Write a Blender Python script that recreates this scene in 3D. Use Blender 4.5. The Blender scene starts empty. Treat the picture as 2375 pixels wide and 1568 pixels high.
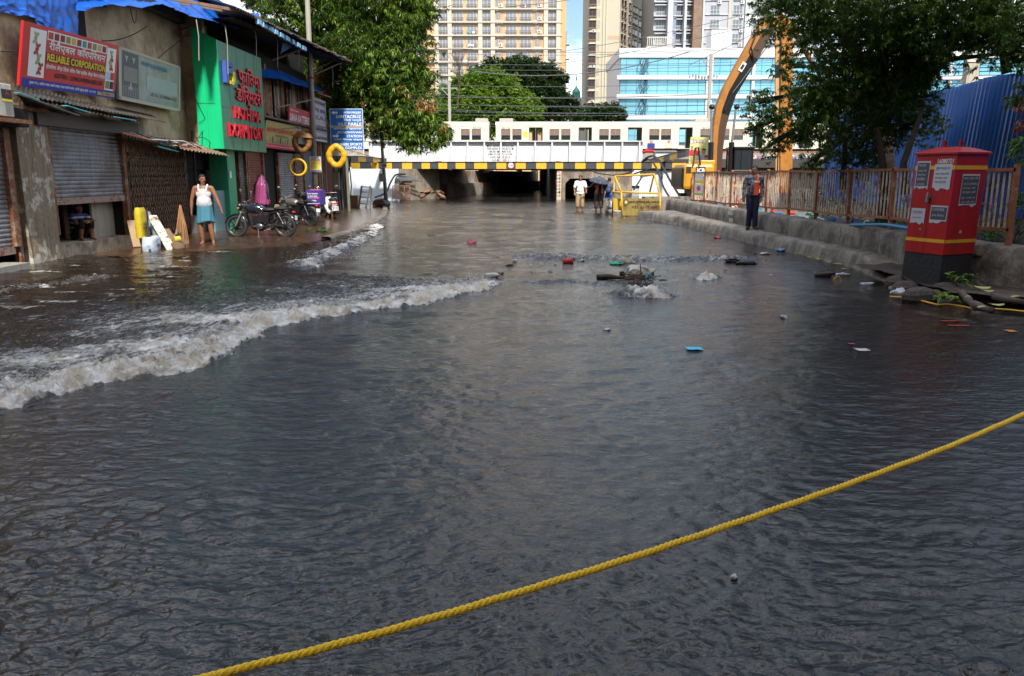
import bpy, bmesh, math, random
import numpy as np
from mathutils import Vector, Matrix, Euler
R = math.radians
sc = bpy.context.scene
COL = sc.collection
random.seed(7)

# ---------------------------------------------------------------- camera
F_PX, CX, CY, CAM_H = 1847.0, 1187.5, 784.0, 1.75       # in units of a 2375 px wide picture
PITCH = math.atan(379.0 / F_PX)
cd = bpy.data.cameras.new('camera'); cam = bpy.data.objects.new('camera', cd); COL.objects.link(cam)
cd.sensor_width = 36.0; cd.lens = 36.0 * F_PX / 2375.0
cd.clip_start = 0.05; cd.clip_end = 3000
cam.location = (0, 0, CAM_H); cam.rotation_euler = (math.pi / 2 - PITCH, 0, 0)
sc.camera = cam

# ---------------------------------------------------------------- light
SUN_ELEV, SUN_AZ = R(44), R(170)      # azimuth clockwise from +Y : the sun stands behind the camera, a little to the right
sun_dir = Vector((math.sin(SUN_AZ) * math.cos(SUN_ELEV), math.cos(SUN_AZ) * math.cos(SUN_ELEV), math.sin(SUN_ELEV)))
ld = bpy.data.lights.new('sun', 'SUN'); ld.energy = 3.4; ld.angle = R(4); ld.color = (1.0, 0.95, 0.87)
sun = bpy.data.objects.new('sun', ld); COL.objects.link(sun)
sun.rotation_euler = sun_dir.to_track_quat('Z', 'Y').to_euler()
world = bpy.data.worlds.new('World'); sc.world = world; world.use_nodes = True
wt = world.node_tree; wt.nodes.clear()
wo = wt.nodes.new('ShaderNodeOutputWorld'); wb = wt.nodes.new('ShaderNodeBackground')
sky = wt.nodes.new('ShaderNodeTexSky'); sky.sky_type = 'NISHITA'; sky.sun_disc = False
sky.sun_elevation = SUN_ELEV; sky.sun_rotation = SUN_AZ
sky.air_density = 1.2; sky.dust_density = 0.3; sky.ozone_density = 3.0
# broken cloud over the blue, seen and mirrored alike
tcw = wt.nodes.new('ShaderNodeTexCoord'); nzw = wt.nodes.new('ShaderNodeTexNoise'); nzw.inputs['Scale'].default_value = 2.1
nzw.inputs['Detail'].default_value = 7; nzw.inputs['Roughness'].default_value = 0.6
mpw = wt.nodes.new('ShaderNodeMapping'); mpw.inputs['Scale'].default_value = (1, 1, 2.2); mpw.inputs['Location'].default_value = (3.7, 1.2, 0.4)
crw = wt.nodes.new('ShaderNodeValToRGB'); crw.color_ramp.elements[0].position = 0.44; crw.color_ramp.elements[1].position = 0.58
mxw = wt.nodes.new('ShaderNodeMixRGB'); mxw.inputs[2].default_value = (15.0, 15.4, 16.2, 1)
wt.links.new(tcw.outputs['Generated'], mpw.inputs[0]); wt.links.new(mpw.outputs[0], nzw.inputs['Vector'])
wt.links.new(nzw.outputs['Fac'], crw.inputs[0]); wt.links.new(crw.outputs[0], mxw.inputs[0]); wt.links.new(sky.outputs[0], mxw.inputs[1])
wt.links.new(mxw.outputs[0], wb.inputs[0]); wb.inputs[1].default_value = 0.08
wt.links.new(wb.outputs[0], wo.inputs[0])
vs = sc.view_settings; vs.view_transform = 'Standard'; vs.look = 'None'; vs.gamma = 1; vs.exposure = 0.92
sc.cycles.max_bounces = 6; sc.cycles.diffuse_bounces = 3; sc.cycles.glossy_bounces = 3
sc.cycles.transparent_max_bounces = 6; sc.cycles.caustics_reflective = False; sc.cycles.caustics_refractive = False
sc.cycles.use_denoising = True

# ---------------------------------------------------------------- pixel (of a 2375 wide print) -> world
def ray(px, py):
    dx = (px - CX) / F_PX; dv = -(py - CY) / F_PX
    return (dx, math.cos(PITCH) + dv * math.sin(PITCH), -math.sin(PITCH) + dv * math.cos(PITCH))
def G(px, py, z=0.0):
    d = ray(px, py); t = (z - CAM_H) / d[2]; return Vector((d[0] * t, d[1] * t, z))
def PY(px, py, Y):
    d = ray(px, py); t = Y / d[1]; return Vector((d[0] * t, Y, CAM_H + d[2] * t))
def PX(px, py, X):
    d = ray(px, py); t = X / d[0]; return Vector((X, d[1] * t, CAM_H + d[2] * t))

# ---------------------------------------------------------------- noise in numpy
def _h(ix, iy, s):
    n = (ix.astype(np.int64) * 374761393 + iy.astype(np.int64) * 668265263 + s * 974711) & 0x7fffffff
    n = ((n ^ (n >> 13)) * 1274126177) & 0x7fffffff
    return ((n ^ (n >> 16)) & 0xffffff) / float(0xffffff)
def vnoise(x, y, s=0):
    ix = np.floor(x); iy = np.floor(y); fx = x - ix; fy = y - iy
    ux = fx * fx * (3 - 2 * fx); uy = fy * fy * (3 - 2 * fy)
    a = _h(ix, iy, s); b = _h(ix + 1, iy, s); c = _h(ix, iy + 1, s); d = _h(ix + 1, iy + 1, s)
    return (a * (1 - ux) + b * ux) * (1 - uy) + (c * (1 - ux) + d * ux) * uy
def fbm(x, y, o=4, s=0, g=0.5):
    t = 0; a = 1; n = 0
    for k in range(o):
        t = t + a * vnoise(x * 2 ** k + 17.3 * k, y * 2 ** k - 9.1 * k, s + k); n += a; a *= g
    return t / n

# ---------------------------------------------------------------- mesh building
class MB:
    def __init__(s): s.v = []; s.f = []; s.m = []
    def add(s, vs, fs, m=0):
        b = len(s.v); s.v.extend([tuple(v) for v in vs])
        for f in fs: s.f.append(tuple(b + i for i in f)); s.m.append(m)
        return s
    def box(s, c, d, rz=0, m=0, M=None):
        x, y, z = d[0] / 2, d[1] / 2, d[2] / 2
        P = [Vector((a * x, b * y, e * z)) for a in (-1, 1) for b in (-1, 1) for e in (-1, 1)]
        Q = M if M is not None else Matrix.Rotation(rz, 3, 'Z')
        P = [Q @ p + Vector(c) for p in P]
        return s.add(P, [(0, 1, 3, 2), (4, 6, 7, 5), (0, 4, 5, 1), (2, 3, 7, 6), (0, 2, 6, 4), (1, 5, 7, 3)], m)
    def mm(s, x0, x1, y0, y1, z0, z1, m=0):
        return s.box(((x0 + x1) / 2, (y0 + y1) / 2, (z0 + z1) / 2), (abs(x1 - x0), abs(y1 - y0), abs(z1 - z0)), m=m)
    def bar(s, a, b, w, h=None, m=0, up=(0, 0, 1)):      # square bar from a to b
        a = Vector(a); b = Vector(b); h = h or w; d = (b - a); L = d.length
        if L < 1e-6: return s
        d /= L; u = Vector(up)
        if abs(d.dot(u)) > 0.98: u = Vector((0, 1, 0))
        x = d.cross(u).normalized(); y = x.cross(d)
        M = Matrix((x, d, y)).transposed()
        return s.box((a + b) / 2, (w, L, h), m=m, M=M)
    def tube(s, pts, r, n=8, m=0, cap=True, closed=False):
        pts = [Vector(p) for p in pts]; k = len(pts); rs = r if isinstance(r, (list, tuple)) else [r] * k
        prev = None; rings = []
        for i, p in enumerate(pts):
            if closed: t = pts[(i + 1) % k] - pts[i - 1]
            else: t = pts[min(i + 1, k - 1)] - pts[max(i - 1, 0)]
            if t.length < 1e-9: t = Vector((0, 0, 1))
            t.normalize()
            if prev is None:
                a = Vector((0, 0, 1)) if abs(t.z) < 0.9 else Vector((1, 0, 0))
                x = t.cross(a).normalized()
            else:
                x = (prev - t * prev.dot(t))
                x = x.normalized() if x.length > 1e-6 else t.orthogonal().normalized()
            prev = x; y = t.cross(x)
            rings.append([p + (x * math.cos(2 * math.pi * j / n) + y * math.sin(2 * math.pi * j / n)) * rs[i] for j in range(n)])
        V = [q for rg in rings for q in rg]; Fc = []
        for i in range(k if closed else k - 1):
            i2 = (i + 1) % k
            for j in range(n):
                j2 = (j + 1) % n; Fc.append((i * n + j, i * n + j2, i2 * n + j2, i2 * n + j))
        if cap and not closed:
            Fc.append(tuple(range(n - 1, -1, -1))); Fc.append(tuple((k - 1) * n + j for j in range(n)))
        return s.add(V, Fc, m)
    def prism(s, pts, ext, m=0):                         # planar polygon (3-D points) pushed along ext
        P = [Vector(p) for p in pts]; n = len(P); e = Vector(ext)
        return s.add(P + [p + e for p in P], [tuple(range(n))[::-1], tuple(range(n, 2 * n))] +
                     [(i, (i + 1) % n, n + (i + 1) % n, n + i) for i in range(n)], m)
    def ell(s, c, r, n=12, k=8, m=0, M=None, z0=-1.0, z1=1.0):
        c = Vector(c); V = []; Fc = []
        for i in range(k + 1):
            zz = z0 + (z1 - z0) * i / k
            if z0 == -1.0 and z1 == 1.0: zz = -math.cos(math.pi * i / k)
            q = math.sqrt(max(0, 1 - zz * zz))
            for j in range(n):
                p = Vector((q * math.cos(2 * math.pi * j / n) * r[0], q * math.sin(2 * math.pi * j / n) * r[1], zz * r[2]))
                V.append(c + (M @ p if M is not None else p))
        for i in range(k):
            for j in range(n):
                j2 = (j + 1) % n; Fc.append((i * n + j, i * n + j2, (i + 1) * n + j2, (i + 1) * n + j))
        return s.add(V, Fc, m)
    def torus(s, c, rad, r, ax='y', n=36, k=10, m=0, sq=None):
        pts = []
        for i in range(n):
            a = 2 * math.pi * i / n; u, w = rad * math.cos(a), rad * math.sin(a)
            if sq: u *= sq[0]; w *= sq[1]
            pts.append(Vector(c) + {'y': Vector((u, 0, w)), 'x': Vector((0, u, w)), 'z': Vector((u, w, 0))}[ax])
        return s.tube(pts, r, k, m, closed=True)
    def grid(s, P, m=0):                                 # P[i][j] rows of points
        a, b = len(P), len(P[0])
        return s.add([p for r_ in P for p in r_], [(i * b + j, i * b + j + 1, (i + 1) * b + j + 1, (i + 1) * b + j) for i in range(a - 1) for j in range(b - 1)], m)
    def lathe(s, c, prof, n=16, m=0, M=None):
        V = []; c = Vector(c)
        for (r_, z) in prof:
            for j in range(n):
                p = Vector((r_ * math.cos(2 * math.pi * j / n), r_ * math.sin(2 * math.pi * j / n), z)); V.append(c + (M @ p if M is not None else p))
        Fc = [(i * n + j, i * n + (j + 1) % n, (i + 1) * n + (j + 1) % n, (i + 1) * n + j) for i in range(len(prof) - 1) for j in range(n)]
        return s.add(V, Fc, m)

def mesh_obj(name, V, Fc, mi, mats, parent=None, smooth=False, bevel=0):
    me = bpy.data.meshes.new(name)
    off = wloc(parent) if parent is not None else Vector((0, 0, 0))
    me.from_pydata([(v[0] - off[0], v[1] - off[1], v[2] - off[2]) for v in V], [], Fc)
    for m_ in (mats if isinstance(mats, (list, tuple)) else [mats]): me.materials.append(m_)
    if mi is not None and len(me.materials) > 1: me.polygons.foreach_set('material_index', mi)
    if smooth: me.polygons.foreach_set('use_smooth', [True] * len(me.polygons))
    me.update()
    o = bpy.data.objects.new(name, me); COL.objects.link(o)
    if parent is not None: o.parent = parent
    if bevel:
        b = o.modifiers.new('bevel', 'BEVEL'); b.width = bevel; b.segments = 2; b.limit_method = 'ANGLE'
    return o
def wloc(o):
    p = Vector((0, 0, 0))
    while o is not None: p += o.location; o = o.parent
    return p
def obj(name, mb, mats, parent=None, smooth=False, bevel=0):
    return mesh_obj(name, mb.v, mb.f, mb.m, mats, parent, smooth, bevel)
def tag(o, label, cat, group=None, kind=None):
    o['label'] = label; o['category'] = cat
    if group: o['group'] = group
    if kind: o['kind'] = kind
    return o
def thing(name, loc, label, cat, group=None):
    o = bpy.data.objects.new(name, None); COL.objects.link(o); o.location = loc; o.empty_display_size = 0.1
    return tag(o, label, cat, group)
def struct(name, mb, mats, smooth=False):
    o = obj(name, mb, mats, None, smooth); o['kind'] = 'structure'; return o
def plab(o, l): o['label'] = l; return o
def dup(root, loc=None, rz=None, label=None, scale=None):
    def rec(o, par):
        c = o.copy(); COL.objects.link(c)
        if par is not None: c.parent = par
        for ch in list(o.children): rec(ch, c)
        return c
    c = rec(root, None)
    if loc is not None: c.location = loc
    if rz is not None: c.rotation_euler = (0, 0, rz)
    if scale is not None: c.scale = scale
    if label: c['label'] = label
    return c

# ---------------------------------------------------------------- materials
_mc = {}
def mat(name, col, rough=0.6, metal=0.0, var=0.15, scale=3.0, col2=None, streak=0.0, scol=None, bump=0.0, bscale=20.0, spec=0.5, coat=0.0, cut=(0.45, 0.6), trans=0.0, island=0.0, sheen=0.0):
    if name in _mc: return _mc[name]
    m = bpy.data.materials.new(name); m.use_nodes = True; _mc[name] = m
    t = m.node_tree; L = t.links.new; N = t.nodes.new; b = t.nodes['Principled BSDF']
    b.inputs['Roughness'].default_value = rough; b.inputs['Metallic'].default_value = metal
    b.inputs['Specular IOR Level'].default_value = spec; b.inputs['Coat Weight'].default_value = coat
    if trans: b.inputs['Transmission Weight'].default_value = trans
    tc = N('ShaderNodeTexCoord')
    out = None
    n1 = N('ShaderNodeTexNoise'); n1.inputs['Scale'].default_value = scale; n1.inputs['Detail'].default_value = 6; n1.inputs['Roughness'].default_value = 0.65
    L(tc.outputs['Object'], n1.inputs['Vector'])
    mx = N('ShaderNodeMixRGB')
    c1 = tuple(max(0, c * (1 - var)) for c in col) + (1,); c2 = tuple(min(1, c * (1 + var)) for c in col) + (1,)
    mx.inputs[1].default_value = c1; mx.inputs[2].default_value = c2
    if col2 is not None:
        r = N('ShaderNodeValToRGB'); r.color_ramp.elements[0].position = cut[0]; r.color_ramp.elements[1].position = cut[1]
        L(n1.outputs['Fac'], r.inputs[0])
        mx2 = N('ShaderNodeMixRGB'); L(r.outputs[0], mx2.inputs[0]); mx2.inputs[2].default_value = tuple(col2) + (1,)
        n0 = N('ShaderNodeTexNoise'); n0.inputs['Scale'].default_value = scale * 4.3; n0.inputs['Detail'].default_value = 4
        L(tc.outputs['Object'], n0.inputs['Vector']); L(n0.outputs['Fac'], mx.inputs[0]); L(mx.outputs[0], mx2.inputs[1]); out = mx2.outputs[0]
    else:
        L(n1.outputs['Fac'], mx.inputs[0]); out = mx.outputs[0]
    if streak:
        mp = N('ShaderNodeMapping'); mp.inputs['Scale'].default_value = (5, 5, 0.35); L(tc.outputs['Object'], mp.inputs[0])
        n2 = N('ShaderNodeTexNoise'); n2.inputs['Scale'].default_value = 2.2; n2.inputs['Detail'].default_value = 8; n2.inputs['Roughness'].default_value = 0.7
        L(mp.outputs[0], n2.inputs['Vector']); r = N('ShaderNodeValToRGB'); r.color_ramp.elements[0].position = 0.48; r.color_ramp.elements[1].position = 0.72
        L(n2.outputs['Fac'], r.inputs[0]); mm_ = N('ShaderNodeMath'); mm_.operation = 'MULTIPLY'; mm_.inputs[1].default_value = streak; L(r.outputs[0], mm_.inputs[0])
        mx3 = N('ShaderNodeMixRGB'); L(mm_.outputs[0], mx3.inputs[0]); L(out, mx3.inputs[1]); mx3.inputs[2].default_value = tuple(scol or (0.05, 0.045, 0.04)) + (1,); out = mx3.outputs[0]
    if island:
        g = N('ShaderNodeNewGeometry'); hs = N('ShaderNodeHueSaturation'); mr = N('ShaderNodeMapRange')
        mr.inputs['To Min'].default_value = 1 - island; mr.inputs['To Max'].default_value = 1 + island
        L(g.outputs['Random Per Island'], mr.inputs['Value']); L(mr.outputs[0], hs.inputs['Value'])
        mr2 = N('ShaderNodeMapRange'); mr2.inputs['To Min'].default_value = 0.475; mr2.inputs['To Max'].default_value = 0.515
        ml = N('ShaderNodeMath'); ml.operation = 'FRACT'; mk = N('ShaderNodeMath'); mk.operation = 'MULTIPLY'; mk.inputs[1].default_value = 7.13
        L(g.outputs['Random Per Island'], mk.inputs[0]); L(mk.outputs[0], ml.inputs[0]); L(ml.outputs[0], mr2.inputs['Value']); L(mr2.outputs[0], hs.inputs['Hue'])
        L(out, hs.inputs['Color']); out = hs.outputs[0]
    L(out, b.inputs['Base Color'])
    if bump:
        n3 = N('ShaderNodeTexNoise'); n3.inputs['Scale'].default_value = bscale; n3.inputs['Detail'].default_value = 5
        L(tc.outputs['Object'], n3.inputs['Vector']); bp = N('ShaderNodeBump'); bp.inputs['Strength'].default_value = bump; bp.inputs['Distance'].default_value = 0.02
        L(n3.outputs['Fac'], bp.inputs['Height']); L(bp.outputs[0], b.inputs['Normal'])
    return m
def flat(name, col, rough=0.55, spec=0.4): return mat(name, col, rough, var=0.06, scale=5, spec=spec)
def paint(n, c, r=0.4, **k): return mat(n, c, r, var=k.pop('var', 0.1), **k)

M_ = dict(
 plaster=mat('plaster', (0.52, 0.40, 0.27), 0.9, var=0.25, scale=1.1, col2=(0.30, 0.22, 0.14), streak=0.28, scol=(0.10, 0.08, 0.06), bump=0.6, bscale=9),
 plasterlow=mat('plaster_low', (0.26, 0.20, 0.13), 0.8, var=0.4, scale=2.6, col2=(0.52, 0.48, 0.40), cut=(0.52, 0.58), streak=0.8, scol=(0.03, 0.022, 0.018), bump=0.6, bscale=12),
 concrete=mat('concrete', (0.23, 0.20, 0.165), 0.75, var=0.4, scale=2.2, col2=(0.09, 0.075, 0.06), streak=0.85, scol=(0.03, 0.026, 0.022), bump=1.0, bscale=22),
 concl=mat('light_concrete', (0.30, 0.28, 0.25), 0.8, var=0.2, scale=3, streak=0.5, bump=0.4),
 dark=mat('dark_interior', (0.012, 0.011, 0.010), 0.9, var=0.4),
 black=mat('black_paint', (0.012, 0.012, 0.014), 0.3, var=0.3, scale=9),
 rubber=mat('rubber', (0.018, 0.018, 0.018), 0.6, var=0.3, scale=12),
 chrome=mat('chrome', (0.62, 0.62, 0.62), 0.16, 1.0, var=0.1),
 steel=mat('dull_steel', (0.34, 0.34, 0.34), 0.4, 0.8, var=0.25, scale=8),
 shutter=mat('shutter_grey', (0.30, 0.31, 0.33), 0.42, 0.25, var=0.25, scale=1.4, col2=(0.19, 0.17, 0.155), streak=0.6, scol=(0.10, 0.06, 0.04)),
 shutred=mat('shutter_red', (0.23, 0.06, 0.045), 0.55, var=0.25, scale=1.5, col2=(0.20, 0.10, 0.05), streak=0.6, scol=(0.05, 0.02, 0.015)),
 shutgrn=mat('shutter_green', (0.12, 0.19, 0.16), 0.55, var=0.2, scale=2, streak=0.6),
 shutbrn=mat('shutter_brown', (0.22, 0.17, 0.14), 0.55, var=0.2, scale=1.5, col2=(0.14, 0.05, 0.035), streak=0.6),
 rust=mat('rusty_iron', (0.20, 0.075, 0.03), 0.8, var=0.35, scale=6, col2=(0.30, 0.22, 0.16), cut=(0.5, 0.62), bump=0.4, bscale=40),
 rustbar=mat('rusty_white_bar', (0.55, 0.47, 0.36), 0.7, var=0.25, scale=3, col2=(0.28, 0.09, 0.025), cut=(0.50, 0.60), bump=0.3, bscale=40, island=0.3),
 rustrail=mat('rusty_rail', (0.30, 0.11, 0.045), 0.75, var=0.35, scale=6, col2=(0.40, 0.26, 0.17), cut=(0.52, 0.66), bump=0.3, bscale=40),
 green=mat('sunlit_green_panel', (0.006, 0.52, 0.20), 0.35, var=0.08, scale=0.8, streak=0.22, scol=(0.01, 0.16, 0.08)),  # sunlit side of the green cladding, its brightness put into the colour
 greend=mat('shaded_green_panel', (0.02, 0.20, 0.115), 0.35, var=0.15, scale=0.8, streak=0.55, scol=(0.012, 0.07, 0.045)),  # same cladding on the shaded street face, darkened in the colour
 tarp=mat('blue_tarp', (0.006, 0.105, 0.50), 0.42, var=0.35, scale=3, bump=0.5, bscale=5),
 tarpd=mat('dark_tarp', (0.02, 0.02, 0.03), 0.5, var=0.4, scale=3, bump=0.8, bscale=6),
 tin=mat('weathered_tin_sheet', (0.10, 0.095, 0.09), 0.6, 0.2, var=0.35, scale=3, col2=(0.05, 0.04, 0.035), streak=0.5),
 cyan=mat('cyan_sheet', (0.05, 0.33, 0.38), 0.5, var=0.25, scale=4),
 wood=mat('old_wood', (0.20, 0.12, 0.07), 0.8, var=0.35, scale=6, streak=0.5),
 bark=mat('bark', (0.075, 0.055, 0.04), 0.95, var=0.4, scale=7, bump=1.0, bscale=18),
 white=mat('white_paint', (0.62, 0.63, 0.64), 0.5, var=0.05, scale=1.2, streak=0.12, scol=(0.45, 0.40, 0.34)),
 whitewall=mat('white_wall', (0.62, 0.66, 0.70), 0.8, var=0.10, scale=0.7, streak=0.35, scol=(0.26, 0.24, 0.22), bump=0.2),
 wht=flat('white', (0.75, 0.75, 0.73)), blk=flat('lettering_black', (0.015, 0.015, 0.018)), red=flat('lettering_red', (0.55, 0.01, 0.02)),
 yel=flat('lettering_yellow', (0.75, 0.55, 0.02)), navy=flat('navy', (0.02, 0.03, 0.20)),
 stripey=mat('stripe_yellow', (0.72, 0.40, 0.02), 0.5, var=0.12, scale=4, streak=0.25), stripeb=mat('stripe_black', (0.05, 0.05, 0.055), 0.5, var=0.3, scale=4),
 orange=mat('machine_orange', (0.38, 0.145, 0.014), 0.55, var=0.2, scale=2.2, col2=(0.22, 0.085, 0.015), cut=(0.5, 0.75), streak=0.4, scol=(0.14, 0.06, 0.015)),
 myel=mat('machine_yellow', (0.55, 0.26, 0.015), 0.4, var=0.12, scale=3, streak=0.3, scol=(0.2, 0.1, 0.02)),
 glassd=mat('dark_glass', (0.02, 0.025, 0.03), 0.08, var=0.2, spec=0.8),
 skin=mat('brown_skin', (0.24, 0.105, 0.055), 0.5, var=0.12, scale=8), skind=mat('dark_skin', (0.13, 0.06, 0.035), 0.5, var=0.12, scale=8),
 hair=mat('black_hair', (0.008, 0.007, 0.007), 0.6, var=0.3, scale=40, bump=0.6, bscale=90),
 cardboard=mat('cardboard', (0.36, 0.24, 0.14), 0.85, var=0.15, scale=4, streak=0.3),
 bluefence=mat('blue_sheet_metal', (0.012, 0.10, 0.36), 0.38, 0.0, var=0.25, scale=1.2, streak=0.4, scol=(0.01, 0.04, 0.14)),
)

# ---------------------------------------------------------------- writing
import re
def text_mesh(s, bold=0.0):
    s = re.sub('([\u0915-\u0939]\u093c?(?:\u094d[\u0915-\u0939])*)\u093f', '\u093f\\1', s)      # the short i is drawn before its consonant
    c = bpy.data.curves.new('lettering', 'FONT'); c.body = s; c.size = 1.0; c.resolution_u = 2
    c.offset = min(bold, 0.008)
    o = bpy.data.objects.new('lettering', c); COL.objects.link(o)
    dg = bpy.context.evaluated_depsgraph_get(); me = bpy.data.meshes.new_from_object(o.evaluated_get(dg))
    bpy.data.objects.remove(o); bpy.data.curves.remove(c)
    V = [tuple(v.co) for v in me.vertices]; Fc = [tuple(p.vertices) for p in me.polygons]; bpy.data.meshes.remove(me)
    return V, Fc
def put_text(mb, s, O, U, W, box, m=0, depth=0.0, bold=0.0, lift=0.004):
    """lettering s stretched to box=(u0,u1,v0,v1) of the plane O + u*U + v*W, raised along U x W"""
    V, Fc = text_mesh(s, bold)
    if not V: return
    x0 = min(v[0] for v in V); x1 = max(v[0] for v in V); y0 = min(v[1] for v in V); y1 = max(v[1] for v in V)
    U = Vector(U); W = Vector(W); Nn = U.cross(W).normalized(); O = Vector(O)
    cps = [(0, 0)] if bold <= 0.008 else [(-1, -0.5), (1, 0.5), (-0.3, 1), (0.3, -1)]
    for k, (dx, dy) in enumerate(cps):
        P = []
        for v in V:
            a = (v[0] - x0) / (x1 - x0 or 1); b = (v[1] - y0) / (y1 - y0 or 1)
            P.append(O + U * (box[0] + (box[1] - box[0]) * a + dx * bold * (box[3] - box[2])) + W * (box[2] + (box[3] - box[2]) * b + dy * bold * (box[3] - box[2])) + Nn * (lift + depth + 0.0006 * k))
        mb.add(P, Fc, m)
        if depth:                                        # side skirts of raised letters
            ec = {}
            for f in Fc:
                for i in range(len(f)):
                    e = (f[i], f[(i + 1) % len(f)]); ec[e] = 1
            for (a, b) in list(ec):
                if (b, a) not in ec:
                    mb.add([P[a], P[b], P[b] - Nn * depth, P[a] - Nn * depth], [(3, 2, 1, 0)], m)
# ================================================================ ground, road, water
def seg_dist(X, Y, P):
    best = np.full(X.shape, 1e9); side = np.zeros(X.shape); along = np.zeros(X.shape); acc = 0.0
    for (a, b) in zip(P[:-1], P[1:]):
        ex, ey = b[0] - a[0], b[1] - a[1]; L2 = ex * ex + ey * ey; L_ = math.sqrt(L2)
        t = np.clip(((X - a[0]) * ex + (Y - a[1]) * ey) / L2, 0, 1)
        d = np.hypot(X - a[0] - t * ex, Y - a[1] - t * ey); k = d < best
        best = np.where(k, d, best); side = np.where(k, np.sign(ex * (Y - a[1]) - ey * (X - a[0])), side)
        along = np.where(k, acc + t * L_, along); acc += L_
    return best * side, along, acc
def ss(x, a, b):
    t = np.clip((x - a) / (b - a), 0, 1); return t * t * (3 - 2 * t)
def water():
    nr, nc = 1700, 1000
    s = np.linspace(0, 1, nr)[:, None]; Yv = 1.1 * np.exp(s * math.log(100 / 1.1)); u = np.linspace(-1, 1, nc)[None, :]
    X = u * (Yv * 0.72 + 1.6); Y = Yv + 0 * u
    # wandering coordinates so that nothing lines up
    wx = X + 0.35 * (fbm(X * 0.6, Y * 0.6, 3, 5) - 0.5); wy = Y + 0.35 * (fbm(X * 0.6, Y * 0.6, 3, 9) - 0.5)
    Z = 0.035 * (fbm(wx * 0.8, wy * 2.0, 4, 3) - 0.5) * ss(Y, 10, 40) + 0.003 * np.sin(wy * 3.1 + 6 * fbm(X * .5, Y * .5, 2, 31) + X * .7) * ss(Y, 2, 4)
    dY = math.log(100 / 1.1) / nr; zone = ss(fbm(X * .55 + 8, Y * .8, 3, 61), .30, .62)
    for k, (lam, amp) in enumerate(((.026, .60), (.042, .56), (.07, .36), (.13, .17), (.28, .15), (.65, .12))):
        an = R((14, -16, 9, -7, 12, 4)[k]); ymax = lam / (3.2 * dY); rx = (wx * math.cos(an) - wy * math.sin(an)) + .3 * lam * (vnoise(X / lam / 2, Y / lam / 2, 80 + k) - .5); ry = wx * math.sin(an) + wy * math.cos(an)
        n1 = vnoise(rx / lam * .62, ry / lam, 70 + k); n2 = 1 - np.abs(2 * vnoise(rx / lam * .55 + 5, ry / lam * .9, 90 + k) - 1)
        w_ = (1 - ss(Y, ymax * .55, ymax)) * (.55 + .45 * zone) * (1 if k < 3 else ss(Y, lam * 26, lam * 46) * .85 + .15)
        Z += amp * lam * (.78 * (n1 - .5) - (.34 if k < 3 else .22) * (n2 ** 2 - .33)) * w_
    foam = np.zeros(X.shape); churn = np.zeros(X.shape)
    def crest(px, h, w, back, fb, seed, lev=0.0, lump=1.0, fade=0.6, fs=1.0):
        nonlocal Z, foam, churn
        P = [tuple(G(*p)[:2]) for p in px]
        d, al, tot = seg_dist(X + 0.22 * lump * (fbm(X * 2.2, Y * 2.2, 4, seed) - .5), Y + 0.22 * lump * (fbm(X * 2.2 + 40, Y * 2.2, 4, seed) - .5), P)
        end = ss(al, 0, fade) * (1 - ss(al, tot - fade, tot)) if fade else 1 - ss(al, tot - 0.8, tot)
        big = np.abs(d) < 30
        hh = h * (0.55 + 0.9 * fbm(al * 1.3, al * 0 + seed, 3, seed))
        prof = np.where(d < 0, 0, ss(d, 0, w) * (lev + (1 - lev) * np.exp(-np.clip(d - w, 0, 99) / back))) * big
        Z = Z + hh * prof * end
        fr = np.exp(-((d - w * 0.8) / (w * 1.2)) ** 2)
        bm = np.where(d > 0, np.exp(-np.clip(d - w, 0, 99) / fb) * ss(d, 0, w * .3), 0)
        patch = ss(fbm(X * 1.1 + 3, Y * 1.5, 4, seed + 3), 0.35, 0.62)
        f_ = np.clip(np.maximum(fr * ss(d, -0.02, w * .15) * (.62 + .38 * ss(fbm(X * 3.1, Y * 3.1, 4, seed + 7), .3, .6)), bm * (0.72 + 0.28 * patch)), 0, 1) * end * fs
        foam = np.maximum(foam, f_); churn = np.maximum(churn, np.clip(fr * 1.1 + bm * 0.5, 0, 1) * end * ss(d, -0.01, w * .2) * max(fs, .0))
        return d
    crest([(-330, 1130), (0, 958), (100, 932), (210, 897), (330, 878), (430, 862), (500, 846), (560, 803), (640, 757), (720, 738), (880, 719), (1000, 700), (1090, 685), (1160, 664), (1200, 650)], 0.07, 0.25, 1.6, 3.0, 11, lev=0.5, lump=1.7, fade=0, fs=1.0)
    crest([(1150, 664), (1230, 657), (1320, 654), (1470, 672)], 0.035, 0.12, 0.25, 0.15, 21, fade=1.0, fs=.5)
    crest([(1400, 692), (1480, 692), (1540, 693), (1596, 688)], 0.17, 0.30, 0.30, 0.45, 22, fade=0.5, fs=1.0)
    crest([(1575, 645), (1640, 650), (1690, 642)], 0.11, 0.25, 0.3, 0.4, 23, fade=0.35)
    crest([(1170, 590), (1210, 600), (1290, 602), (1400, 606), (1560, 608), (1720, 603), (1800, 603)], 0.06, 0.4, 0.5, 0.7, 24, fade=0.8, fs=.66, lump=2.2)
    crest([(735, 628), (745, 612), (790, 590), (835, 572), (872, 545), (896, 522)][::1], 0.10, 0.25, 0.5, 0.8, 25, fade=0.5, fs=.78, lump=2)
    crest([(-300, 760), (0, 692), (90, 678), (190, 658), (300, 652)], 0.06, 0.2, 0.4, 0.35, 26, fade=0.6, fs=.5, lump=2)
    crest([(1180, 885), (1300, 900), (1450, 908)], 0.010, 0.10, 0.2, 0.0001, 27, fade=1.0, fs=0)
    crest([(1080, 1050), (1250, 1062), (1480, 1085)], 0.009, 0.08, 0.2, 0.0001, 28, fade=0.6, fs=0)
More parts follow.
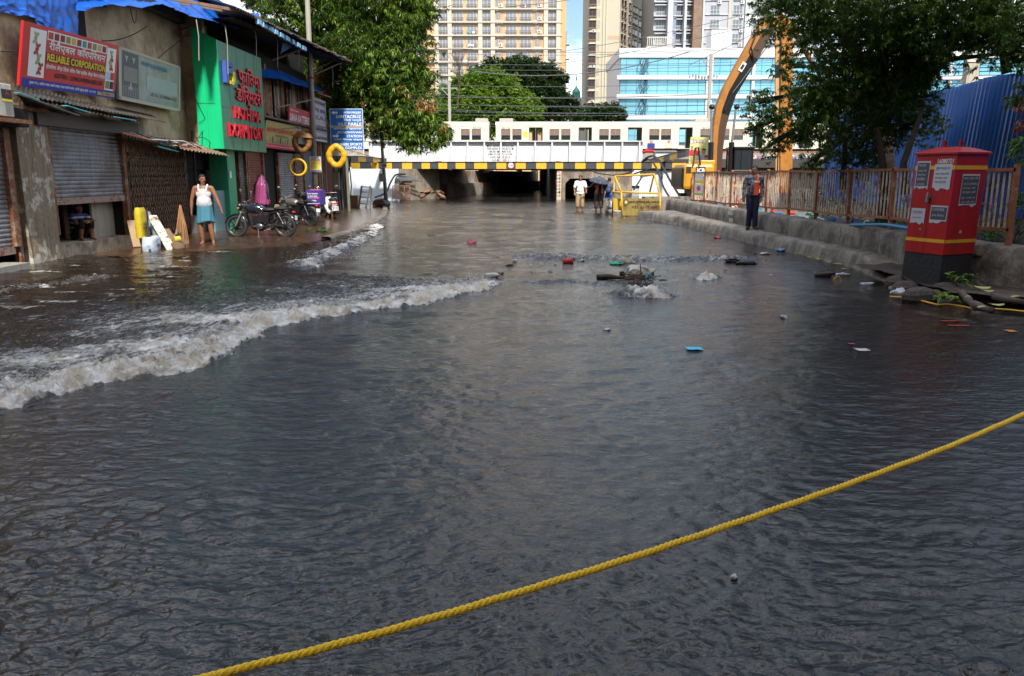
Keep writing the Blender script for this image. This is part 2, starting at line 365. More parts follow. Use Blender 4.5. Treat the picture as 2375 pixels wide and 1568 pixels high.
    crest([(1980, 660), (2100, 705), (2250, 728), (2420, 748)], 0.03, 0.15, 0.4, 0.0001, 29, fade=1.0, fs=0)
    crest([(1700, 655), (1900, 680), (2100, 722), (2400, 775)], 0.02, 0.12, 0.4, 0.0001, 30, fade=1.0, fs=0)
    # faint foam threads on the left and in the lee of the chute
    left = (1 - ss(X + 0.15 * Y, -4.5, -2.0)) * ss(Y, 5, 7) * (1 - ss(Y, 22, 34))
    th = ss(fbm(wx * 1.2, wy * 3.8, 5, 41), 0.60, 0.74)
    foam = np.maximum(foam, left * th * 0.60)
    mid = ss(Y, 12, 16) * (1 - ss(Y, 34, 55)); foam = np.maximum(foam, mid * ss(fbm(wx * .5, wy * 2.4, 5, 43), 0.62, 0.78) * 0.42)
    bl = np.abs(fbm(X * 7, Y * 7, 4, 51) - 0.5) * 2; bl2 = np.abs(fbm(X * 17, Y * 17, 3, 52) - 0.5) * 2
    bl3 = np.abs(fbm(X * 38, Y * 38, 2, 53) - 0.5) * 2
    Z += churn * (0.11 * (bl - 0.25) + 0.07 * (bl2 - .25) + .022 * (bl3 - .3) * ss(10 - Y, 0, 4))
    Z += 0.03 * left * (fbm(wx * 2.2, wy * 4.2, 4, 55) - 0.5)
    n = nr * nc; co = np.stack([X, Y, Z], -1).reshape(-1).astype(np.float32)
    me = bpy.data.meshes.new('water'); me.vertices.add(n); me.vertices.foreach_set('co', co)
    i = np.arange(nr - 1)[:, None] * nc + np.arange(nc - 1)[None, :]
    q = np.stack([i, i + 1, i + nc + 1, i + nc], -1).reshape(-1).astype(np.int32); nf = len(q) // 4
    me.loops.add(nf * 4); me.polygons.add(nf); me.loops.foreach_set('vertex_index', q)
    me.polygons.foreach_set('loop_start', np.arange(nf, dtype=np.int32) * 4); me.polygons.foreach_set('loop_total', np.full(nf, 4, np.int32))
    me.polygons.foreach_set('use_smooth', np.ones(nf, bool)); me.update()
    at = me.attributes.new('foam', 'FLOAT', 'POINT'); at.data.foreach_set('value', foam.reshape(-1).astype(np.float32))
    o = bpy.data.objects.new('water', me); COL.objects.link(o); o['kind'] = 'structure'
    m = bpy.data.materials.new('flood_water'); m.use_nodes = True; t = m.node_tree; L = t.links.new; N = t.nodes.new; b = t.nodes['Principled BSDF']
    tc = N('ShaderNodeTexCoord'); at_ = N('ShaderNodeAttribute'); at_.attribute_name = 'foam'
    b.inputs['Roughness'].default_value = 0.07; b.inputs['IOR'].default_value = 1.33; b.inputs['Specular IOR Level'].default_value = 1.0
    # murk: asphalt grey in the road, mud brown by the shops
    sx = N('ShaderNodeSeparateXYZ'); L(tc.outputs['Object'], sx.inputs[0]); nz = N('ShaderNodeTexNoise'); nz.inputs['Scale'].default_value = 0.5; nz.inputs['Detail'].default_value = 5; L(tc.outputs['Object'], nz.inputs[0])
    ad = N('ShaderNodeMath'); ad.operation = 'MULTIPLY_ADD'; ad.inputs[1].default_value = 5.0; L(nz.outputs['Fac'], ad.inputs[0]); L(sx.outputs[0], ad.inputs[2])
    mr = N('ShaderNodeMapRange'); mr.inputs['From Min'].default_value = -4.0; mr.inputs['From Max'].default_value = 1.0; L(ad.outputs[0], mr.inputs['Value'])
    mu = N('ShaderNodeMixRGB'); mu.inputs[1].default_value = (0.020, 0.012, 0.006, 1); mu.inputs[2].default_value = (0.014, 0.0125, 0.011, 1); L(mr.outputs[0], mu.inputs[0])
    # foam pattern
    mp = N('ShaderNodeMapping'); mp.vector_type = 'TEXTURE'; mp.inputs['Rotation'].default_value = (0, 0, R(60)); mp.inputs['Scale'].default_value = (2.3, 1.0, 1.0); L(tc.outputs['Object'], mp.inputs[0])
    f1 = N('ShaderNodeTexNoise'); f1.inputs['Scale'].default_value = 7; f1.inputs['Detail'].default_value = 9; f1.inputs['Roughness'].default_value = 0.78; f1.inputs['Distortion'].default_value = 1.6; L(mp.outputs[0], f1.inputs[0])
    a1 = N('ShaderNodeMath'); a1.operation = 'MULTIPLY_ADD'; a1.inputs[1].default_value = 0.57; a1.inputs[2].default_value = 0.0; L(at_.outputs['Fac'], a1.inputs[0])
    a2 = N('ShaderNodeMath'); a2.operation = 'ADD'; L(a1.outputs[0], a2.inputs[0]); L(f1.outputs['Fac'], a2.inputs[1])
    rp = N('ShaderNodeMapRange'); rp.interpolation_type = 'SMOOTHSTEP'; rp.inputs['From Min'].default_value = 0.76; rp.inputs['From Max'].default_value = 0.98; L(a2.outputs[0], rp.inputs['Value'])
    fm = N('ShaderNodeMath'); fm.operation = 'MULTIPLY'; st = N('ShaderNodeMapRange'); st.inputs['From Max'].default_value = 0.06; L(at_.outputs['Fac'], st.inputs['Value']); L(rp.outputs[0], fm.inputs[0]); L(st.outputs[0], fm.inputs[1])
    n4 = N('ShaderNodeTexNoise'); n4.inputs['Scale'].default_value = 7.0; n4.inputs['Detail'].default_value = 5; L(tc.outputs['Object'], n4.inputs[0])
    fc = N('ShaderNodeMixRGB'); fc.inputs[1].default_value = (0.58, 0.51, 0.40, 1); fc.inputs[2].default_value = (0.90, 0.89, 0.88, 1); fs_ = N('ShaderNodeMath'); fs_.operation = 'SUBTRACT'; L(n4.outputs['Fac'], fs_.inputs[0]); f5 = N('ShaderNodeMath'); f5.operation = 'MULTIPLY'; f5.inputs[1].default_value = .42; L(at_.outputs['Fac'], f5.inputs[0]); L(f5.outputs[0], fs_.inputs[1]); fr = N('ShaderNodeMapRange'); fr.inputs['From Min'].default_value = 0.02; fr.inputs['From Max'].default_value = 0.32; L(fs_.outputs[0], fr.inputs['Value']); L(fr.outputs[0], fc.inputs[0])
    mx = N('ShaderNodeMixRGB'); L(fm.outputs[0], mx.inputs[0]); L(mu.outputs[0], mx.inputs[1]); L(fc.outputs[0], mx.inputs[2]); L(mx.outputs[0], b.inputs['Base Color'])
    ro = N('ShaderNodeMapRange'); ro.inputs['To Min'].default_value = 0.07; ro.inputs['To Max'].default_value = 0.6; L(fm.outputs[0], ro.inputs['Value']); L(ro.outputs[0], b.inputs['Roughness'])
    # ripples : three stretched noises + foam relief
    def rip(sc_, stretch, dist, warp):
        mp_ = N('ShaderNodeMapping'); mp_.inputs['Scale'].default_value = (sc_, sc_ * stretch, sc_); mp_.inputs['Rotation'].default_value = (0, 0, R(warp)); L(tc.outputs['Object'], mp_.inputs[0])
        n_ = N('ShaderNodeTexNoise'); n_.inputs['Scale'].default_value = 1; n_.inputs['Detail'].default_value = 3; n_.inputs['Roughness'].default_value = 0.5; n_.inputs['Distortion'].default_value = 0.6; L(mp_.outputs[0], n_.inputs[0])
        b_ = N('ShaderNodeBump'); b_.inputs['Strength'].default_value = 1.0; b_.inputs['Distance'].default_value = dist; L(n_.outputs['Fac'], b_.inputs['Height']); return b_
    b1 = rip(9.0, 2.0, 0.010, 8); b2 = rip(20, 2.0, 0.006, -7); b3 = rip(60, 1.8, 0.0015, 14); b4 = N('ShaderNodeBump'); b4.inputs['Distance'].default_value = 0.03; b4.inputs['Strength'].default_value = 0.9
    L(b1.outputs[0], b2.inputs['Normal']); L(b2.outputs[0], b3.inputs['Normal']); L(b3.outputs[0], b4.inputs['Normal'])
    hm = N('ShaderNodeMath'); hm.operation = 'MULTIPLY'; L(fm.outputs[0], hm.inputs[0]); L(f1.outputs['Fac'], hm.inputs[1]); L(hm.outputs[0], b4.inputs['Height']); L(b4.outputs[0], b.inputs['Normal'])
    me.materials.append(m)
    g = MB(); g.add([(-9.6, -14, -.07), (12, -14, -.07), (12, 30, -.07), (-9.6, 30, -.07)], [(0, 1, 2, 3)]); struct('shallow_water', g, m)
    return X, Y, Z, foam
WX, WY, WZ, WF = water()

def spray():                                             # beads of water thrown up along the breaking edge
    rng = np.random.default_rng(3); mb = MB()
    P = [G(*p) for p in [(0, 950), (100, 925), (210, 892), (330, 873), (430, 857), (500, 840), (560, 797), (640, 750), (720, 733), (880, 714), (1000, 696), (1090, 681), (1150, 662)]]
    lens = [(b - a).length for a, b in zip(P[:-1], P[1:])]; tot = sum(lens)
    def bead(p, r):
        mb.add([(p[0] + r * a, p[1] + r * b, p[2] + r * c) for a, b, c in ((1, 0, 0), (-1, 0, 0), (0, 1, 0), (0, -1, 0), (0, 0, 1.2), (0, 0, -1))],
               [(0, 2, 4), (2, 1, 4), (1, 3, 4), (3, 0, 4), (2, 0, 5), (1, 2, 5), (3, 1, 5), (0, 3, 5)])
    for k in range(4200):
        a = rng.random() * tot; i = 0
        while a > lens[i]: a -= lens[i]; i += 1
        d = (P[i + 1] - P[i]).normalized(); n = Vector((-d.y, d.x, 0)); q = P[i] + d * a + n * rng.normal(0.14, 0.13)
        cl = vnoise(np.array(q.x * 5), np.array(q.y * 5), 77)
        if cl < 0.35: continue
        bead((q.x, q.y, 0.05 + abs(rng.normal(0.03, 0.045)) + 0.05 * cl), rng.uniform(0.0018, 0.007))
    for (px, py, n_, w, h) in ((1530, 686, 260, 0.4, 0.12), (1515, 655, 120, 0.4, 0.08), (1635, 645, 110, 0.5, 0.06), (1230, 592, 160, 0.7, 0.08), (770, 600, 300, 0.8, 0.10), (830, 570, 260, 0.9, 0.10), (1350, 600, 140, 1.2, 0.08)):
        c = G(px, py)
        for k in range(n_):
            bead((c.x + rng.normal(0, w * .5), c.y + rng.normal(0, .18), 0.02 + abs(rng.normal(0, h * .6))), rng.uniform(0.003, 0.009))
    o = obj('spray_droplets', mb, mat('spray', (0.75, 0.74, 0.72), 0.25, var=0.1), smooth=True); o['kind'] = 'stuff'; o['label'] = 'white droplets thrown up along the foaming wave crests'
spray()

g = MB(); g.add([(-900, -300, -0.35), (900, -300, -0.35), (900, 1600, -0.35), (-900, 1600, -0.35)], [(0, 1, 2, 3)])
struct('ground', g, mat('ground_earth', (0.09, 0.085, 0.07), 0.95, var=0.4, scale=0.15))
g = MB(); g.add([(-9.4, -12, -0.12), (6.4, -12, -0.12), (6.4, 56, -0.12), (-9.4, 56, -0.12)], [(0, 1, 2, 3)])
struct('road', g, mat('wet_asphalt', (0.045, 0.045, 0.047), 0.5, var=0.3, scale=4))
g = MB(); g.add([(-13, 99.6, -0.03), (13, 99.6, -0.03), (13, 160, 0.1), (-13, 160, 0.1)], [(0, 1, 2, 3)])
struct('far_road', g, mat('asphalt_dry', (0.14, 0.135, 0.13), 0.8, var=0.3, scale=1))

# left pavement: a wet mud coloured apron in front of the shops
mud = mat('wet_mud', (0.085, 0.042, 0.022), 0.22, var=0.35, scale=1.6, col2=(0.045, 0.03, 0.022), bump=0.25, bscale=14)
edge = [G(x, y) for x, y in ((300, 596), (450, 585), (560, 578), (680, 572), (760, 556), (830, 536), (868, 518), (893, 500), (896, 484), (880, 470))]
P = []
for i, e in enumerate(edge):
    row = []
    for j in range(9):
        t = j / 8; x = e.x + (-9.3 - e.x) * t; z = (-0.03 if i < 2 else 0.02) + 0.05 * min(1, t * 6) + 0.012 * math.sin(i * 2.1 + j * 1.7)
        row.append((x, e.y, z - (0.03 if i < 4 and j < 2 else 0)))
    P.append(row)
g = MB(); g.grid(P); struct('pavement', g, mud, smooth=True)
g = MB()
kp = [Vector((e.x + .02, e.y, 0.0)) for e in edge[4:]]
P = [[(k.x + dx, k.y, z + 0.015 * math.sin(i * 3.3)) for dx, z in ((0.10, -0.1), (0.06, 0.06), (0.0, 0.085), (-0.18, 0.085), (-0.2, -0.1))] for i, k in enumerate(kp)]
g.grid(P); struct('kerb', g, M_['concrete'])

# ---------------------------------------------------------------- right hand kerb, ledge and drain
foot = [G(x, y) for x, y in ((1478, 507), (1589, 525), (1678, 549), (1740, 565), (1811, 581), (1900, 603), (1955, 614))] + [Vector((6.45, 14.6, 0)), Vector((6.2, 13.4, 0)), Vector((5.85, 12.0, 0)), Vector((6.1, 11.1, 0)), Vector((7.6, 10.6, 0)), Vector((9.5, 10.3, 0))]
def resample(P, n):
    L_ = [0]
    for a, b in zip(P[:-1], P[1:]): L_.append(L_[-1] + (b - a).length)
    out = []
    for i in range(n):
        s = L_[-1] * i / (n - 1); k = 0
        while k < len(P) - 2 and L_[k + 1] < s: k += 1
        out.append(P[k].lerp(P[k + 1], (s - L_[k]) / (L_[k + 1] - L_[k] or 1)))
    return out
def rough(x, y, s): return float(fbm(np.array(x * 1.0), np.array(y * 1.0), 4, s)) - 0.5
WALLX = lambda y: 6.60 if y > 19 else (6.60 + (19 - y) * .065 if y > 12 else 7.055 + min(1.3, (12 - y) * .35))
ft = resample(foot, 260); rows = []
for p in ft:
    nearend = min(1, max(0, (14.9 - p.y) / 1.5)); h = 0.30 * (1 - 0.80 * nearend)
    r1 = 0.16 * rough(p.y * 2.3, p.x, 3); r2 = 0.10 * rough(p.y * 5, 7 + p.x, 4)
    back = max(WALLX(p.y) + .06, p.x + .4)
    row = [(p.x - 0.03 + r1 * .5, p.y, -0.12), (p.x + 0.02 + r1 + r2, p.y, h * .35), (p.x + 0.05 + r1 * .8 + r2, p.y, h * .8), (p.x + 0.10 + r1 * .6, p.y, h * (0.98 + r2)), (p.x + 0.2, p.y, h * 1.03)]
    for j in range(1, 7):
        t = j / 6; row.append((p.x + 0.2 + (back - p.x - 0.2) * t, p.y, h + 0.05 * rough(p.y * 3, p.x + t * 4, 6) + (0.02 if nearend < .5 else .05 * t)))
    rows.append(row)
g = MB(); g.grid(rows); struct('pavement_ledge', g, mat('ledge_concrete', (0.24, 0.205, 0.165), 0.45, var=0.45, scale=2.5, col2=(0.10, 0.08, 0.06), streak=0.8, scol=(0.035, 0.03, 0.025), bump=1.0, bscale=30), smooth=True)
# low retaining wall with the drain behind
rows = []
for i in range(300):
    y = -8 + (34.8 + 8) * i / 299; r1 = 0.05 * rough(y * 1.8, 3, 8); r2 = 0.04 * rough(y * 4, 9, 9)
    wx_ = WALLX(y); rows.append([(wx_ + r1 + r2, y, 0.0), (wx_ + .02 + r1 + r2, y, 0.45), (wx_ + .05 + r1, y, 0.69 + r2), (wx_ + .12 + r1, y, 0.73 + r2), (wx_ + .48, y, 0.73 + r2), (wx_ + .52, y, 0.3)])
lw = MB(); lw.grid(rows); lw.add(rows[-1], [(0, 1, 2, 3, 4, 5)]); lw.add(rows[0], [(5, 4, 3, 2, 1, 0)])
lwo = obj('low_wall', lw, M_['concrete'], smooth=True); tag(lwo, 'stained low concrete wall running under the rusty railing above the ledge', 'wall')
tm = MB()
o_, u_, w_ = Vector((6.585, 0, 0)), (0, -1, 0), (0, 0, 1)
put_text(tm, 'पदा', (6.56, 28.6, .52), u_, w_, (0, .5, 0, .17), bold=0.01); put_text(tm, '३६७।', (6.56, 24.4, .55), u_, w_, (0, .5, 0, .13), bold=0.01); put_text(tm, 'राप', (6.56, 24.3, .34), u_, w_, (0, .42, 0, .12), bold=0.01)
obj('painted_writing', tm, M_['wht'], lwo)
g = MB(); g.grid([[(x, y, 0.56 + 0.01 * math.sin(x * 9 + y * 5)) for x in np.linspace(7.0, 10.6, 30)] for y in np.linspace(12, 44, 120)])
struct('drain_water', g, mat('drain_water', (0.04, 0.036, 0.03), 0.12, var=0.3, scale=2, bump=0.5, bscale=14), smooth=True)
g = MB(); g.grid([[(x, y, 0.5 + 0.45 * min(1, max(0, (x - 9.4) / 1.4)) + 0.2 * rough(x, y, 12)) for x in np.linspace(8.8, 30, 40)] for y in np.linspace(-10, 45, 80)])
struct('verge', g, mat('verge_soil', (0.045, 0.038, 0.028), 0.95, var=0.5, scale=2, bump=1.0), smooth=True)
g = MB(); g.grid([[(x, y, 0.17 + 0.16 * rough(x * 1.6, y * 1.6, 14) + 0.05 * min(1, max(0, (x - 7) / 1.5))) for x in np.linspace(6.1 + min(1.6, max(0, 10.9 - y)), 12, 60)] for y in np.linspace(-10, 14.2, 200)])
struct('broken_pavement', g, mat('broken_mud_ground', (0.085, 0.062, 0.05), 0.4, var=0.4, scale=3, col2=(0.04, 0.033, 0.03), bump=1.2, bscale=9), smooth=True)

# ================================================================ railway bridge
def girder():
    r = thing('railway_bridge', PY(1187, 400, 58), 'white steel plate girder railway bridge with black and yellow beam over the flooded underpass', 'bridge')
    x0 = PY(855, 330, 58).x; x1 = PY(1491, 330, 58).x; zt = PY(1187, 328, 58).z; zb = PY(1187, 377, 58).z
    m = MB(); m.mm(x0, x1, 58, 58.06, zb - .3, zt - .03); m.mm(x0 - .05, x1 + .05, 57.7, 58.35, zt - .03, zt + .03)
    m.mm(x0 - .05, x1 + .05, 57.7, 58.4, zb - .34, zb - .3); obj('girder_web', m, M_['white'], r)
    xs = [PY(x, 350, 58).x for x in (863, 898, 935, 972, 1010, 1047, 1085, 1123.6, 1162, 1201, 1241, 1280, 1321, 1361, 1401, 1442, 1482)]
    for i, x in enumerate(xs):
        s = MB(); s.mm(x - .05, x + .05, 57.74, 58, zb - .3, zt - .03); s.mm(x - .14, x + .14, 57.98, 58.0, zb - .3, zt - .03)
        for side in (-.11, .11):
            for k in range(5): s.mm(x + side * 1.6 - .02, x + side * 1.6 + .02, 57.965, 57.98, zb + .05 + k * .1, zb + .09 + k * .1, m=1)
        obj('stiffener', s, [M_['white'], mat('rust_bolts', (0.35, 0.25, 0.2))], r)
    # stencilled notice
    s = MB(); o = Vector((PY(1130, 350, 57.9).x, 57.955, 0))
    for k, tx in enumerate(('MAX. HEIGHT RESTRICTED', 'FOR HEAVY VEHICLES 2.3 M', 'BR.No. MUMBAI 0-32', 'KM-21/27(A)-21/28', 'FOR A.DIV.2015', 'A.D.M. 21-2013')):
        z = PY(1100, 337 + k * 6.6, 57.9).z; w = (1.9, 1.85, 1.5, 1.7, 1.4, 1.2)[k]
        put_text(s, tx, (o.x + (1.85 - w) / 2, o.y, z - .09), (1, 0, 0), (0, 0, 1), (0, w, 0, .13), bold=.004)
    obj('stencilled_notice', s, M_['blk'], r)
    # deck, ballast bed, far girder and rails
    m = MB(); m.mm(-13.5, 34, 58.4, 69, zb - .35, zb + .25); m.mm(-13.5, 34, 72.5, 92, zb - .35, zb + .25); obj('deck', m, mat('deck_dark', (0.05, 0.045, 0.04), .9), r)
    m = MB()
    for y in (77.2, 78.9, 66, 67.7): m.mm(-60, 60, y, y + .07, zb + .85, zb + 1.0)
    obj('rail', m, M_['rust'], r)
    m = MB(); m.grid([[(x, y, z) for (y, z) in ((60.2, zb + .25), (62, zb + .75), (68, zb + .7), (68.9, zb + .26))] for x in (-13, 0, 13, 34)]); m.grid([[(x, y, z) for (y, z) in ((72.6, zb + .26), (74, zb + .75), (90, zb + .8), (92, zb + .25))] for x in (-13, 0, 13, 34)]); obj('ballast', m, mat('ballast', (0.20, 0.17, 0.14), .95, var=.4, scale=9, bump=1), r)
    for x in (-2.2, 0.6):
        m = MB(); m.bar((x, 60, zb - .5), (x, 90, zb - .5), .3, .4); obj('cross_beam', m, M_['black'], r)
    return r, zb
bridge, ZB = girder()
def gauge_beam(name, a, b, h, cuts, label, yel_first=True, ends=None):
    """cuts: fractions along a-b where the colour changes; one painted beam"""
    m = MB(); n = len(cuts) - 1; a = Vector(a); b = Vector(b); d = (b - a).normalized(); nrm = Vector((d.y, -d.x, 0))
    for i in range(n):
        p, q = a.lerp(b, cuts[i]), a.lerp(b, cuts[i + 1]); k = (i % 2 == 0) == yel_first
        m.prism([p, q, q + Vector((0, 0, h)), p + Vector((0, 0, h))], -nrm * .22, m=0 if k else 1)
    m.prism([a - nrm * .22 + Vector((0, 0, h)), a + nrm * .06 + Vector((0, 0, h)), a + nrm * .06 + Vector((0, 0, h + .03)), a - nrm * .22 + Vector((0, 0, h + .03))], b - a, m=1)
    o = obj(name, m, [M_['stripey'], M_['stripeb']]); return tag(o, label, 'height barrier')
YB = 54.0
zz0 = PY(1187, 391.5, YB).z; zz1 = PY(1187, 376, YB).z
pxs = [815, 835, 861, 878, 890, 909, 933, 956, 978, 997, 1017, 1037, 1057, 1079, 1100, 1129.5, 1151.5, 1174, 1196, 1219, 1243.7, 1267, 1288, 1306, 1334, 1357.6, 1383.5, 1402, 1424.6, 1445.5, 1468, 1487, 1512, 1531.5, 1559, 1590]
a = Vector((PY(815, 390, YB).x, YB, zz0)); b = Vector((PY(1590, 390, YB).x, YB, zz0))
hb = gauge_beam('height_barrier', a, b, zz1 - zz0, [(PY(x, 390, YB).x - a.x) / (b.x - a.x) for x in pxs], 'long black and yellow striped beam hung across the front of the bridge')
sg = MB(); c = PY(1185, 383.5, YB - .03); c.y = YB - .012
def disc(mb, c, r, n, m, y): mb.add([(c.x + r * math.cos(2 * math.pi * k / n), y, c.z + r * math.sin(2 * math.pi * k / n)) for k in range(n)], [tuple(range(n))], m)
disc(sg, c, .215, 24, 0, YB - .012); disc(sg, c, .17, 24, 1, YB - .018)
put_text(sg, '2.3m', (c.x - .13, YB - .02, c.z - .05), (1, 0, 0), (0, 0, 1), (0, .26, 0, .11), m=2, bold=.03)
sg.add([(c.x - .04, YB - .021, c.z + .15), (c.x, YB - .021, c.z + .09), (c.x + .04, YB - .021, c.z + .15)], [(0, 1, 2)], 2); sg.add([(c.x - .04, YB - .021, c.z - .15), (c.x + .04, YB - .021, c.z - .15), (c.x, YB - .021, c.z - .09)], [(0, 1, 2)], 2)
obj('clearance_roundel', sg, [M_['red'], M_['wht'], M_['blk']], hb)
for x in (1300, 1010):
    m = MB(); p = PY(x, 380, YB); m.bar((p.x, YB + .3, p.z + .1), (p.x, 58, p.z + .2), .12); obj('hanger', m, M_['black'], hb)
gauge_beam('height_barrier', PY(1500, 384, 57), PY(1590, 362.5, 50), .36, [0, .12, .3, .46, .62, .8, 1], 'short striped beam slanting up from the right end of the bridge')
gauge_beam('height_barrier', PY(812, 373, 49), PY(897, 380, 56), .33, [0, .2, .4, .6, .8, 1], 'short striped beam slanting off the left end of the bridge behind the blue sign', yel_first=False)

# abutments and tunnel
def wallbox(name, pts, z0, z1, th, m, label, cat='wall', parent=None):
    b_ = MB()
    for p, q in zip(pts[:-1], pts[1:]):
        d = Vector((q[0] - p[0], q[1] - p[1], 0)).normalized(); n_ = Vector((d.y, -d.x, 0)) * -th
        b_.prism([(p[0], p[1], z0), (q[0], q[1], z0), (q[0], q[1], z1), (p[0], p[1], z1)], n_)
    o = obj(name, b_, m, parent)
    if label: tag(o, label, cat)
    return o
stain = mat('abutment_concrete', (0.30, 0.25, 0.19), 0.85, var=0.3, scale=0.9, col2=(0.17, 0.13, 0.10), streak=0.85, scol=(0.06, 0.035, 0.025), bump=0.5)
xA = PY(925, 430, 56).x; xB = PY(1019, 430, 60).x; xC = PY(1290, 430, 58).x
wallbox('white_wall', [(-14.5, 56.0), (xA, 56.0)], -.3, ZB - .35, .5, M_['whitewall'], 'bluish white painted wall behind the ladder left of the underpass')
wallbox('abutment', [(xA, 56.2), (xB, 60)], -.3, ZB - .36, .6, stain, 'stained concrete bridge abutment at the left mouth of the underpass')
tun = MB(); tun.mm(xB - .3, xB, 60, 93, -.3, ZB - .36); tun.mm(xC, xC + .35, 58.6, 93, -.3, ZB - .36)
tn = obj('underpass', tun, mat('tunnel_concrete', (0.12, 0.112, 0.10), .8, var=.4, scale=.8, streak=.7, bump=.4)); tag(tn, 'dark low road underpass below the railway bridge', 'underpass')
m = MB(); rr = []
for i in range(40):
    y = 62 + i * .8; x = xB + .4 + (i / 39) ** 1.3 * 8.2; rr.append([(x, y, -.2), (x, y, 1.05), (x - .35, y, 1.05), (x - .35, y, 2.1)])
m.grid(rr); plab(obj('side_wall', m, mat('tunnel_side', (0.40, 0.38, 0.35), .7, var=.4, scale=.6, col2=(0.30, 0.15, 0.05), streak=.6), tn), 'pale side wall curving away inside the tunnel')
# flood gauge
fg = thing('flood_gauge', PY(1297, 462, 57.6), 'upright painted flood depth gauge on the pier right of the road tunnel', 'gauge')
m = MB(); p0 = PY(1291, 462, 57.6); p1 = PY(1302.5, 395, 57.6); m.mm(p0.x, p1.x, 57.6, 57.75, -.1, p1.z - .05); obj('board', m, mat('gauge_cream', (0.55, 0.48, 0.36), .7, streak=.6, scol=(.25, .1, .05)), fg)
m = MB()
for k in range(8):
    z = .25 + k * .24; m.mm(p0.x, p0.x + .12, 57.585, 57.6, z, z + .04, m=0 if k % 3 else 1)
    put_text(m, str(k), (p0.x + .14, 57.59, z - .04), (1, 0, 0), (0, 0, 1), (0, .12, 0, .15), m=0 if k % 3 else 1, bold=.03)
obj('graduation', m, [M_['blk'], M_['red']], fg)
# right pier with the pedestrian subway
sub = MB(); X0, X1, X2, X3 = PY(1303, 430, 58).x, PY(1311, 430, 58).x, PY(1400, 430, 58).x, PY(1466, 430, 58).x; zt = PY(1300, 414, 58).z
sub.mm(X0, X1, 58, 58.6, -.3, ZB - .4); sub.mm(X2, X3, 58, 58.6, -.3, ZB - .4); sub.mm(X1, X2, 58, 58.6, zt, ZB - .4)
for sgn, xx in ((1, X1), (-1, X2)): sub.prism([(xx, 58, zt), (xx + sgn * .35, 58, zt), (xx, 58, zt - .35)], (0, .6, 0))
so = obj('pedestrian_subway', sub, stain); tag(so, 'grey concrete wall with a dark arched pedestrian opening behind the men', 'subway entrance')
m = MB(); m.mm(X1 - .3, X2 + .3, 66, 66.2, -.3, 3); m.mm(X2, X2 + .2, 58.6, 66, -.3, 2.6); obj('passage_wall', m, mat('passage_tile', (0.10, 0.075, 0.045), .5), so)
wallbox('white_wall', [(X3, 54.6), (PY(1606, 430, 54).x, 54)], -.2, 2.0, .3, mat('white_sheet_wall', (0.70, 0.69, 0.66), .7, var=.08, scale=.6, streak=.25, scol=(.4, .36, .3)), 'sunlit white wall behind the hoses and the yellow barricade')
wallbox('embankment_wall', [(PY(1491, 430, 60).x + .1, 60), (40, 60)], -.3, PY(1700, 374, 60).z, .5, mat('embankment', (0.36, 0.28, 0.20), .9, var=.3, scale=.8, streak=.7, bump=.6), 'brown railway embankment wall behind the excavator')
wallbox('embankment_wall', [(-40, 60), (PY(855, 430, 60).x - .1, 60)], -.3, 3.2, .5, M_['concl'], 'pale railway embankment wall behind the left shops')

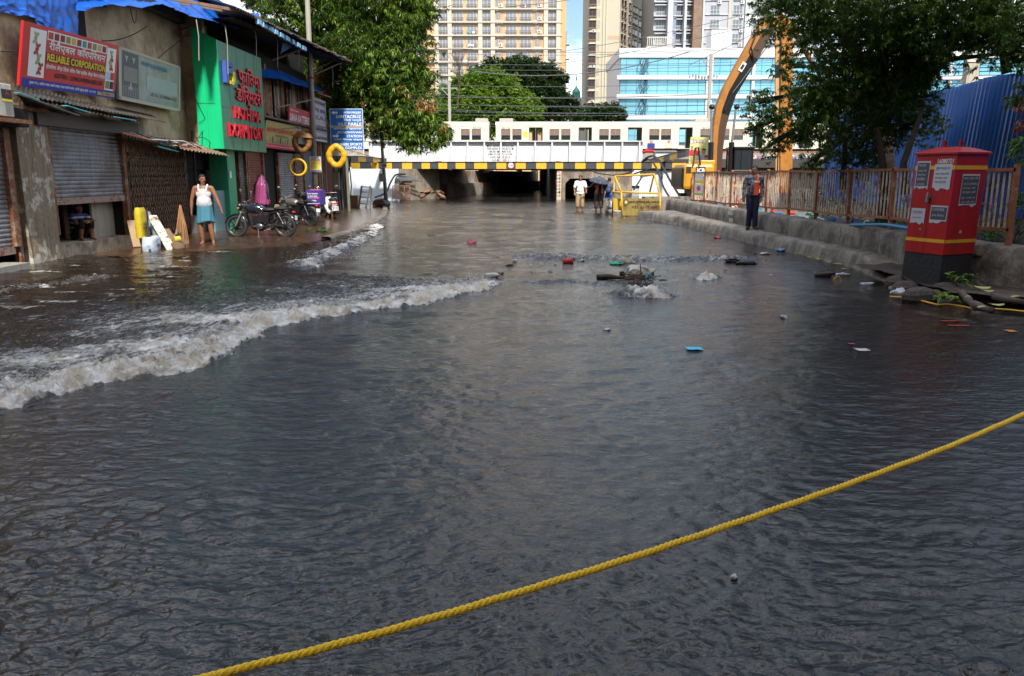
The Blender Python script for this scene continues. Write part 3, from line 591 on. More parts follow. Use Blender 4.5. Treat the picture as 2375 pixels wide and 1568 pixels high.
# ================================================================ trains
def coach(x0px, x1px, Yc, wins, doors, roof, label, numbers=()):
    pl = lambda x, y=330: PY(x, y, Yc)
    zb, zt = pl(1200, 345).z, pl(1200, 282).z; x0, x1 = pl(x0px).x, pl(x1px).x; D = 3.2
    r = thing('train_coach', ((x0 + x1) / 2, Yc, zb - .9), label, 'train', 'coaches of the train on the bridge')
    cream = mat('coach_cream', (0.62, 0.58, 0.44), .45, var=.05, scale=.6, streak=.15, scol=(.55, .45, .35)); brown = mat('coach_shade', (0.19, 0.12, 0.085), .4)
    zw0, zw1, zd0, zd1 = pl(1200, 324).z, pl(1200, 300).z, zb + .05, pl(1200, 296).z
    op = sorted([(pl(a).x, pl(b).x, zw0, zw1, 'w') for a, b in wins] + [(pl(a).x, pl(b).x, zd0, zd1, 'd') for a, b in doors])
    op = [o for o in op if o[0] > x0 and o[1] < x1]
    b_ = MB()
    for ys in ((Yc, Yc + .06), (Yc + D - .06, Yc + D)):
        cur = x0
        for (a, b, z0, z1, k) in op:
            b_.mm(cur, a, ys[0], ys[1], zb, zt - .35); b_.mm(a, b, ys[0], ys[1], z1, zt - .35)
            if z0 - zb > .02: b_.mm(a, b, ys[0], ys[1], zb, z0)
            cur = b
        b_.mm(cur, x1, ys[0], ys[1], zb, zt - .35)
    for xx in (x0, x1 - .06): b_.mm(xx, xx + .06, Yc + .06, Yc + D - .06, zb, zt - .3)
    # curved roof
    sec = [(Yc - .02, zt - .36), (Yc + .02, zt - .2), (Yc + .25, zt - .06), (Yc + .8, zt + .04), (Yc + 1.6, zt + .08), (Yc + D - .8, zt + .04), (Yc + D - .2, zt - .06), (Yc + D + .02, zt - .36)]
    b_.grid([[(x, y, z) for y, z in sec] for x in (x0 - .03, x1 + .03)])
    b_.add([(x0, y, z) for y, z in sec], [tuple(range(len(sec)))]); b_.add([(x1, y, z) for y, z in sec], [tuple(range(len(sec)))[::-1]])
    b_.mm(x0, x1, Yc - .03, Yc, zt - .37, zt - .33)
    obj('body', b_, cream, r)
    f_ = MB(); f_.mm(x0, x1, Yc + .06, Yc + D - .06, zb - .1, zb); f_.mm(x0 + 1, x1 - 1, Yc + .5, Yc + D - .5, zb - .7, zb - .1); obj('underframe', f_, M_['black'], r)
    for (a, b, z0, z1, k) in op:
        if k == 'w':
            w = MB(); zm = z0 + (z1 - z0) * .45
            w.mm(a, b, Yc + .02, Yc + .04, zm, z1, m=0); w.mm(a, b, Yc + .03, Yc + .04, z0, zm, m=1)
            w.mm((a + b) / 2 - .02, (a + b) / 2 + .02, Yc + .005, Yc + .02, zm, z1, m=2)
            for q in ((a - .04, a, z0, z1), (b, b + .04, z0, z1), (a, b, z1, z1 + .04), (a, b, z0 - .04, z0), (a, b, zm - .02, zm + .02)): w.mm(q[0], q[1], Yc - .015, Yc + .015, q[2], q[3], m=2)
            obj('window', w, [brown, M_['glassd'], M_['steel']], r)
        else:
            d_ = MB(); c_ = (a + b) / 2
            d_.tube([(c_, Yc + .1, z0), (c_, Yc + .1, z1)], .025, 6); d_.mm(a - .03, a, Yc - .01, Yc + .1, z0, z1); d_.mm(b, b + .03, Yc - .01, Yc + .1, z0, z1); d_.mm(a, b, Yc - .01, Yc + .1, z1, z1 + .04)
            obj('doorway', d_, M_['steel'], r)
    for a, b in roof:
        v = MB(); v.mm(pl(a).x, pl(b).x, Yc + .7, Yc + 2.2, zt + .02, zt + .34); obj('roof_vent', v, mat('vent_grey', (.36, .32, .28)), r, bevel=.06)
    if numbers:
        t_ = MB()
        for (x, s) in numbers: put_text(t_, s, (pl(x).x, Yc - .005, pl(x, 298.5).z), (1, 0, 0), (0, 0, 1), (0, .85, 0, .14), bold=.02, lift=.006)
        obj('coach_number', t_, mat('number_grey', (.22, .22, .22)), r)
    return r
C0 = 1150
coach(C0, 1655, 78, [(1163, 1183), (1189, 1209), (1275, 1296), (1302, 1322), (1390, 1411), (1416, 1438), (1506, 1528), (1533, 1555), (1624, 1646)], [(1227, 1258), (1342, 1372), (1456, 1488), (1575, 1605)], [(1158, 1190), (1614, 1645)],
      'cream train coach with four open doors above the middle of the bridge', [(1165, '80 73A'), (1628, '8072A')])
coach(640, 1134, 78, [(1070, 1089), (1095, 1115), (950, 971), (976, 997), (860, 880), (884, 905)], [(1018, 1048), (905, 930)], [(1102, 1132)], 'cream train coach at the left, half hidden by the drooping mango branches', [(1097, '8073B')])
coach(1664, 2160, 78, [(1668, 1690), (1700, 1722), (1790, 1812), (1818, 1838), (1900, 1920)], [(1738, 1768), (1850, 1880)], [], 'cream train coach at the right behind the excavator arm and dark tree', [(1670, '8072C')])
m = MB(); 
sgn = MB(); q = PY(1224, 318, 77.97); sgn.mm(PY(1214, 318, 78).x, PY(1223, 318, 78).x, 77.96, 77.99, PY(1214, 317, 78).z, PY(1214, 305, 78).z)
o = obj('yellow_door_sticker', sgn, M_['yel']); 
for ch in COL.objects:
    if ch.get('label', '').startswith('cream train coach with four'):
        o.parent = ch; o.location = -Vector(ch.location); break

# ================================================================ far buildings
def make_window(style):
    w = MB()
    if style == 'yellow':
        w.mm(-1.05, 1.05, -.02, .05, 0, 2.1, m=1)
        for x in (-1.05, -.35, .35, 1.0): w.mm(x, x + .07, -.08, -.02, 0, 2.1, m=0)
        w.mm(-1.1, 1.1, -.08, -.02, 2.03, 2.12, m=0)
        w.mm(-1.15, 1.15, -.45, -.0, -.14, -.02, m=3)
        for k in range(13): w.mm(-1.08 + k * .178, -1.05 + k * .178, -.42, -.39, 0, .95, m=2)
        w.mm(-1.12, 1.12, -.43, -.38, .92, .98, m=2); w.mm(-1.12, 1.12, -.43, -.38, .45, .49, m=2)
        w.mm(-1.12, -1.07, -.4, 0, .92, .98, m=2); w.mm(1.07, 1.12, -.4, 0, .92, .98, m=2)
        return w, [flat('window_white', (.55, .54, .52)), mat('pane_pale', (.22, .23, .25), .15, var=.5, scale=.7), flat('grille_brown', (.09, .05, .04)), flat('sill_cream', (.50, .42, .32))]
    if style == 'beige':
        w.mm(-.62, .62, -.02, .05, 0, 1.7, m=1); w.mm(-.03, .03, -.05, -.02, 0, 1.7, m=0); w.mm(-.75, .75, -.4, 0, 1.72, 1.82, m=3); w.mm(-.66, .66, -.06, -.02, -.06, 0, m=0); w.mm(-.6, .6, -.3, -.05, -.02, .28, m=2)
        return w, [flat('frame_dark', (.08, .05, .04)), mat('pane_brown', (.035, .02, .018), .2, var=.4, scale=.8), flat('grille_rust', (.16, .09, .06)), flat('shade_cream', (.62, .56, .44))]
    w.mm(-.95, .95, -.02, .05, 0, 1.9, m=1)
    for x in (-.95, -.32, .3, .9): w.mm(x, x + .06, -.07, -.02, 0, 1.9, m=0)
    w.mm(-1.0, 1.0, -.07, -.02, 1.86, 1.94, m=0); w.mm(-1.0, 1.0, -.35, 0, -.1, 0, m=0)
    for k in range(9): w.mm(-.95 + k * .23, -.92 + k * .23, -.33, -.3, 0, .8, m=0)
    w.mm(-1, 1, -.34, -.29, .78, .84, m=0)
    return w, [flat('frame_white', (.52, .53, .54)), mat('pane_grey', (.15, .17, .18), .15, var=.5, scale=.6), flat('grille_w', (.7, .7, .7)), flat('shade_w', (.7, .7, .7))]
_wm = {}
def win_at(parent, style, p, rz=0.0, sx=1.0, sz=1.0):
    if style not in _wm:
        w, ms = make_window(style); o = obj('window', w, ms); _wm[style] = o.data; bpy.data.objects.remove(o)
    o = bpy.data.objects.new('window', _wm[style]); COL.objects.link(o); o.parent = parent; o.location = Vector(p) - wloc(parent); o.rotation_euler = (0, 0, rz); o.scale = (sx, 1, sz)
_ac = None
def ac_at(parent, p, s=1.0, rz=0.0):
    global _ac
    if _ac is None:
        m = MB(); m.mm(-.42, .42, -.35, 0, 0, .62); 
        m.torus((-.1, -.36, .31), .22, .02, 'y', 16, 5, m=1); disc_pts = [(-.1 + .21 * math.cos(k * .524), -.352, .31 + .21 * math.sin(k * .524)) for k in range(12)]; m.add(disc_pts, [tuple(range(12))], 1)
        o = obj('air_conditioner', m, [flat('ac_white', (.70, .69, .66)), flat('ac_dark', (.12, .12, .12))]); _ac = o.data; bpy.data.objects.remove(o)
    o = bpy.data.objects.new('air_conditioner', _ac); COL.objects.link(o); o.parent = parent; o.location = Vector(p) - wloc(parent); o.scale = (s, s, s); o.rotation_euler = (0, 0, rz)

def yellow_tower():
    Yt = 180.0; pl = lambda x, y: PY(x, y, Yt)
    x0, x1 = pl(880, 100).x, pl(1299, 100).x; r = thing('apartment_tower', ((x0 + x1) / 2, Yt, 0), 'tall yellow apartment tower with white bands and railed windows behind the train', 'building')
    wall = mat('tower_yellow', (0.52, 0.34, 0.17), .8, var=.10, scale=.15, streak=.3, scol=(.55, .40, .26)); band = mat('tower_white_band', (0.49, 0.42, 0.34), .7, streak=.3, scol=(.5, .42, .34))
    ztop = pl(1000, -230).z; b_ = MB(); b_.mm(x0, x1, Yt, Yt + 22, 0, ztop); b_.mm(x1, pl(1309, 100).x + .5, Yt + 3, Yt + 22, 0, ztop, m=0); obj('wall', b_, wall, r)
    zf = [pl(1200, 22 + 30.7 * k).z for k in range(-8, 10)]
    b_ = MB()
    for z in zf: b_.mm(x0, x1 + .4, Yt - .75, Yt - .003, z - .12, z + .16); b_.mm(x0, x1 + .3, Yt - .4, Yt - .003, z - .34, z - .24)
    for px in (1012, 1043, 1114, 1143, 1266, 1295): x = pl(px, 50).x; b_.mm(x - .45, x + .45, Yt - .6, Yt - .006, 0, ztop)
    obj('band', b_, band, r)
    rec = MB()
    for px in (1156, 1246): x = pl(px, 50).x; rec.mm(x - .95, x + .95, Yt - .05, Yt - .009, 0, ztop)
    obj('service_recess', rec, mat('recess_tan', (.45, .30, .18), .9, streak=.5), r)
    rng = random.Random(5); cols = (910, 965, 1029, 1062, 1094, 1126, 1185, 1219, 1279); nwin = 0
    for k, z in enumerate(zf):
        if z < pl(1000, 215).z - 1 or z > pl(1000, -12).z: continue
        for c in cols:
            x = pl(c, 50).x; win_at(r, 'yellow', (x, Yt, z - 2.62), sx=1.0 if c < 1150 else 1.12)
            if c in (1029, 1062, 1094) and rng.random() < .2: ac_at(r, (x + 1.5, Yt - .1, z - 3.0))
        for c in (1156, 1246):
            x = pl(c, 50).x; ac_at(r, (x - .45, Yt - .1, z - 3.0)); ac_at(r, (x + .5, Yt - .1, z - 3.0 if rng.random() < .7 else z - 2.2))
            w = MB(); w.mm(x - .4, x + .4, Yt - .12, Yt - .05, z - 1.9, z - .7, m=1); w.mm(x - .44, x + .44, Yt - .15, Yt - .12, z - .72, z - .64); w.mm(x - .02, x + .02, Yt - .15, Yt - .12, z - 1.9, z - .7)
            obj('window', w, [flat('window_white', (.75, .74, .72)), mat('pane_pale', (.30, .31, .33))], r)
        for c in cols:
            if rng.random() < .22:                       # washing on the grilles
                x = pl(c, 50).x; w = MB()
                for j in range(rng.randint(2, 5)):
                    a_ = x - .9 + j * .33 + rng.random() * .1; w.mm(a_, a_ + .16 + rng.random() * .08, Yt - .5, Yt - .47, z - 2.3 + rng.random() * .2, z - 1.8 + rng.random() * .2, m=rng.randint(0, 3))
                obj('washing', w, [flat('cloth_red', (.5, .05, .06)), flat('cloth_blue', (.1, .2, .5)), flat('cloth_white', (.75, .75, .75)), flat('cloth_teal', (.1, .4, .4))], r)
    return r
yellow_tower()
def side_block():
    p = PY(1309, 120, 182); q = PY(1319, 80, 188); b_ = MB(); zt = PY(1315, 72, 188).z
    r = thing('apartment_block', (q.x - 2, 188, 0), 'dark weathered block showing at the right edge of the yellow tower', 'building')
    b_.mm(p.x - 4, q.x - .5, 188, 210, 0, zt); obj('wall', b_, mat('block_dark', (.16, .13, .10), .9, streak=.6), r)
    b_ = MB()
    for k in range(9): b_.mm(p.x - 3, q.x + .2, 187.4, 189, zt - 3.0 - k * 3.1, zt - 2.85 - k * 3.1)
    obj('ledge', b_, M_['concl'], r)
side_block()

def beige_tower():
    Yt = 200.0; pl = lambda x, y: PY(x, y, Yt); r = thing('apartment_tower', (pl(1420, 100).x, Yt, 0), 'tall pale beige tower with small dark windows behind the glass office block', 'building')
    wall = mat('tower_beige', (0.45, 0.41, 0.32), .8, var=.08, scale=.12, streak=.25, scol=(.45, .40, .32)); ztop = pl(1400, -230).z
    xa, xb, xc = pl(1367, 100).x, pl(1436, 100).x, pl(1512, 100).x
    b_ = MB(); b_.mm(xa, xb, Yt, Yt + 20, 0, ztop); b_.prism([(xb, Yt, 0), (xc, Yt + 16, 0), (xc, Yt + 30, 0), (xb, Yt + 20, 0)], (0, 0, ztop)); obj('wall', b_, wall, r)
    b_ = MB()
    for px, w in ((1388, 1.0), (1400, .35), (1407, .35)): x = pl(px, 50).x; b_.mm(x - w / 2, x + w / 2, Yt - .35, Yt - .003, 0, ztop)
    obj('pilaster', b_, mat('pilaster_cream', (.50, .45, .34)), r)
    b_ = MB()
    for py in (86, 127, 147): z = pl(1400, py).z; b_.mm(pl(1409, 100).x, xb, Yt - .03, Yt - .004, z - .5, z + .3)
    obj('tan_band', b_, flat('tan_band', (.44, .31, .20)), r)
    for k in range(-1, 9):
        z = pl(1375, 40 + 27.2 * k).z
        win_at(r, 'beige', (pl(1374, 50).x, Yt, z), sx=1.35, sz=1.1)
        w = MB(); x = pl(1388, 50).x
        for j in range(8): w.mm(x - .35, x + .35, Yt - .40, Yt - .35, z + j * .25, z + j * .25 + .12)
        obj('louvre', w, flat('louvre', (.42, .37, .28)), r)
        if k % 3 == 1: ac_at(r, (pl(1377, 50).x, Yt - .1, z - .8))
        for t, sx in ((.10, .8), (.22, .8), (.42, 1.1), (.60, .8), (.72, 1.2), (.90, 1.1)):
            px_ = xb + (xc - xb) * t; py_ = Yt + 16 * t; ang = math.atan2(16, xc - xb)
            win_at(r, 'beige', (px_ + .02, py_ - .02, z), rz=ang, sx=sx * 1.25, sz=1.0)
beige_tower()
def small_tower_far():
    r = thing('low_building', PY(1345, 240, 240), 'small white low building in the gap between the two towers', 'building')
    b_ = MB(); b_.mm(PY(1325, 240, 240).x, PY(1368, 240, 240).x, 240, 250, 0, PY(1340, 228, 240).z); obj('wall', b_, M_['white'], r)
    b_ = MB()
    for k in range(4): x = PY(1330 + k * 9, 240, 240).x; b_.mm(x, x + .8, 239.95, 240, PY(1340, 244, 240).z, PY(1340, 236, 240).z)
    obj('window', b_, M_['glassd'], r)
    m = thing('mosque_dome', PY(1337, 215, 260), 'tiny dark green dome with finial in the gap between towers', 'dome')
    c = PY(1337, 218, 260); b_ = MB(); b_.mm(c.x - 1.3, c.x + 1.3, 260, 262, 0, c.z); b_.lathe((c.x, 261, c.z), [(1.2, 0), (1.35, .5), (1.1, 1.2), (.5, 1.9), (.12, 2.5), (.1, 4.2), (.25, 4.4), (.05, 6)], 12); obj('dome', b_, flat('dome_green', (.02, .12, .09)), m, True)
small_tower_far()
def grey_tower():
    Yt = 190.0; pl = lambda x, y: PY(x, y, Yt); r = thing('apartment_tower', (pl(1650, 100).x, Yt, 0), 'wide grey and white apartment tower with a brown stone strip behind the glass office block', 'building')
    ztop = pl(1600, -230).z; g_ = mat('tower_grey', (.36, .37, .40), .8, var=.08, scale=.15, streak=.2, scol=(.3, .3, .32)); wt_ = mat('tower_white', (.48, .49, .52), .7, streak=.15, scol=(.5, .5, .5)); bl = flat('tower_slate', (.22, .25, .33))
    b_ = MB(); b_.mm(pl(1519, 50).x, pl(1605, 50).x, Yt + 2, Yt + 20, 0, ztop, m=0); b_.mm(pl(1625, 50).x, pl(1900, 50).x, Yt, Yt + 20, 0, ztop, m=0); b_.mm(pl(1600, 50).x, pl(1632, 50).x, Yt + 4, Yt + 18, 0, ztop, m=2)
    for a, b in ((1548, 1559), (1586, 1591), (1628, 1632), (1726, 1741), (1808, 1816)): b_.mm(pl(a, 50).x, pl(b, 50).x, Yt - .6, Yt + 3, 0, ztop + .1, m=1)
    b_.mm(pl(1559, 50).x, pl(1570, 50).x, Yt + .8, Yt + 3, 0, ztop - .1, m=2)
    obj('wall', b_, [g_, wt_, bl], r)
    b_ = MB(); b_.mm(pl(1606, 50).x, pl(1626, 50).x, Yt - .9, Yt + 5, 0, ztop + .2); obj('stone_strip', b_, mat('brown_stone', (.21, .14, .10), .95, var=.5, scale=.9, bump=1), r)
    b_ = MB(); b_.mm(pl(1688, 50).x, pl(1693, 50).x, Yt - .3, Yt, 0, ztop); b_.mm(pl(1770, 50).x, pl(1775, 50).x, Yt - .3, Yt, 0, ztop); obj('drain_pipe', b_, flat('pipe_tan', (.45, .38, .30)), r)
    rng = random.Random(9)
    for k in range(-1, 6):
        z = pl(1650, 29 + 33 * k).z
        b_ = MB()
        b_.mm(pl(1632, 50).x, pl(1688, 50).x, Yt - .25, Yt, z - .55, z - .35)
        for px, w in ((1534, 3.2), (1578, 3.0), (1600, 3.0)):
            x = pl(px, 50).x; b_.mm(x - w / 2, x + w / 2, Yt + .6, Yt + 2, z - .7, z - .5); b_.mm(x - w / 2 + .2, x + w / 2 - .2, Yt + .8, Yt + 2, z + 1.7, z + 1.9)
        obj('ledge', b_, wt_, r)
        for px in (1534, 1578, 1600): win_at(r, 'grey', (pl(px, 50).x, Yt + 1.95, z - .35), sx=.95)
        for px in (1657, 1710, 1757, 1790, 1835, 1870): win_at(r, 'grey', (pl(px, 50).x, Yt, z - .35), sx=1.1 if px != 1835 else .9)
        for px in (1666, 1719, 1749):
            if rng.random() < .6: ac_at(r, (pl(px, 50).x, Yt - .1, z - 1.25))
grey_tower()

def glass_office():
    Yt = 130.0; pl = lambda x, y: PY(x, y, Yt); r = thing('office_block', (pl(1620, 200).x, Yt, 0), 'low white office block with bands of bright blue mirror glass behind the train', 'building')
    x0, x1 = pl(1437, 200).x, pl(2420, 200).x; xm = pl(1640, 200).x; wh = mat('office_white', (.58, .58, .58), .5, var=.04, scale=.2, streak=.12, scol=(.5, .5, .48))
    zt = pl(1500, 112).z; ye = Yt
    b_ = MB(); b_.mm(x0, x1, Yt + .5, Yt + 18, 0, zt - .05); b_.mm(x0 - .2, x1, Yt - .3, Yt + 18, pl(1500, 134).z, zt)
    for py in (180.5, 224.5, 273): z = pl(1500, py).z; b_.mm(x0 - .5, x1, Yt - .6, Yt + .5, z - .3, z + .32)
    for px in (1640, 1648, 1745, 1915, 2060, 2200): x = pl(px, 200).x; b_.mm(x - .22, x + .22, Yt - .35, Yt + .5, 0, zt)
    b_.mm(pl(1643, 200).x, pl(1690, 200).x, Yt - .4, Yt + 3, pl(1500, 134).z, pl(1500, 70).z)
    obj('wall', b_, wh, r)
    gl = bpy.data.materials.new('blue_mirror_glass'); gl.use_nodes = True; t = gl.node_tree; b = t.nodes['Principled BSDF']
    tc = t.nodes.new('ShaderNodeTexCoord'); n_ = t.nodes.new('ShaderNodeTexNoise'); n_.inputs['Scale'].default_value = .25; n_.inputs['Detail'].default_value = 4; t.links.new(tc.outputs['Object'], n_.inputs[0])
    mx = t.nodes.new('ShaderNodeMixRGB'); mx.inputs[1].default_value = (.13, .40, .54, 1); mx.inputs[2].default_value = (.28, .54, .62, 1); t.links.new(n_.outputs['Fac'], mx.inputs[0]); t.links.new(mx.outputs[0], b.inputs['Base Color'])
    b.inputs['Metallic'].default_value = .35; b.inputs['Roughness'].default_value = .12
    for (pa, pb) in ((136, 177), (184, 221), (228, 270), (276, 330)):
        g_ = MB(); z1, z0 = pl(1500, pa).z, pl(1500, pb).z; g_.mm(x0 + .1, x1 - .3, Yt, Yt + .06, z0, z1)
        s = obj('glass_band', g_, gl, r)
        g_ = MB(); x = x0 + 1
        while x < x1 - 1: g_.mm(x - .025, x + .025, Yt - .06, Yt - .003, z0, z1); x += 1.62
        for f_ in (.28, .62): g_.mm(x0 + .1, x1 - .3, Yt - .05, Yt - .002, z0 + (z1 - z0) * f_, z0 + (z1 - z0) * f_ + .04)
        obj('mullion', g_, flat('mullion_blue', (.05, .20, .30)), s)
    g_ = MB()                                            # cables hanging in front of the glass
    rng = random.Random(2)
    for k in range(9):
        x = pl(1490 + rng.uniform(-8, 8), 200).x; pts = []
        for i in range(26): pts.append((x + .35 * math.sin(i * .7 + k) + rng.uniform(-.15, .15), Yt - .2 - rng.random() * .3, pl(1500, 136 + i * 5.6).z))
        g_.tube(pts, .035, 4)
    obj('hanging_cable', g_, flat('cable_dark', (.03, .06, .09)), r)
glass_office()
def water_tank():
    Yt = 150; a = PY(1580 - 75, 85, Yt); b = PY(1558, 85, Yt); r = thing('roof_parapet', (a.x, Yt, 0), 'small streaked balustrade on a roof at the foot of the beige tower', 'parapet')
    m = MB(); m.mm(PY(1500, 100, Yt).x, PY(1562, 100, Yt).x, Yt, Yt + 3, 0, PY(1500, 106, Yt).z)
    zt = PY(1500, 85, Yt).z; z0 = PY(1500, 108, Yt).z; m.mm(PY(1500, 100, Yt).x, PY(1562, 100, Yt).x, Yt, Yt + .3, zt - .2, zt)
    for k in range(14): x = PY(1502 + k * 4.5, 100, Yt).x; m.mm(x - .06, x + .06, Yt, Yt + .2, z0, zt - .2)
    obj('balustrade', m, mat('parapet_stained', (.45, .42, .38), .9, streak=.9), r)
water_tank()
def backdrop_blocks():
    specs = [(560, 700, -20, 150, 'pale block glimpsed through the gaps of the mango tree', (.62, .62, .60)), (700, 860, 20, 170, 'white block seen behind the mango crown', (.70, .70, .72)), (2080, 2500, -60, 170, 'pale grey tower behind the right trees', (.66, .67, .70))]
    for (a, b, top, Yt, lab, c) in specs:
        xa, xb = PY(a, 100, Yt).x, PY(b, 100, Yt).x; z = PY(a, top, Yt).z; r = thing('apartment_block', ((xa + xb) / 2, Yt, 0), lab, 'building')
        m = MB(); m.mm(xa, xb, Yt, Yt + 15, 0, z); obj('wall', m, mat('wall_%d' % a, c, .8, streak=.3), r)
        m = MB()
        for i in range(int((xb - xa) / 4)):
            for k in range(12):
                zz = z - 3 - k * 3.1
                if zz > 3: m.mm(xa + 1.2 + i * 4, xa + 2.8 + i * 4, Yt - .04, Yt, zz, zz + 1.5)
        o = obj('windows', m, M_['glassd'], r); o['kind'] = 'stuff'
backdrop_blocks()
# shade from behind the camera: two unseen blocks added to keep sun off the near street
for x0_, x1_, h_, lb in ((-44, 0.5, 23, 'unseen shading block added behind the camera on the left side'), (0.6, 40, 34.5, 'taller unseen shading block added behind the camera on the right side')):
    m = MB(); m.mm(x0_, x1_, -32, -12, 0, h_); tag(obj('shade_block', m, M_['plaster']), lb, 'building')
# ================================================================ the shops on the left
XF = -9.5
def yz(px, py, X=XF): p = PX(px, py, X); return p.y, p.z
def wall_yz(mb, X, y0, y1, z0, z1, th=0.25, m=0): mb.mm(X - th, X, y0, y1, z0, z1, m)
def roller(name, label, X, y0, y1, z0, z1, m, pitch=0.085, parent=None, rail=True):
    """corrugated roller shutter seen from the street"""
    r = thing(name, (X, (y0 + y1) / 2, z0), label, 'shutter') if parent is None else parent
    n = int((z1 - z0) / pitch); rows = []
    for k in range(n):
        z = z0 + (z1 - z0) * k / n; h = (z1 - z0) / n
        for dz, dx in ((0, 0), (.2, .018), (.55, .026), (.85, .012)): rows.append([(X + dx, y0, z + h * dz), (X + dx + .006 * math.sin(k * 1.9), (y0 + y1) / 2, z + h * dz), (X + dx, y1, z + h * dz)])
    rows.append([(X, y0, z1), (X, (y0 + y1) / 2, z1), (X, y1, z1)])
    s = MB(); s.grid(rows); obj('slats', s, m, r)
    if rail:
        for y in (y0, y1):
            g = MB(); g.mm(X - .02, X + .10, y - .07, y + .07, z0 - .75 if z0 > .8 else z0, z1); obj('guide_rail', g, M_['rust'], r)
    b = MB(); b.mm(X - .01, X + .05, y0 + .05, y1 - .05, z0 - .14, z0); obj('bottom_bar', b, mat('bottom_bar', (.30, .22, .18), .7, col2=(.16, .06, .03), cut=(.5, .6), scale=8), r)
    return r

ya, _ = yz(111, 415); yb, _ = yz(284, 415); zs0 = yz(111, 461)[1]; zs1 = yz(111, 300)[1] + .1
zled = yz(200, 560)[1]
# plaster building (its wall, a dark panel for the shaded roof gap, pillar and step)
b1 = thing('shop_building', (XF - 2, 17, 0), 'old plastered shop building with blue tarpaulin roof behind the two signboards', 'building')
yg = PX(520, 346, -8.4).y
m = MB(); wall_yz(m, XF - .05, 9, ya - .9, zs1, 6.0); m.mm(XF - 2.2, XF - 2, 9, 24, -.3, 6); wall_yz(m, XF - .05, ya - .9, yb + .15, zs1, 5.6); wall_yz(m, XF - .05, yb + .15, yg + 2.5, 2.3, 6.4); m.mm(XF - .1, -8.9, yg + .3, yg + .5, 2.4, 6.2)
m.mm(XF - 6, XF - .05, -11, 9, -.3, 6); obj('wall', m, M_['plaster'], b1)
m = MB()
rows = []
yp0 = yz(62, 500, -9.35)[0]; yp1 = yz(133, 500, -9.35)[0]
for i in range(16):
    z = -.2 + 3.5 * i / 15; rows.append([(-9.6, yp0, z)] + [(-9.36 + .03 * rough(z * 3, k, 31) + (.10 * max(0, .5 - z)), yp0 + (yp1 - yp0) * k / 5, z) for k in range(6)] + [(-9.6, yp1, z)])
m.grid(rows); obj('pillar', m, M_['plasterlow'], b1, smooth=False)
m = MB(); m.mm(XF - 1.3, -9.42, ya + .05, yb + .2, -.2, zled); obj('step', m, mat('step_concrete', (.40, .33, .24), .7, streak=.5, col2=(.17, .14, .11), bump=.5), b1)
y0s = yz(64, 610, -9.0)[0]; m = MB(); m.mm(XF - 1, -8.95, 9, y0s, -.2, PX(50, 612, -8.95).z); obj('step', m, M_['concl'], b1)
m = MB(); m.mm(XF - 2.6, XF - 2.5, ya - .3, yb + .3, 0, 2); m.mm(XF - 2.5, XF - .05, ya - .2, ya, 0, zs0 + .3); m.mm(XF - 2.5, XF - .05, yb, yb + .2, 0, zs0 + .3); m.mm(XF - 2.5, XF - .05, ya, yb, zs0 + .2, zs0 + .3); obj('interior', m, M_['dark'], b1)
m = MB(); ypan = yz(245, 520)[0]; m.mm(XF - .35, XF - .3, ypan, yb, zled, zs0 - .1); obj('cream_panel', m, mat('cream_panel', (.42, .38, .30), .7, streak=.4), b1)
m = MB()
for k, w in ((.35, .16), (.62, .2), (.75, .12)): y = ya + (yb - ya) * k; m.mm(XF - .9, XF - .86, y, y + w, zled, zled + .75)
obj('board', m, M_['wood'], b1)
m = MB(); y2, z2 = yz(330, 90); m.mm(XF - .04, XF - .02, yz(183, 110)[0], yz(206, 110)[0], yz(190, 130)[1], 6); obj('dark_gap_panel', m, M_['dark'], b1)  # black panel paints the shaded gap under the roof
s0y = yz(28, 480, -9.4)[0]
roller('roller_shutter', 'dark roller shutter cut by the left edge of the picture', -9.45, 10.5, s0y, yz(30, 585, -9.4)[1] + .1, 2.6, M_['shutter'])
m = MB(); m.mm(-9.5, -9.38, s0y + .06, s0y + .16, 0, 2.6); obj('door_frame', m, M_['rust'], b1)
m = MB(); m.mm(-9.55, -9.1, 10, s0y + .35, 2.62, 2.95); obj('shutter_box', m, M_['dark'], b1)
m = MB(); m.mm(-9.5, -9.2, 10, yz(80, 290)[0], 2.95, 3.02); obj('lintel', m, M_['rust'], b1)
roller('roller_shutter', 'half raised grey roller shutter above the sitting man', XF, ya, yb, zs0, zs1, M_['shutter'])
m = MB(); y1b = yz(319, 290, -9.3)[0]; zt_ = PX(200, 258, -9.3).z; m.mm(XF, -9.28, ya - .5, y1b, zs1 - .05, zt_ - .12); obj('shutter_box', m, mat('shutter_box', (.075, .05, .05), .6, var=.3), b1)
def corrugated(back0, back1, fr0, fr1, m, n=44, name='sheet', parent=None, amp=.02, jag=.05, seed=1):
    rng = random.Random(seed); mb = MB(); rows = []
    for i in range(n * 4 + 1):
        t = i / (n * 4); a = back0.lerp(back1, t); b = fr0.lerp(fr1, t); w = amp * math.sin(i * math.pi / 2); j = rng.uniform(-jag, jag) if i % 16 == 0 else (j if i else 0)
        rows.append([a.lerp(b, q) + Vector((0, 0, w)) + (b - a).normalized() * (j if q == 1 else 0) for q in (0, .33, .66, 1)])
    mb.grid(rows); return obj(name, mb, m, parent)
aw = thing('awning', PX(200, 250, -9.2), 'dark corrugated awning over the shutter below the red signboard', 'awning', 'awnings along the shops')
corrugated(PX(40, 197, -9.5), PX(352, 268, -9.5), PX(32, 216, -9.0), PX(386, 284, -8.75), M_['tin'], 40, 'upper_sheet', aw, seed=2)
corrugated(PX(44, 214, -9.45), PX(300, 272, -9.45), PX(40, 226, -8.95), PX(322, 283, -8.75), M_['tin'], 30, 'lower_sheet', aw, seed=3)
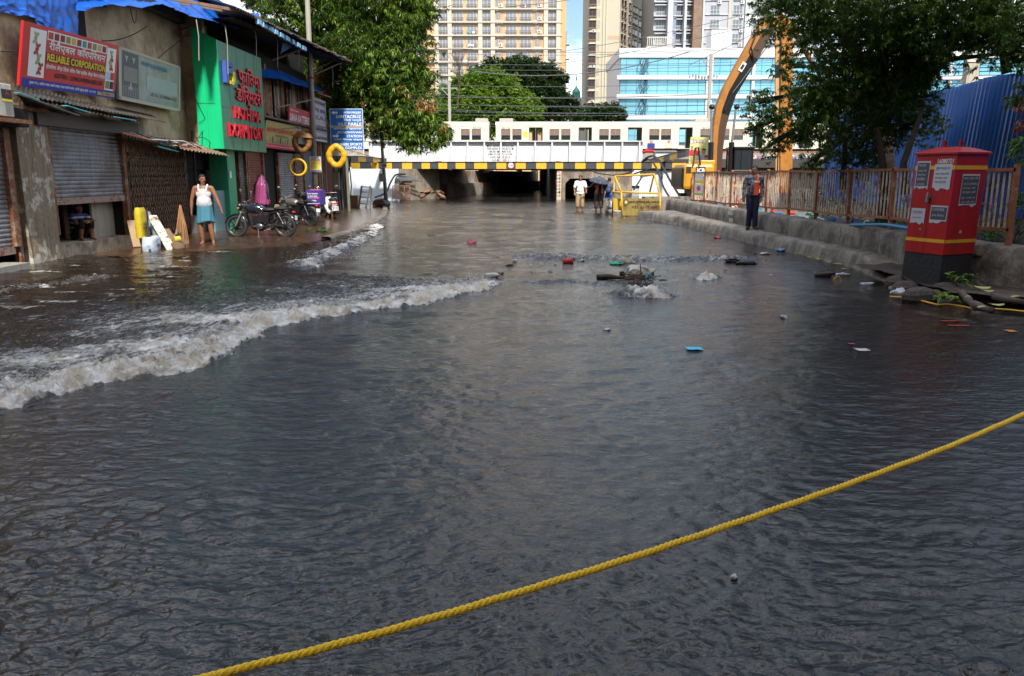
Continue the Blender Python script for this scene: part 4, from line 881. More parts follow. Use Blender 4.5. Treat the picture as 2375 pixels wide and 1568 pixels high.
m = MB(); m.bar(PX(36, 217, -8.93), PX(180, 268, -8.9), .09, .03); obj('edge_angle', m, M_['tin'], aw)
m = MB(); m.bar(PX(38, 215, -8.95), PX(86, 232, -8.95), .10, .02); m.bar(PX(150, 245, -8.9), PX(205, 262, -8.9), .12, .02); m.bar(PX(262, 271, -8.85), PX(310, 279, -8.85), .10, .02); obj('cyan_strip', m, M_['cyan'], aw)
aw2 = thing('awning', PX(400, 330, -9.2), 'patched corrugated awning with cables above the lattice gate', 'awning', 'awnings along the shops')
corrugated(PX(282, 303, -9.5), PX(470, 337, -9.5), PX(282, 317, -9.0), PX(455, 352, -8.8), M_['tin'], 26, 'sheet', aw2, seed=5)
corrugated(PX(380, 320, -9.4), PX(490, 338, -9.2), PX(420, 345, -8.7), PX(533, 362, -8.2), mat('brown_sheet', (.20, .13, .085), .8, var=.4, scale=5, streak=.5), 14, 'end_sheet', aw2, seed=6, amp=.025)
m = MB(); m.bar(PX(283, 308, -8.95), PX(372, 330, -8.9), .05, .04); m.bar(PX(408, 334, -8.8), PX(470, 347, -8.75), .05, .04); obj('orange_batten', m, mat('batten_orange', (.45, .14, .05), .7), aw2)
m = MB(); m.bar(PX(362, 339, -8.95), PX(412, 352, -8.9), .08, .03); obj('cyan_batten', m, M_['cyan'], aw2)
m = MB(); rng = random.Random(4)
for k in range(12):
    m = MB(); a = PX(300 + k * 16, 306 + k * 3.4, -9.1); b = PX(390 + k * 11, 326 + k * 2.6, -8.7); m.tube([a, a.lerp(b, .5) + Vector((0, 0, rng.uniform(-.12, .1))), b], .012 + .006 * (k % 2), 5, m=k % 2); obj('loose_pipe', m, [flat('cable_white', (.5, .48, .45)), M_['black']], aw2)

# ---- signboards
def board(name, label, p00, p01, p10, p11, th, mat_, cat='signboard'):
    """p00 bottom-left, p01 bottom-right, p10 top-left, p11 top-right"""
    r = thing(name, p00, label, cat); m = MB(); n_ = (p01 - p00).cross(p10 - p00).normalized() * -th
    m.prism([p00, p01, p11, p10], n_); obj('panel', m, mat_, r); return r
def plane_xyz(p00, p01, p10):
    return p00, (p01 - p00), (p10 - p00)
def sign_fill(mb, P, box, m, lift=.004):
    p00, U, W = P; n = U.cross(W).normalized() * lift
    a, b, c, d = box
    mb.add([p00 + U * a + W * c + n, p00 + U * b + W * c + n, p00 + U * b + W * d + n, p00 + U * a + W * d + n], [(0, 1, 2, 3)], m)
def sign_text(mb, P, s, box, m, bold=.01, lift=.007, depth=0):
    p00, U, W = P; lu, lw = U.length, W.length
    put_text(mb, s, p00, U / lu, W / lw, (box[0] * lu, box[1] * lu, box[2] * lw, box[3] * lw), m, depth, bold, lift)
# the red one
p00, p01, p10 = PX(44.5, 198, -9.2), PX(266, 229, -9.2), PX(18.6, 36, -9.0); p10.y = p00.y + .05; p11 = Vector((-9.0, p01.y + .02, PX(257, 100, -9.0).z))
sr = board('shop_sign', 'red signboard with coloured paving tiles and yellow lettering above the awning', p00, p01, p10, p11, .05, mat('sign_red', (.52, .012, .016), .4, var=.08, streak=.1))
P = (p00, p01 - p00, p10 - p00)
m = MB(); sign_fill(m, P, (.02, 1, .0, .135), 0); obj('blue_band', m, flat('sign_blue', (.02, .03, .30)), sr)
m = MB(); sign_fill(m, P, (.06, .205, .17, .93), 0); sign_fill(m, P, (.855, .965, .14, .93), 0); sign_fill(m, P, (.215, .85, .80, .95), 0); obj('white_panel', m, M_['wht'], sr)
tm = [flat('tile_red', (.42, .05, .03)), flat('tile_maroon', (.20, .02, .04)), flat('tile_green', (.20, .24, .07)), flat('tile_ochre', (.55, .35, .05)), flat('tile_teal', (.03, .26, .28)), flat('tile_blue', (.35, .60, .72)), flat('tile_navy', (.012, .018, .06))]
m = MB()
for k, c in enumerate((0, 1, 1, 2, 3, 1, 4, 0, 2, 3, 1)): a = .222 + k * .057; sign_fill(m, P, (a, a + .045, .82, .93), c, .008)
for (a, c_, c) in ((.863, .34, 5), (.915, .34, 0), (.863, .17, 2), (.915, .17, 6)): sign_fill(m, P, (a, a + .046, c_, c_ + .14), c, .008)
obj('colour_tile', m, tm, sr)
def trefoil(mb, P, cx, cz, s, rot, m):
    p00, U, W = P; asp = W.length / U.length; n = U.cross(W).normalized() * .009; pts = []
    for k in range(36):
        a = 2 * math.pi * k / 36; r = s * (.72 + .32 * math.cos(3 * (a - rot))); pts.append(p00 + U * (cx + r * math.cos(a) * asp) + W * (cz + r * math.sin(a)) + n)
    mb.add(pts, [tuple(range(36))], m)
m = MB()
for k, (x, z, c) in enumerate(((.115, .83, 0), (.105, .74, 0), (.135, .66, 1), (.12, .57, 1), (.15, .50, 0), (.14, .42, 0), (.17, .36, 1), (.155, .26, 1), (.905, .84, 0), (.915, .73, 1), (.90, .64, 0), (.918, .56, 1))): trefoil(m, P, x, z, .075, .5 + k * 1.05, c)
obj('paving_block_picture', m, [flat('block_green', (.33, .36, .17)), flat('block_red', (.36, .04, .04))], sr)
m = MB(); sign_fill(m, P, (.215, .85, .445, .60), 0, .006); obj('dark_band', m, flat('band_maroon', (.10, .005, .012)), sr)
m = MB(); sign_text(m, P, 'रीलैएबल कॉरपोरेशन', (.235, .835, .62, .80), 0, .012); sign_text(m, P, 'होलसेलर ॲन्ड डिलर ऑफ: पेवर ब्लॉक ॲन्ड चेकर टाईल्स', (.22, .85, .32, .42), 0, .01)
sign_text(m, P, 'दुकान नं.३, पाटील चाळ, सबवे जवळ, रजत कंपनी समोर, अंधेरी (पूर्व) मुंबई - ४०००६९.', (.08, .76, .04, .105), 0, .01)
sign_text(m, P, 'RELIABLE CORPORATION', (.225, .845, .465, .585), 1, .03); sign_text(m, P, 'Mob.:7021272056', (.78, .985, .03, .10), 1, .02)
sign_text(m, P, 'GSTIN : 27ACNPJ9618E1ZB', (.31, .83, .185, .285), 2, .02)
obj('lettering', m, [M_['wht'], M_['yel'], M_['blk']], sr)
# the faded grey one
p00, p01, p10 = PX(275, 230, -9.25), PX(417, 259, -9.25), PX(262, 102, -9.15); p10.y = p00.y + .02; p11 = Vector((-9.15, p01.y, PX(411, 152, -9.15).z))
sg2 = board('shop_sign', 'faded grey green signboard with a gate picture right of the red signboard', p00, p01, p10, p11, .05, mat('sign_grey', (.30, .33, .31), .5, var=.15, scale=1.5, col2=(.24, .27, .20), streak=.3, scol=(.2, .19, .12)))
P = (p00, p01 - p00, p10 - p00)
m = MB()
for bx in ((0, .035, 0, 1), (.97, 1, 0, 1), (0, 1, 0, .06), (0, 1, .955, 1)): sign_fill(m, P, bx, 0, .010)
obj('frame', m, mat('sign_frame', (.42, .40, .32), .6), sg2)
m = MB(); sign_fill(m, P, (.05, .29, .08, .94), 0); 
for k in range(16): sign_fill(m, P, (.07, .27, .38 + k * .018, .388 + k * .018), 1, .008)
for k in range(9): sign_fill(m, P, (.06 + k * .025, .066 + k * .025, .09, .30), 1, .008)
for cx in (.11, .215): trefoil(m, P, cx, .82, .07, .5, 1)
trefoil(m, P, .17, .28, .09, 1.5, 1)
obj('gate_picture', m, [flat('pic_dark', (.09, .095, .09)), flat('pic_light', (.36, .37, .36))], sg2)
m = MB(); sign_text(m, P, 'अनाया एन्टरप्राईझेस', (.33, .76, .745, .885), 0, .012); sign_text(m, P, 'GST No. : 27CTBPS88147A1ZF', (.48, .93, .20, .27), 1, .008); obj('lettering', m, [flat('faded_cyan', (.02, .25, .33)), M_['blk']], sg2)
m = MB(); sign_fill(m, P, (.42, .94, .31, .60), 0, .006); obj('pale_panel', m, flat('pale_green', (.33, .42, .38)), sg2)
m = MB()
for k in range(6): sign_text(m, P, ('फेब्रिकेशन रोलिंग शटर ग्रील', 'एम एस ॲन्ड एस एस वर्क', 'ऑल टाईप ऑफ गेट')[k % 3], (.45, .90 - .05 * (k % 2), .33 + k * .045, .36 + k * .045), 0, .004)
for k in range(3): sign_text(m, P, 'शॉप नं. ४ पाटील चाळ अंधेरी', (.40, .95, .08 + k * .035, .105 + k * .035), 0, .004)
obj('small_print', m, flat('faded_blue', (.20, .33, .36)), sg2)

# air conditioner on its bracket at the left edge
acr = thing('air_conditioner', PX(10, 275, -9.0), 'white outdoor air conditioner unit on a red bracket at the left edge', 'air conditioner')
m = MB(); ya_, za_ = PX(31, 240, -8.95).y, PX(31, 272, -8.95).z; zb_ = PX(31, 197, -8.95).z; m.mm(-9.35, -8.95, ya_ - .95, ya_, za_, zb_); obj('casing', m, mat('ac_cream', (.50, .48, .42), .5, streak=.3), acr, bevel=.02)
m = MB()
for k in range(9): m.mm(-8.95, -8.94, ya_ - .25, ya_ - .02, za_ + .05 + k * .03, za_ + .06 + k * .03)
obj('vent', m, M_['steel'], acr)
m = MB(); m.mm(-8.947, -8.935, ya_ - .32, ya_ - .04, zb_ - .26, zb_ - .10, m=0); m.mm(-8.937, -8.93, ya_ - .32, ya_ - .04, zb_ - .31, zb_ - .27, m=2)
cc = Vector((-8.932, ya_ - .18, zb_ - .16))
for a in (0, 2.09, 4.19): m.add([cc, cc + Vector((0, .035 * math.sin(a - .5), .035 * math.cos(a - .5))), cc + Vector((0, .06 * math.sin(a), .06 * math.cos(a))), cc + Vector((0, .035 * math.sin(a + .5), .035 * math.cos(a + .5)))], [(0, 1, 2, 3)], 1)
obj('sticker', m, [M_['blk'], M_['red'], M_['yel']], acr)
m = MB(); m.mm(-9.5, -8.85, ya_ - 1.3, ya_ + .35, za_ - .1, za_ - .03); obj('bracket', m, M_['rust'], acr)

# ---- tarpaulins and roofs
def cloth(name, label, rows_, m, nu=60, nv=14, sag=.08, seed=3, th=.0, cat='tarpaulin'):
    """rows_: two polylines (upper, lower) of 3-D points"""
    A, B = resample([Vector(p) for p in rows_[0]], nu), resample([Vector(p) for p in rows_[1]], nu); g = []
    for i in range(nu):
        r_ = []
        for j in range(nv):
            t = j / (nv - 1); p = A[i].lerp(B[i], t); f_ = math.sin(math.pi * t)
            fold = abs(rough(i * .33 + 9, j * .13, seed)) * 2 + .6 * abs(rough(i * .9 - j * .3, j * .4, seed + 1))
            p = p + Vector((sag * (fold - .3) * (.3 + t), 0, -sag * .8 * f_ + sag * .5 * rough(i * .5, j * .6, seed + 2)))
            r_.append(p)
        g.append(r_)
    mb = MB(); mb.grid(g); o = obj(name, mb, m, smooth=True)
    if th: q = o.modifiers.new('thick', 'SOLIDIFY'); q.thickness = th
    return tag(o, label, cat, 'blue tarpaulins over the roofs')
T = M_['tarp']
cloth('tarpaulin', 'large blue tarpaulin hanging down at the top left corner above the red signboard', ([PX(-60, -60, -9.4), PX(90, -50, -9.4), PX(180, -40, -9.4)], [PX(-60, 30, -9.3), PX(0, 28, -9.3), (PX(70, 40, -9.3)), PX(130, 84, -9.35), PX(184, 128, -9.35)]), T, sag=.16, seed=5, nu=50, nv=24)
cloth('tarpaulin', 'blue tarpaulin strip along the roof edge above the plaster wall', ([PX(178, -30, -9.8), PX(300, -35, -9.8), PX(455, -5, -9.8), PX(520, 14, -9.9)], [PX(178, 26, -8.8), PX(250, 10, -8.8), PX(330, 18, -8.7), PX(375, 8, -8.7), PX(440, 36, -8.6), PX(520, 50, -8.5)]), T, sag=.16, seed=8, nu=80, nv=18)
cloth('tarpaulin', 'blue tarpaulin with a drooping corner above the green panel', ([PX(440, 8, -8.8), PX(520, 18, -8.8), PX(602, 34, -8.6)], [PX(440, 36, -8.3), PX(500, 50, -8.2), PX(545, 66, -8.1), PX(592, 72, -8.1), PX(602, 40, -8.3)]), T, sag=.12, seed=11, nu=50, nv=14)
m = MB(); m.mm(-14, -9.55, 9.5, 19, 6.2, 6.35); m.mm(-14, -9.3, 13, 24, 5.95, 6.2); o = obj('roof', m, M_['tarpd'], b1)
rf = thing('corrugated_roof', (-8.5, 27, 6), 'long dark corrugated roof jutting out over the street above the green panel', 'roof')
corrugated(PX(430, -20, -10.5), Vector((-11, 37, 7.2)), PX(545, 16, -7.35), PX(818, 146, -7.2), M_['tarpd'], 70, 'sheet', rf, amp=.03, jag=.25, seed=9)
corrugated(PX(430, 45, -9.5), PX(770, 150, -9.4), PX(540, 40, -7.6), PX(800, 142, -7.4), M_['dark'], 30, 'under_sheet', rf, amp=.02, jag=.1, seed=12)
m = MB()
for k in range(12): a = PX(550 + k * 23, 24 + k * 10, -7.5); m.bar(a, (-9.6, a.y, a.z + .35), .08, .08)
for k in range(3): m.bar(PX(548, 20 + k * 8, -7.45 - k * .6), PX(815, 143 + k * 3, -7.3 - k * .6), .07, .07)
obj('rafter', m, M_['wood'], rf)
m = MB()
for k in range(9): a = PX(600 + k * 13, 52 + k * 7.5, -7.42); m.box(a, (.1, .3 + .1 * (k % 3), .13))
obj('blue_scrap', m, flat('scrap_blue', (.25, .5, .75)), rf)
cloth('tarpaulin', 'small blue tarpaulin rag hanging under the dark roof', ([PX(655, 96, -8.2), PX(690, 90, -8.2)], [PX(648, 128, -8.3), PX(662, 118, -8.3)]), T, nu=10, nv=8, sag=.08, seed=14)
cloth('tarpaulin', 'crumpled blue tarpaulin on the narrow ledge roof right of the green panel', ([PX(606, 158, -9.2), PX(650, 165, -9.2), PX(745, 205, -9.2)], [PX(606, 178, -8.4), PX(650, 184, -8.4), PX(748, 214, -8.3)]), T, nu=40, nv=8, sag=.14, seed=15)
m = MB(); rng = random.Random(8)
for k in range(7):                                      # strings dangling from the eaves
    a = PX((455, 522, 770, 640, 716, 690, 590)[k], (45, 60, 150, 70, 105, 95, 60)[k], -8.0); m.tube([a, a + Vector((.03, 0, -.4)), a + Vector((-.02, .03, -.9 - rng.random() * .4))], .012, 4)
obj('string', m, flat('string', (.35, .33, .28)), rf)

# ---- green dormitory front
XG = -8.4
y0g = PX(519, 345, XG).y; y1g = PX(618, 352, XG).y; zg0 = PX(519, 345, XG).z; zg1 = PX(500, 91, XG).z; zg1r = PX(603, 134, XG).z
gr = thing('dormitory_front', (XG, y0g, 0), 'bright green panelled front with raised red lettering between plaster wall and shutters', 'building')
xl = PY(463, 345, y0g).x
m = MB(); m.prism([(xl, y0g, zg0), (XG, y0g, zg0), (XG, y0g, zg1), (xl, y0g, zg1 + .35)], (0, .06, 0)); m.mm(xl + .02, xl + .55, y0g - .008, y0g, zg1 - 1.75, zg1 - 1.735, m=1); m.mm(xl + .3, xl + .306, y0g - .006, y0g, zg0, zg1 - .1, m=1)
obj('side_panel', m, [M_['green'], M_['greend']], gr)
m = MB(); m.prism([(XG, y0g + .06, zg0), (XG, y1g, zg0), (XG, y1g, zg1r), (XG, y0g + .06, zg1)], (-.06, 0, 0)); m.mm(XG - .9, XG - .06, y1g - .06, y1g, zg0, zg1r); m.mm(XG - .9, XG - .06, y0g + .06, y1g - .06, zg0, zg0 + .04)
for k in range(1, 5): y = y0g + (y1g - y0g) * k / 5; m.mm(XG, XG + .004, y, y + .012, zg0, zg1r, m=1)
m.mm(XG, XG + .004, y0g + .06, y1g, zg1 - 1.2, zg1 - 1.19, m=1); m.mm(XG, XG + .004, y0g + .06, y1g, zg0 + 1.2, zg0 + 1.21, m=1)
obj('front_panel', m, [M_['greend'], M_['black']], gr)
lr = mat('red_letter', (.62, .01, .03), .35, var=.15); U, W = Vector((0, 1, 0)), Vector((0, 0, 1))
def glett(s, xa, xb, ytop, ybot, nm):
    ya_, yb_ = PX(xa, (ytop + ybot) / 2, XG).y, PX(xb, (ytop + ybot) / 2 + 12, XG).y; z1_, z0_ = PX(xa, ytop, XG).z, PX(xa, ybot, XG).z
    m = MB(); put_text(m, s, (XG, ya_, z0_), U, W, (0, yb_ - ya_, 0, z1_ - z0_), depth=.06, bold=.012, lift=.002); plab(obj('lettering', m, lr, gr), nm)
glett('फाितमा', 549, 600, 150, 190, 'top red Devanagari word'); glett('डाॅिर्मटरी', 545, 604, 192, 243, 'second red Devanagari word'); glett('FATHIMA', 541, 602, 246, 273, 'red word FATHIMA'); glett('DORMITORY', 529, 609, 284, 316, 'red word DORMITORY')
m = MB(); a = PX(524, 138, XG + .14).y; b = PX(541, 138, XG + .14).y; zt, zb = PX(524, 140, XG + .14).z, PX(524, 190, XG + .14).z; w = b - a; h = zt - zb
m.mm(XG + .01, XG + .13, a, a + w * .32, zb, zt, 0); m.mm(XG + .01, XG + .13, a + w * .32, a + w * .95, zt - h * .22, zt, 0); m.mm(XG + .01, XG + .13, a + w * .32, a + w * .85, zt - h * .52, zt - h * .34, 0)
m.mm(XG + .01, XG + .135, a + w * .85, a + w * 1.15, zb + h * .1, zb + h * .6, 1); m.mm(XG + .01, XG + .135, a + w * .45, a + w * .95, zb - h * .02, zb + h * .14, 1); obj('emblem', m, [flat('emblem_blue', (.05, .10, .42)), flat('emblem_yellow', (.75, .60, .02))], gr)
# ground floor under it
XS = -9.2
m = MB(); a, b = PX(532, 450, -8.75).y, PX(550, 450, -8.75).y; m.mm(-9.3, -8.75, a, a + .12, 0, zg0); m.mm(-9.3, -8.75, a + .12, b, 0, zg0); obj('pillar', m, mat('green_pillar', (.03, .32, .16), .5, streak=.3), gr)
m = MB(); m.box(PX(538, 405, -8.75) + Vector((.02, -.2, 0)), (.02, .16, .22)); obj('notice', m, M_['wht'], gr)
m = MB(); a = PX(498, 500, -8.9).y; b = PX(531, 500, -8.9).y; m.mm(-8.95, -8.9, a, b, 0, PX(510, 442, -8.9).z); obj('half_door', m, mat('teal_board', (.16, .28, .30), .5, streak=.3), gr)
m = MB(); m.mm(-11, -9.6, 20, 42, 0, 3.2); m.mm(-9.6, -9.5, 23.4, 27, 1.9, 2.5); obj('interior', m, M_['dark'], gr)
m = MB(); y = PX(440, 450, -9.35).y; m.mm(-9.6, -9.25, y, y + 1.8, 0, .55); obj('low_step', m, M_['concl'], gr)
roller('roller_shutter', 'pale green roller shutter beside the green pillar', XS, PX(551, 420, XS).y, PX(568, 420, XS).y, .1, 2.75, M_['shutgrn'])
roller('roller_shutter', 'red painted roller shutter behind the person in the pink cape', XS, PX(572, 420, XS).y, PX(608, 420, XS).y, .1, 2.75, M_['shutred'])
roller('roller_shutter', 'grey and brown roller shutter behind the thin yellow ring', XS, PX(643, 420, XS).y, PX(683, 420, XS).y, .1, 2.6, M_['shutter'])
roller('roller_shutter', 'narrow brown roller shutter right of the thin yellow ring', XS, PX(686, 420, XS).y, PX(703, 420, XS).y, .1, 2.6, M_['shutbrn'])
b2 = thing('shop_building', (XS - 2, 33, 0), 'ramshackle upper storey of rusty boards and tin above the shutters right of the green front', 'building')
m = MB(); wall_yz(m, XS - .06, PX(608, 420, XS).y, PX(643, 420, XS).y - .1, 0, 3, .2, 0); wall_yz(m, XS - .06, 27, 43, 2.7, 3.9, .2, 0); wall_yz(m, XS, PX(703, 420, XS).y + .05, PX(735, 420, XS).y, 0, 2.8, .3, 1); wall_yz(m, XS, PX(758, 420, XS).y, PX(770, 420, XS).y, 0, 3.2, .3, 2); wall_yz(m, XS - .3, 41, 47, 0, 3.4, .2, 0)
obj('wall', m, [M_['dark'], mat('grey_wall', (.13, .14, .16), .8, streak=.4), mat('brick_red', (.18, .045, .03), .9, streak=.4)], b2)
m = MB(); rng = random.Random(3); y = 28.2; 
while y < 37.5:
    w = rng.uniform(.12, .3); zz = 3.9 + rng.uniform(-.1, .2); m.mm(XS - .05, XS - .02 + rng.uniform(0, .06), y, y + w * .9, zz, 5.6 + rng.uniform(-.5, .3), m=rng.choice([0, 0, 1, 2])); y += w if rng.random() < .7 else w * 2.2
obj('board', m, [M_['wood'], mat('whitish_board', (.36, .31, .26), .8, streak=.7, scol=(.12, .05, .03)), M_['rust']], b2)
m = MB(); m.mm(XS - .3, XS - .2, 27.5, 38, 3.4, 6.2); m.mm(-10.2, -10, 22, 40, 2, 7.6); obj('back', m, M_['dark'], b2)  # dark sheet added behind, its colour gives the shade under the roof
m = MB(); m.mm(XS - .02, -8.5, 28.2, 38, 3.70, 3.76); m.mm(XS, XS + .03, 30.5, 37.8, 3.05, 3.7, m=1); obj('ledge_roof', m, [M_['tin'], mat('whitish_slats', (.38, .36, .33), .8, streak=.8, scol=(.1, .07, .05))], b2)
m = MB(); m.bar(PX(640, 250, -8.3), PX(720, 232, -8.2), .04); m.bar(PX(632, 140, -8.9), PX(712, 110, -7.8), .07); m.bar(PX(722, 176, -8.6), PX(790, 146, -7.6), .05); m.bar(PX(722, 166, -8.7), PX(772, 142, -7.9), .05); m.bar(PX(735, 215, -8.3), PX(768, 226, -8.0), .05, m=1); obj('strut', m, [M_['wood'], M_['rust']], b2)
m = MB()
for k, (px, w) in enumerate(((741, .12), (747, .09), (752, .1), (757, .08))): p = PX(px, 420, -8.9); m.tube([(-8.9, p.y, 0), (-8.9, p.y, 3.2)], w / 2, 8, m=k % 2)
obj('drain_pipe', m, [M_['rustrail'], mat('grey_pipe', (.3, .29, .28), .6, streak=.5)], b2)

# signs further down
def sign_plane(name, label, X, pxL, yt, yb, pxR, m, tilt=0.0, cat='signboard'):
    p00 = PX(pxL, yb, X); p10 = PX(pxL, yt, X + tilt); p10.y = p00.y; yR = PX(pxR, (yt + yb) / 2, X).y; p01 = Vector((X, yR, p00.z)); p11 = Vector((X + tilt, yR, p10.z))
    r = board(name, label, p00, p01, p10, p11, .05, m, cat); return r, (p00, p01 - p00, p10 - p00)
r, P = sign_plane('shop_sign', 'dirty yellow hardware shop signboard with tool pictures right of the green front', -8.75, 613, 277, 342, 680, mat('sign_yellow', (.36, .30, .10), .6, var=.2, streak=.5, scol=(.2, .16, .08)), .12)
m = MB(); sign_fill(m, P, (0, 1, 0, .17), 0); sign_text(m, P, 'AKHIN HARDWARE', (.03, .92, .60, .78), 1, .02); sign_text(m, P, 'Electric & Sanitary', (.3, .75, .45, .53), 2, .01); sign_text(m, P, 'Sh. No. 1, Patil Chawl, Andheri Subway Naka, Andheri (E) Mumbai', (.05, .95, .05, .12), 3, .005)
for k in range(11): sign_fill(m, P, (.05 + k * .085, .08 + k * .085, .20, .28 + .08 * ((k * 7) % 3)), (1, 2, 4)[k % 3], .006)
obj('lettering', m, [flat('pink_band', (.50, .03, .08)), M_['red'], flat('faded_green', (.1, .2, .08)), M_['wht'], M_['navy']], r)
r, P = sign_plane('shop_sign', 'red and white battery shop signboard half hidden by the lamp pole', -8.85, 669, 245, 305, 725, mat('sign_red_faded', (.52, .04, .05), .5, var=.1), .08)
m = MB(); sign_text(m, P, 'Mohd. Saeed', (.06, .36, .84, .92), 0, .01); sign_text(m, P, 'SANA BATTERIE &  1', (.04, .97, .45, .74), 0, .03); sign_fill(m, P, (.03, .26, .1, .38), 0); sign_text(m, P, 'TUBE', (.05, .24, .16, .32), 3, .02, .009); sign_fill(m, P, (.28, .48, .08, .42), 0); sign_fill(m, P, (.5, 1, .2, .38), 1); sign_fill(m, P, (.5, 1, .0, .12), 2); sign_text(m, P, 'Auto Electric & Tyre Works', (.52, .98, .24, .34), 3, .008, .009)
obj('lettering', m, [M_['wht'], flat('dull_yellow', (.45, .45, .08)), flat('pinkish', (.55, .05, .10)), M_['red']], r)
r, P = sign_plane('guest_house_sign', 'faded white guest house signboard with violet lettering right of the lamp pole', -8.6, 731, 226, 326, 757, mat('sign_white', (.52, .50, .50), .6, streak=.3), .0)
m = MB()
for s, a, b in (('साई रेसिडेन्सी', .84, .95), ('गेस्ट हाऊस', .66, .79), ('SAI', .50, .60), ('RESIDENCY', .27, .38), ('Guest House', .06, .15)): sign_text(m, P, s, (.08, .92, a, b), 0, .015)
for z in (.44, .2): sign_fill(m, P, (0, 1, z, z + .008), 1)
obj('lettering', m, [flat('violet', (.15, .06, .25)), M_['black']], r)

# blue direction sign on its own post
Yd = 38.0; a, b = PY(768.5, 361, Yd), PY(841, 252, Yd)
ds = thing('direction_sign', (PY(806, 490, Yd).x, Yd + .1, 0), 'blue road direction sign with white arrows on a grey green post', 'road sign')
m = MB(); m.mm(a.x, b.x, Yd, Yd + .04, a.z, b.z, 0); p_ = (Vector((a.x, Yd, a.z)), Vector((b.x - a.x, 0, 0)), Vector((0, 0, b.z - a.z)))
obj('panel', m, mat('sign_border', (.62, .64, .66), .5, streak=.3), ds)
P = p_; m = MB(); sign_fill(m, P, (.02, .98, .12, .985), 0, .004); obj('blue_field', m, mat('road_sign_blue', (.01, .15, .48), .4, var=.15, streak=.2), ds)
m = MB(); sign_fill(m, P, (.03, .97, .595, .645), 0, .007); sign_fill(m, P, (.03, .97, .01, .115), 0, .003); obj('paper_strip', m, mat('torn_paper', (.50, .44, .36), .9, var=.3, scale=6, col2=(.32, .27, .22)), ds)
m = MB()
for s, x0_, z0_, z1_ in (('सांताक्रुझ', .42, .88, .95), ('SANTACRUZ', .19, .80, .865), ('विले पार्ले', .43, .72, .785), ('VILE PARLE', .23, .645, .705), ('जोगेश्वरी स्थानक', .10, .545, .60), ('JOGESHWARI', .21, .465, .52), ('STATION', .49, .39, .445), ('अंधेरी क्रिडा संकुल', .08, .31, .37), ('ANDHERI SPORTS', .08, .215, .27), ('COMPLEX', .43, .14, .195)):
    sign_text(m, P, s, (x0_, .95, z0_, z1_), 0, .035 if s[0] < 'z' else .015)
def arrow(mb, P, cx, cz, d):
    p00, U, W = P; n = Vector((0, -.009, 0)); pts = [(-.11, 0), (-.02, .045), (-.02, .02), (.09, .02), (.09, -.02), (-.02, -.02), (-.02, -.045)]
    q = [p00 + U * (cx + d * x) + W * (cz + z) + n for x, z in pts]; mb.add(q if d < 0 else q, [tuple(range(7))], 0)
arrow(m, P, .16, .915, 1); arrow(m, P, .16, .42, -1); obj('lettering', m, M_['wht'], ds)
m = MB(); q = PY(806.5, 488, Yd); m.tube([(q.x + .05, Yd + .12, -.1), (q.x - .02, Yd + .12, b.z - .1)], .07, 10); obj('post', m, mat('post_green', (.17, .20, .14), .7, col2=(.20, .12, .07), streak=.5), ds)

# ---- poles
def pole(name, label, base, top, r0, r1, m, cat='pole'):
    r = thing(name, base, label, cat); k = MB(); k.tube([base, base.lerp(top, .5), top], [r0, (r0 + r1) / 2, r1], 12); obj('shaft', k, m, r, smooth=True); return r
pm = mat('pole_grey', (.24, .22, .18), .65, var=.25, scale=2, streak=.7, scol=(.12, .07, .045), bump=.3)
bp = G(735, 503); tp = PY(711, -40, bp.y + .1); up = pole('utility_pole', 'tall grey utility pole with a yellow poster standing among the motorcycles', Vector((bp.x, bp.y, -.1)), tp, .13, .095, pm)
m = MB()
for z in (2.9, 5.6): p = Vector((bp.x, bp.y, 0)).lerp(Vector((tp.x, tp.y, 0)), z / tp.z); m.lathe((p.x, p.y, z), [(.125, 0), (.14, .01), (.14, .07), (.125, .08)], 14)
obj('collar', m, M_['rust'], up)
pa, pb = PY(719.5, 399, bp.y - .18), PY(744, 363, bp.y - .18); m = MB(); m.mm(pa.x, pb.x, bp.y - .18, bp.y - .165, pa.z, pb.z)
ps = obj('poster', m, M_['wht']); tag(ps, 'yellow and white poster tied to the utility pole', 'poster')
P = (Vector((pa.x, bp.y - .181, pa.z)), Vector((pb.x - pa.x, 0, 0)), Vector((0, 0, pb.z - pa.z))); m = MB()
sign_fill(m, P, (.05, .95, .12, .72), 0); sign_fill(m, P, (.03, .97, .02, .11), 1); sign_fill(m, P, (.05, .95, .74, .82), 2)
for k in range(6): sign_fill(m, P, (.1, .55 + .05 * (k % 3), .2 + k * .075, .225 + k * .075), 3, .006)
sign_text(m, P, 'सूचना', (.15, .85, .85, .95), 1, .02); obj('print', m, [flat('poster_yellow', (.80, .62, .12)), flat('poster_blue', (.05, .12, .40)), flat('poster_orange', (.6, .3, .08)), flat('poster_ink', (.25, .2, .05))], ps)
b3 = G(897, 482); p2 = pole('street_pole', 'thin leaning grey pole with a small number plate at the road edge', Vector((b3.x, b3.y, -.1)), PY(879, 250, b3.y), .11, .06, pm)
m = MB(); q = PY(890.5, 383.5, b3.y - .13); m.box(q, (.28, .02, .24)); m.box(PY(888, 338, b3.y), (.2, .2, .28), m=1); q2 = PY(885, 412, b3.y - .1); m.box(q2, (.25, .14, .42), m=1)
put_text(m, 'A/2059', (q.x - .11, q.y - .012, q.z - .05), (1, 0, 0), (0, 0, 1), (0, .22, 0, .1), m=2, bold=.02); obj('number_plate', m, [M_['wht'], M_['steel'], M_['blk']], p2)

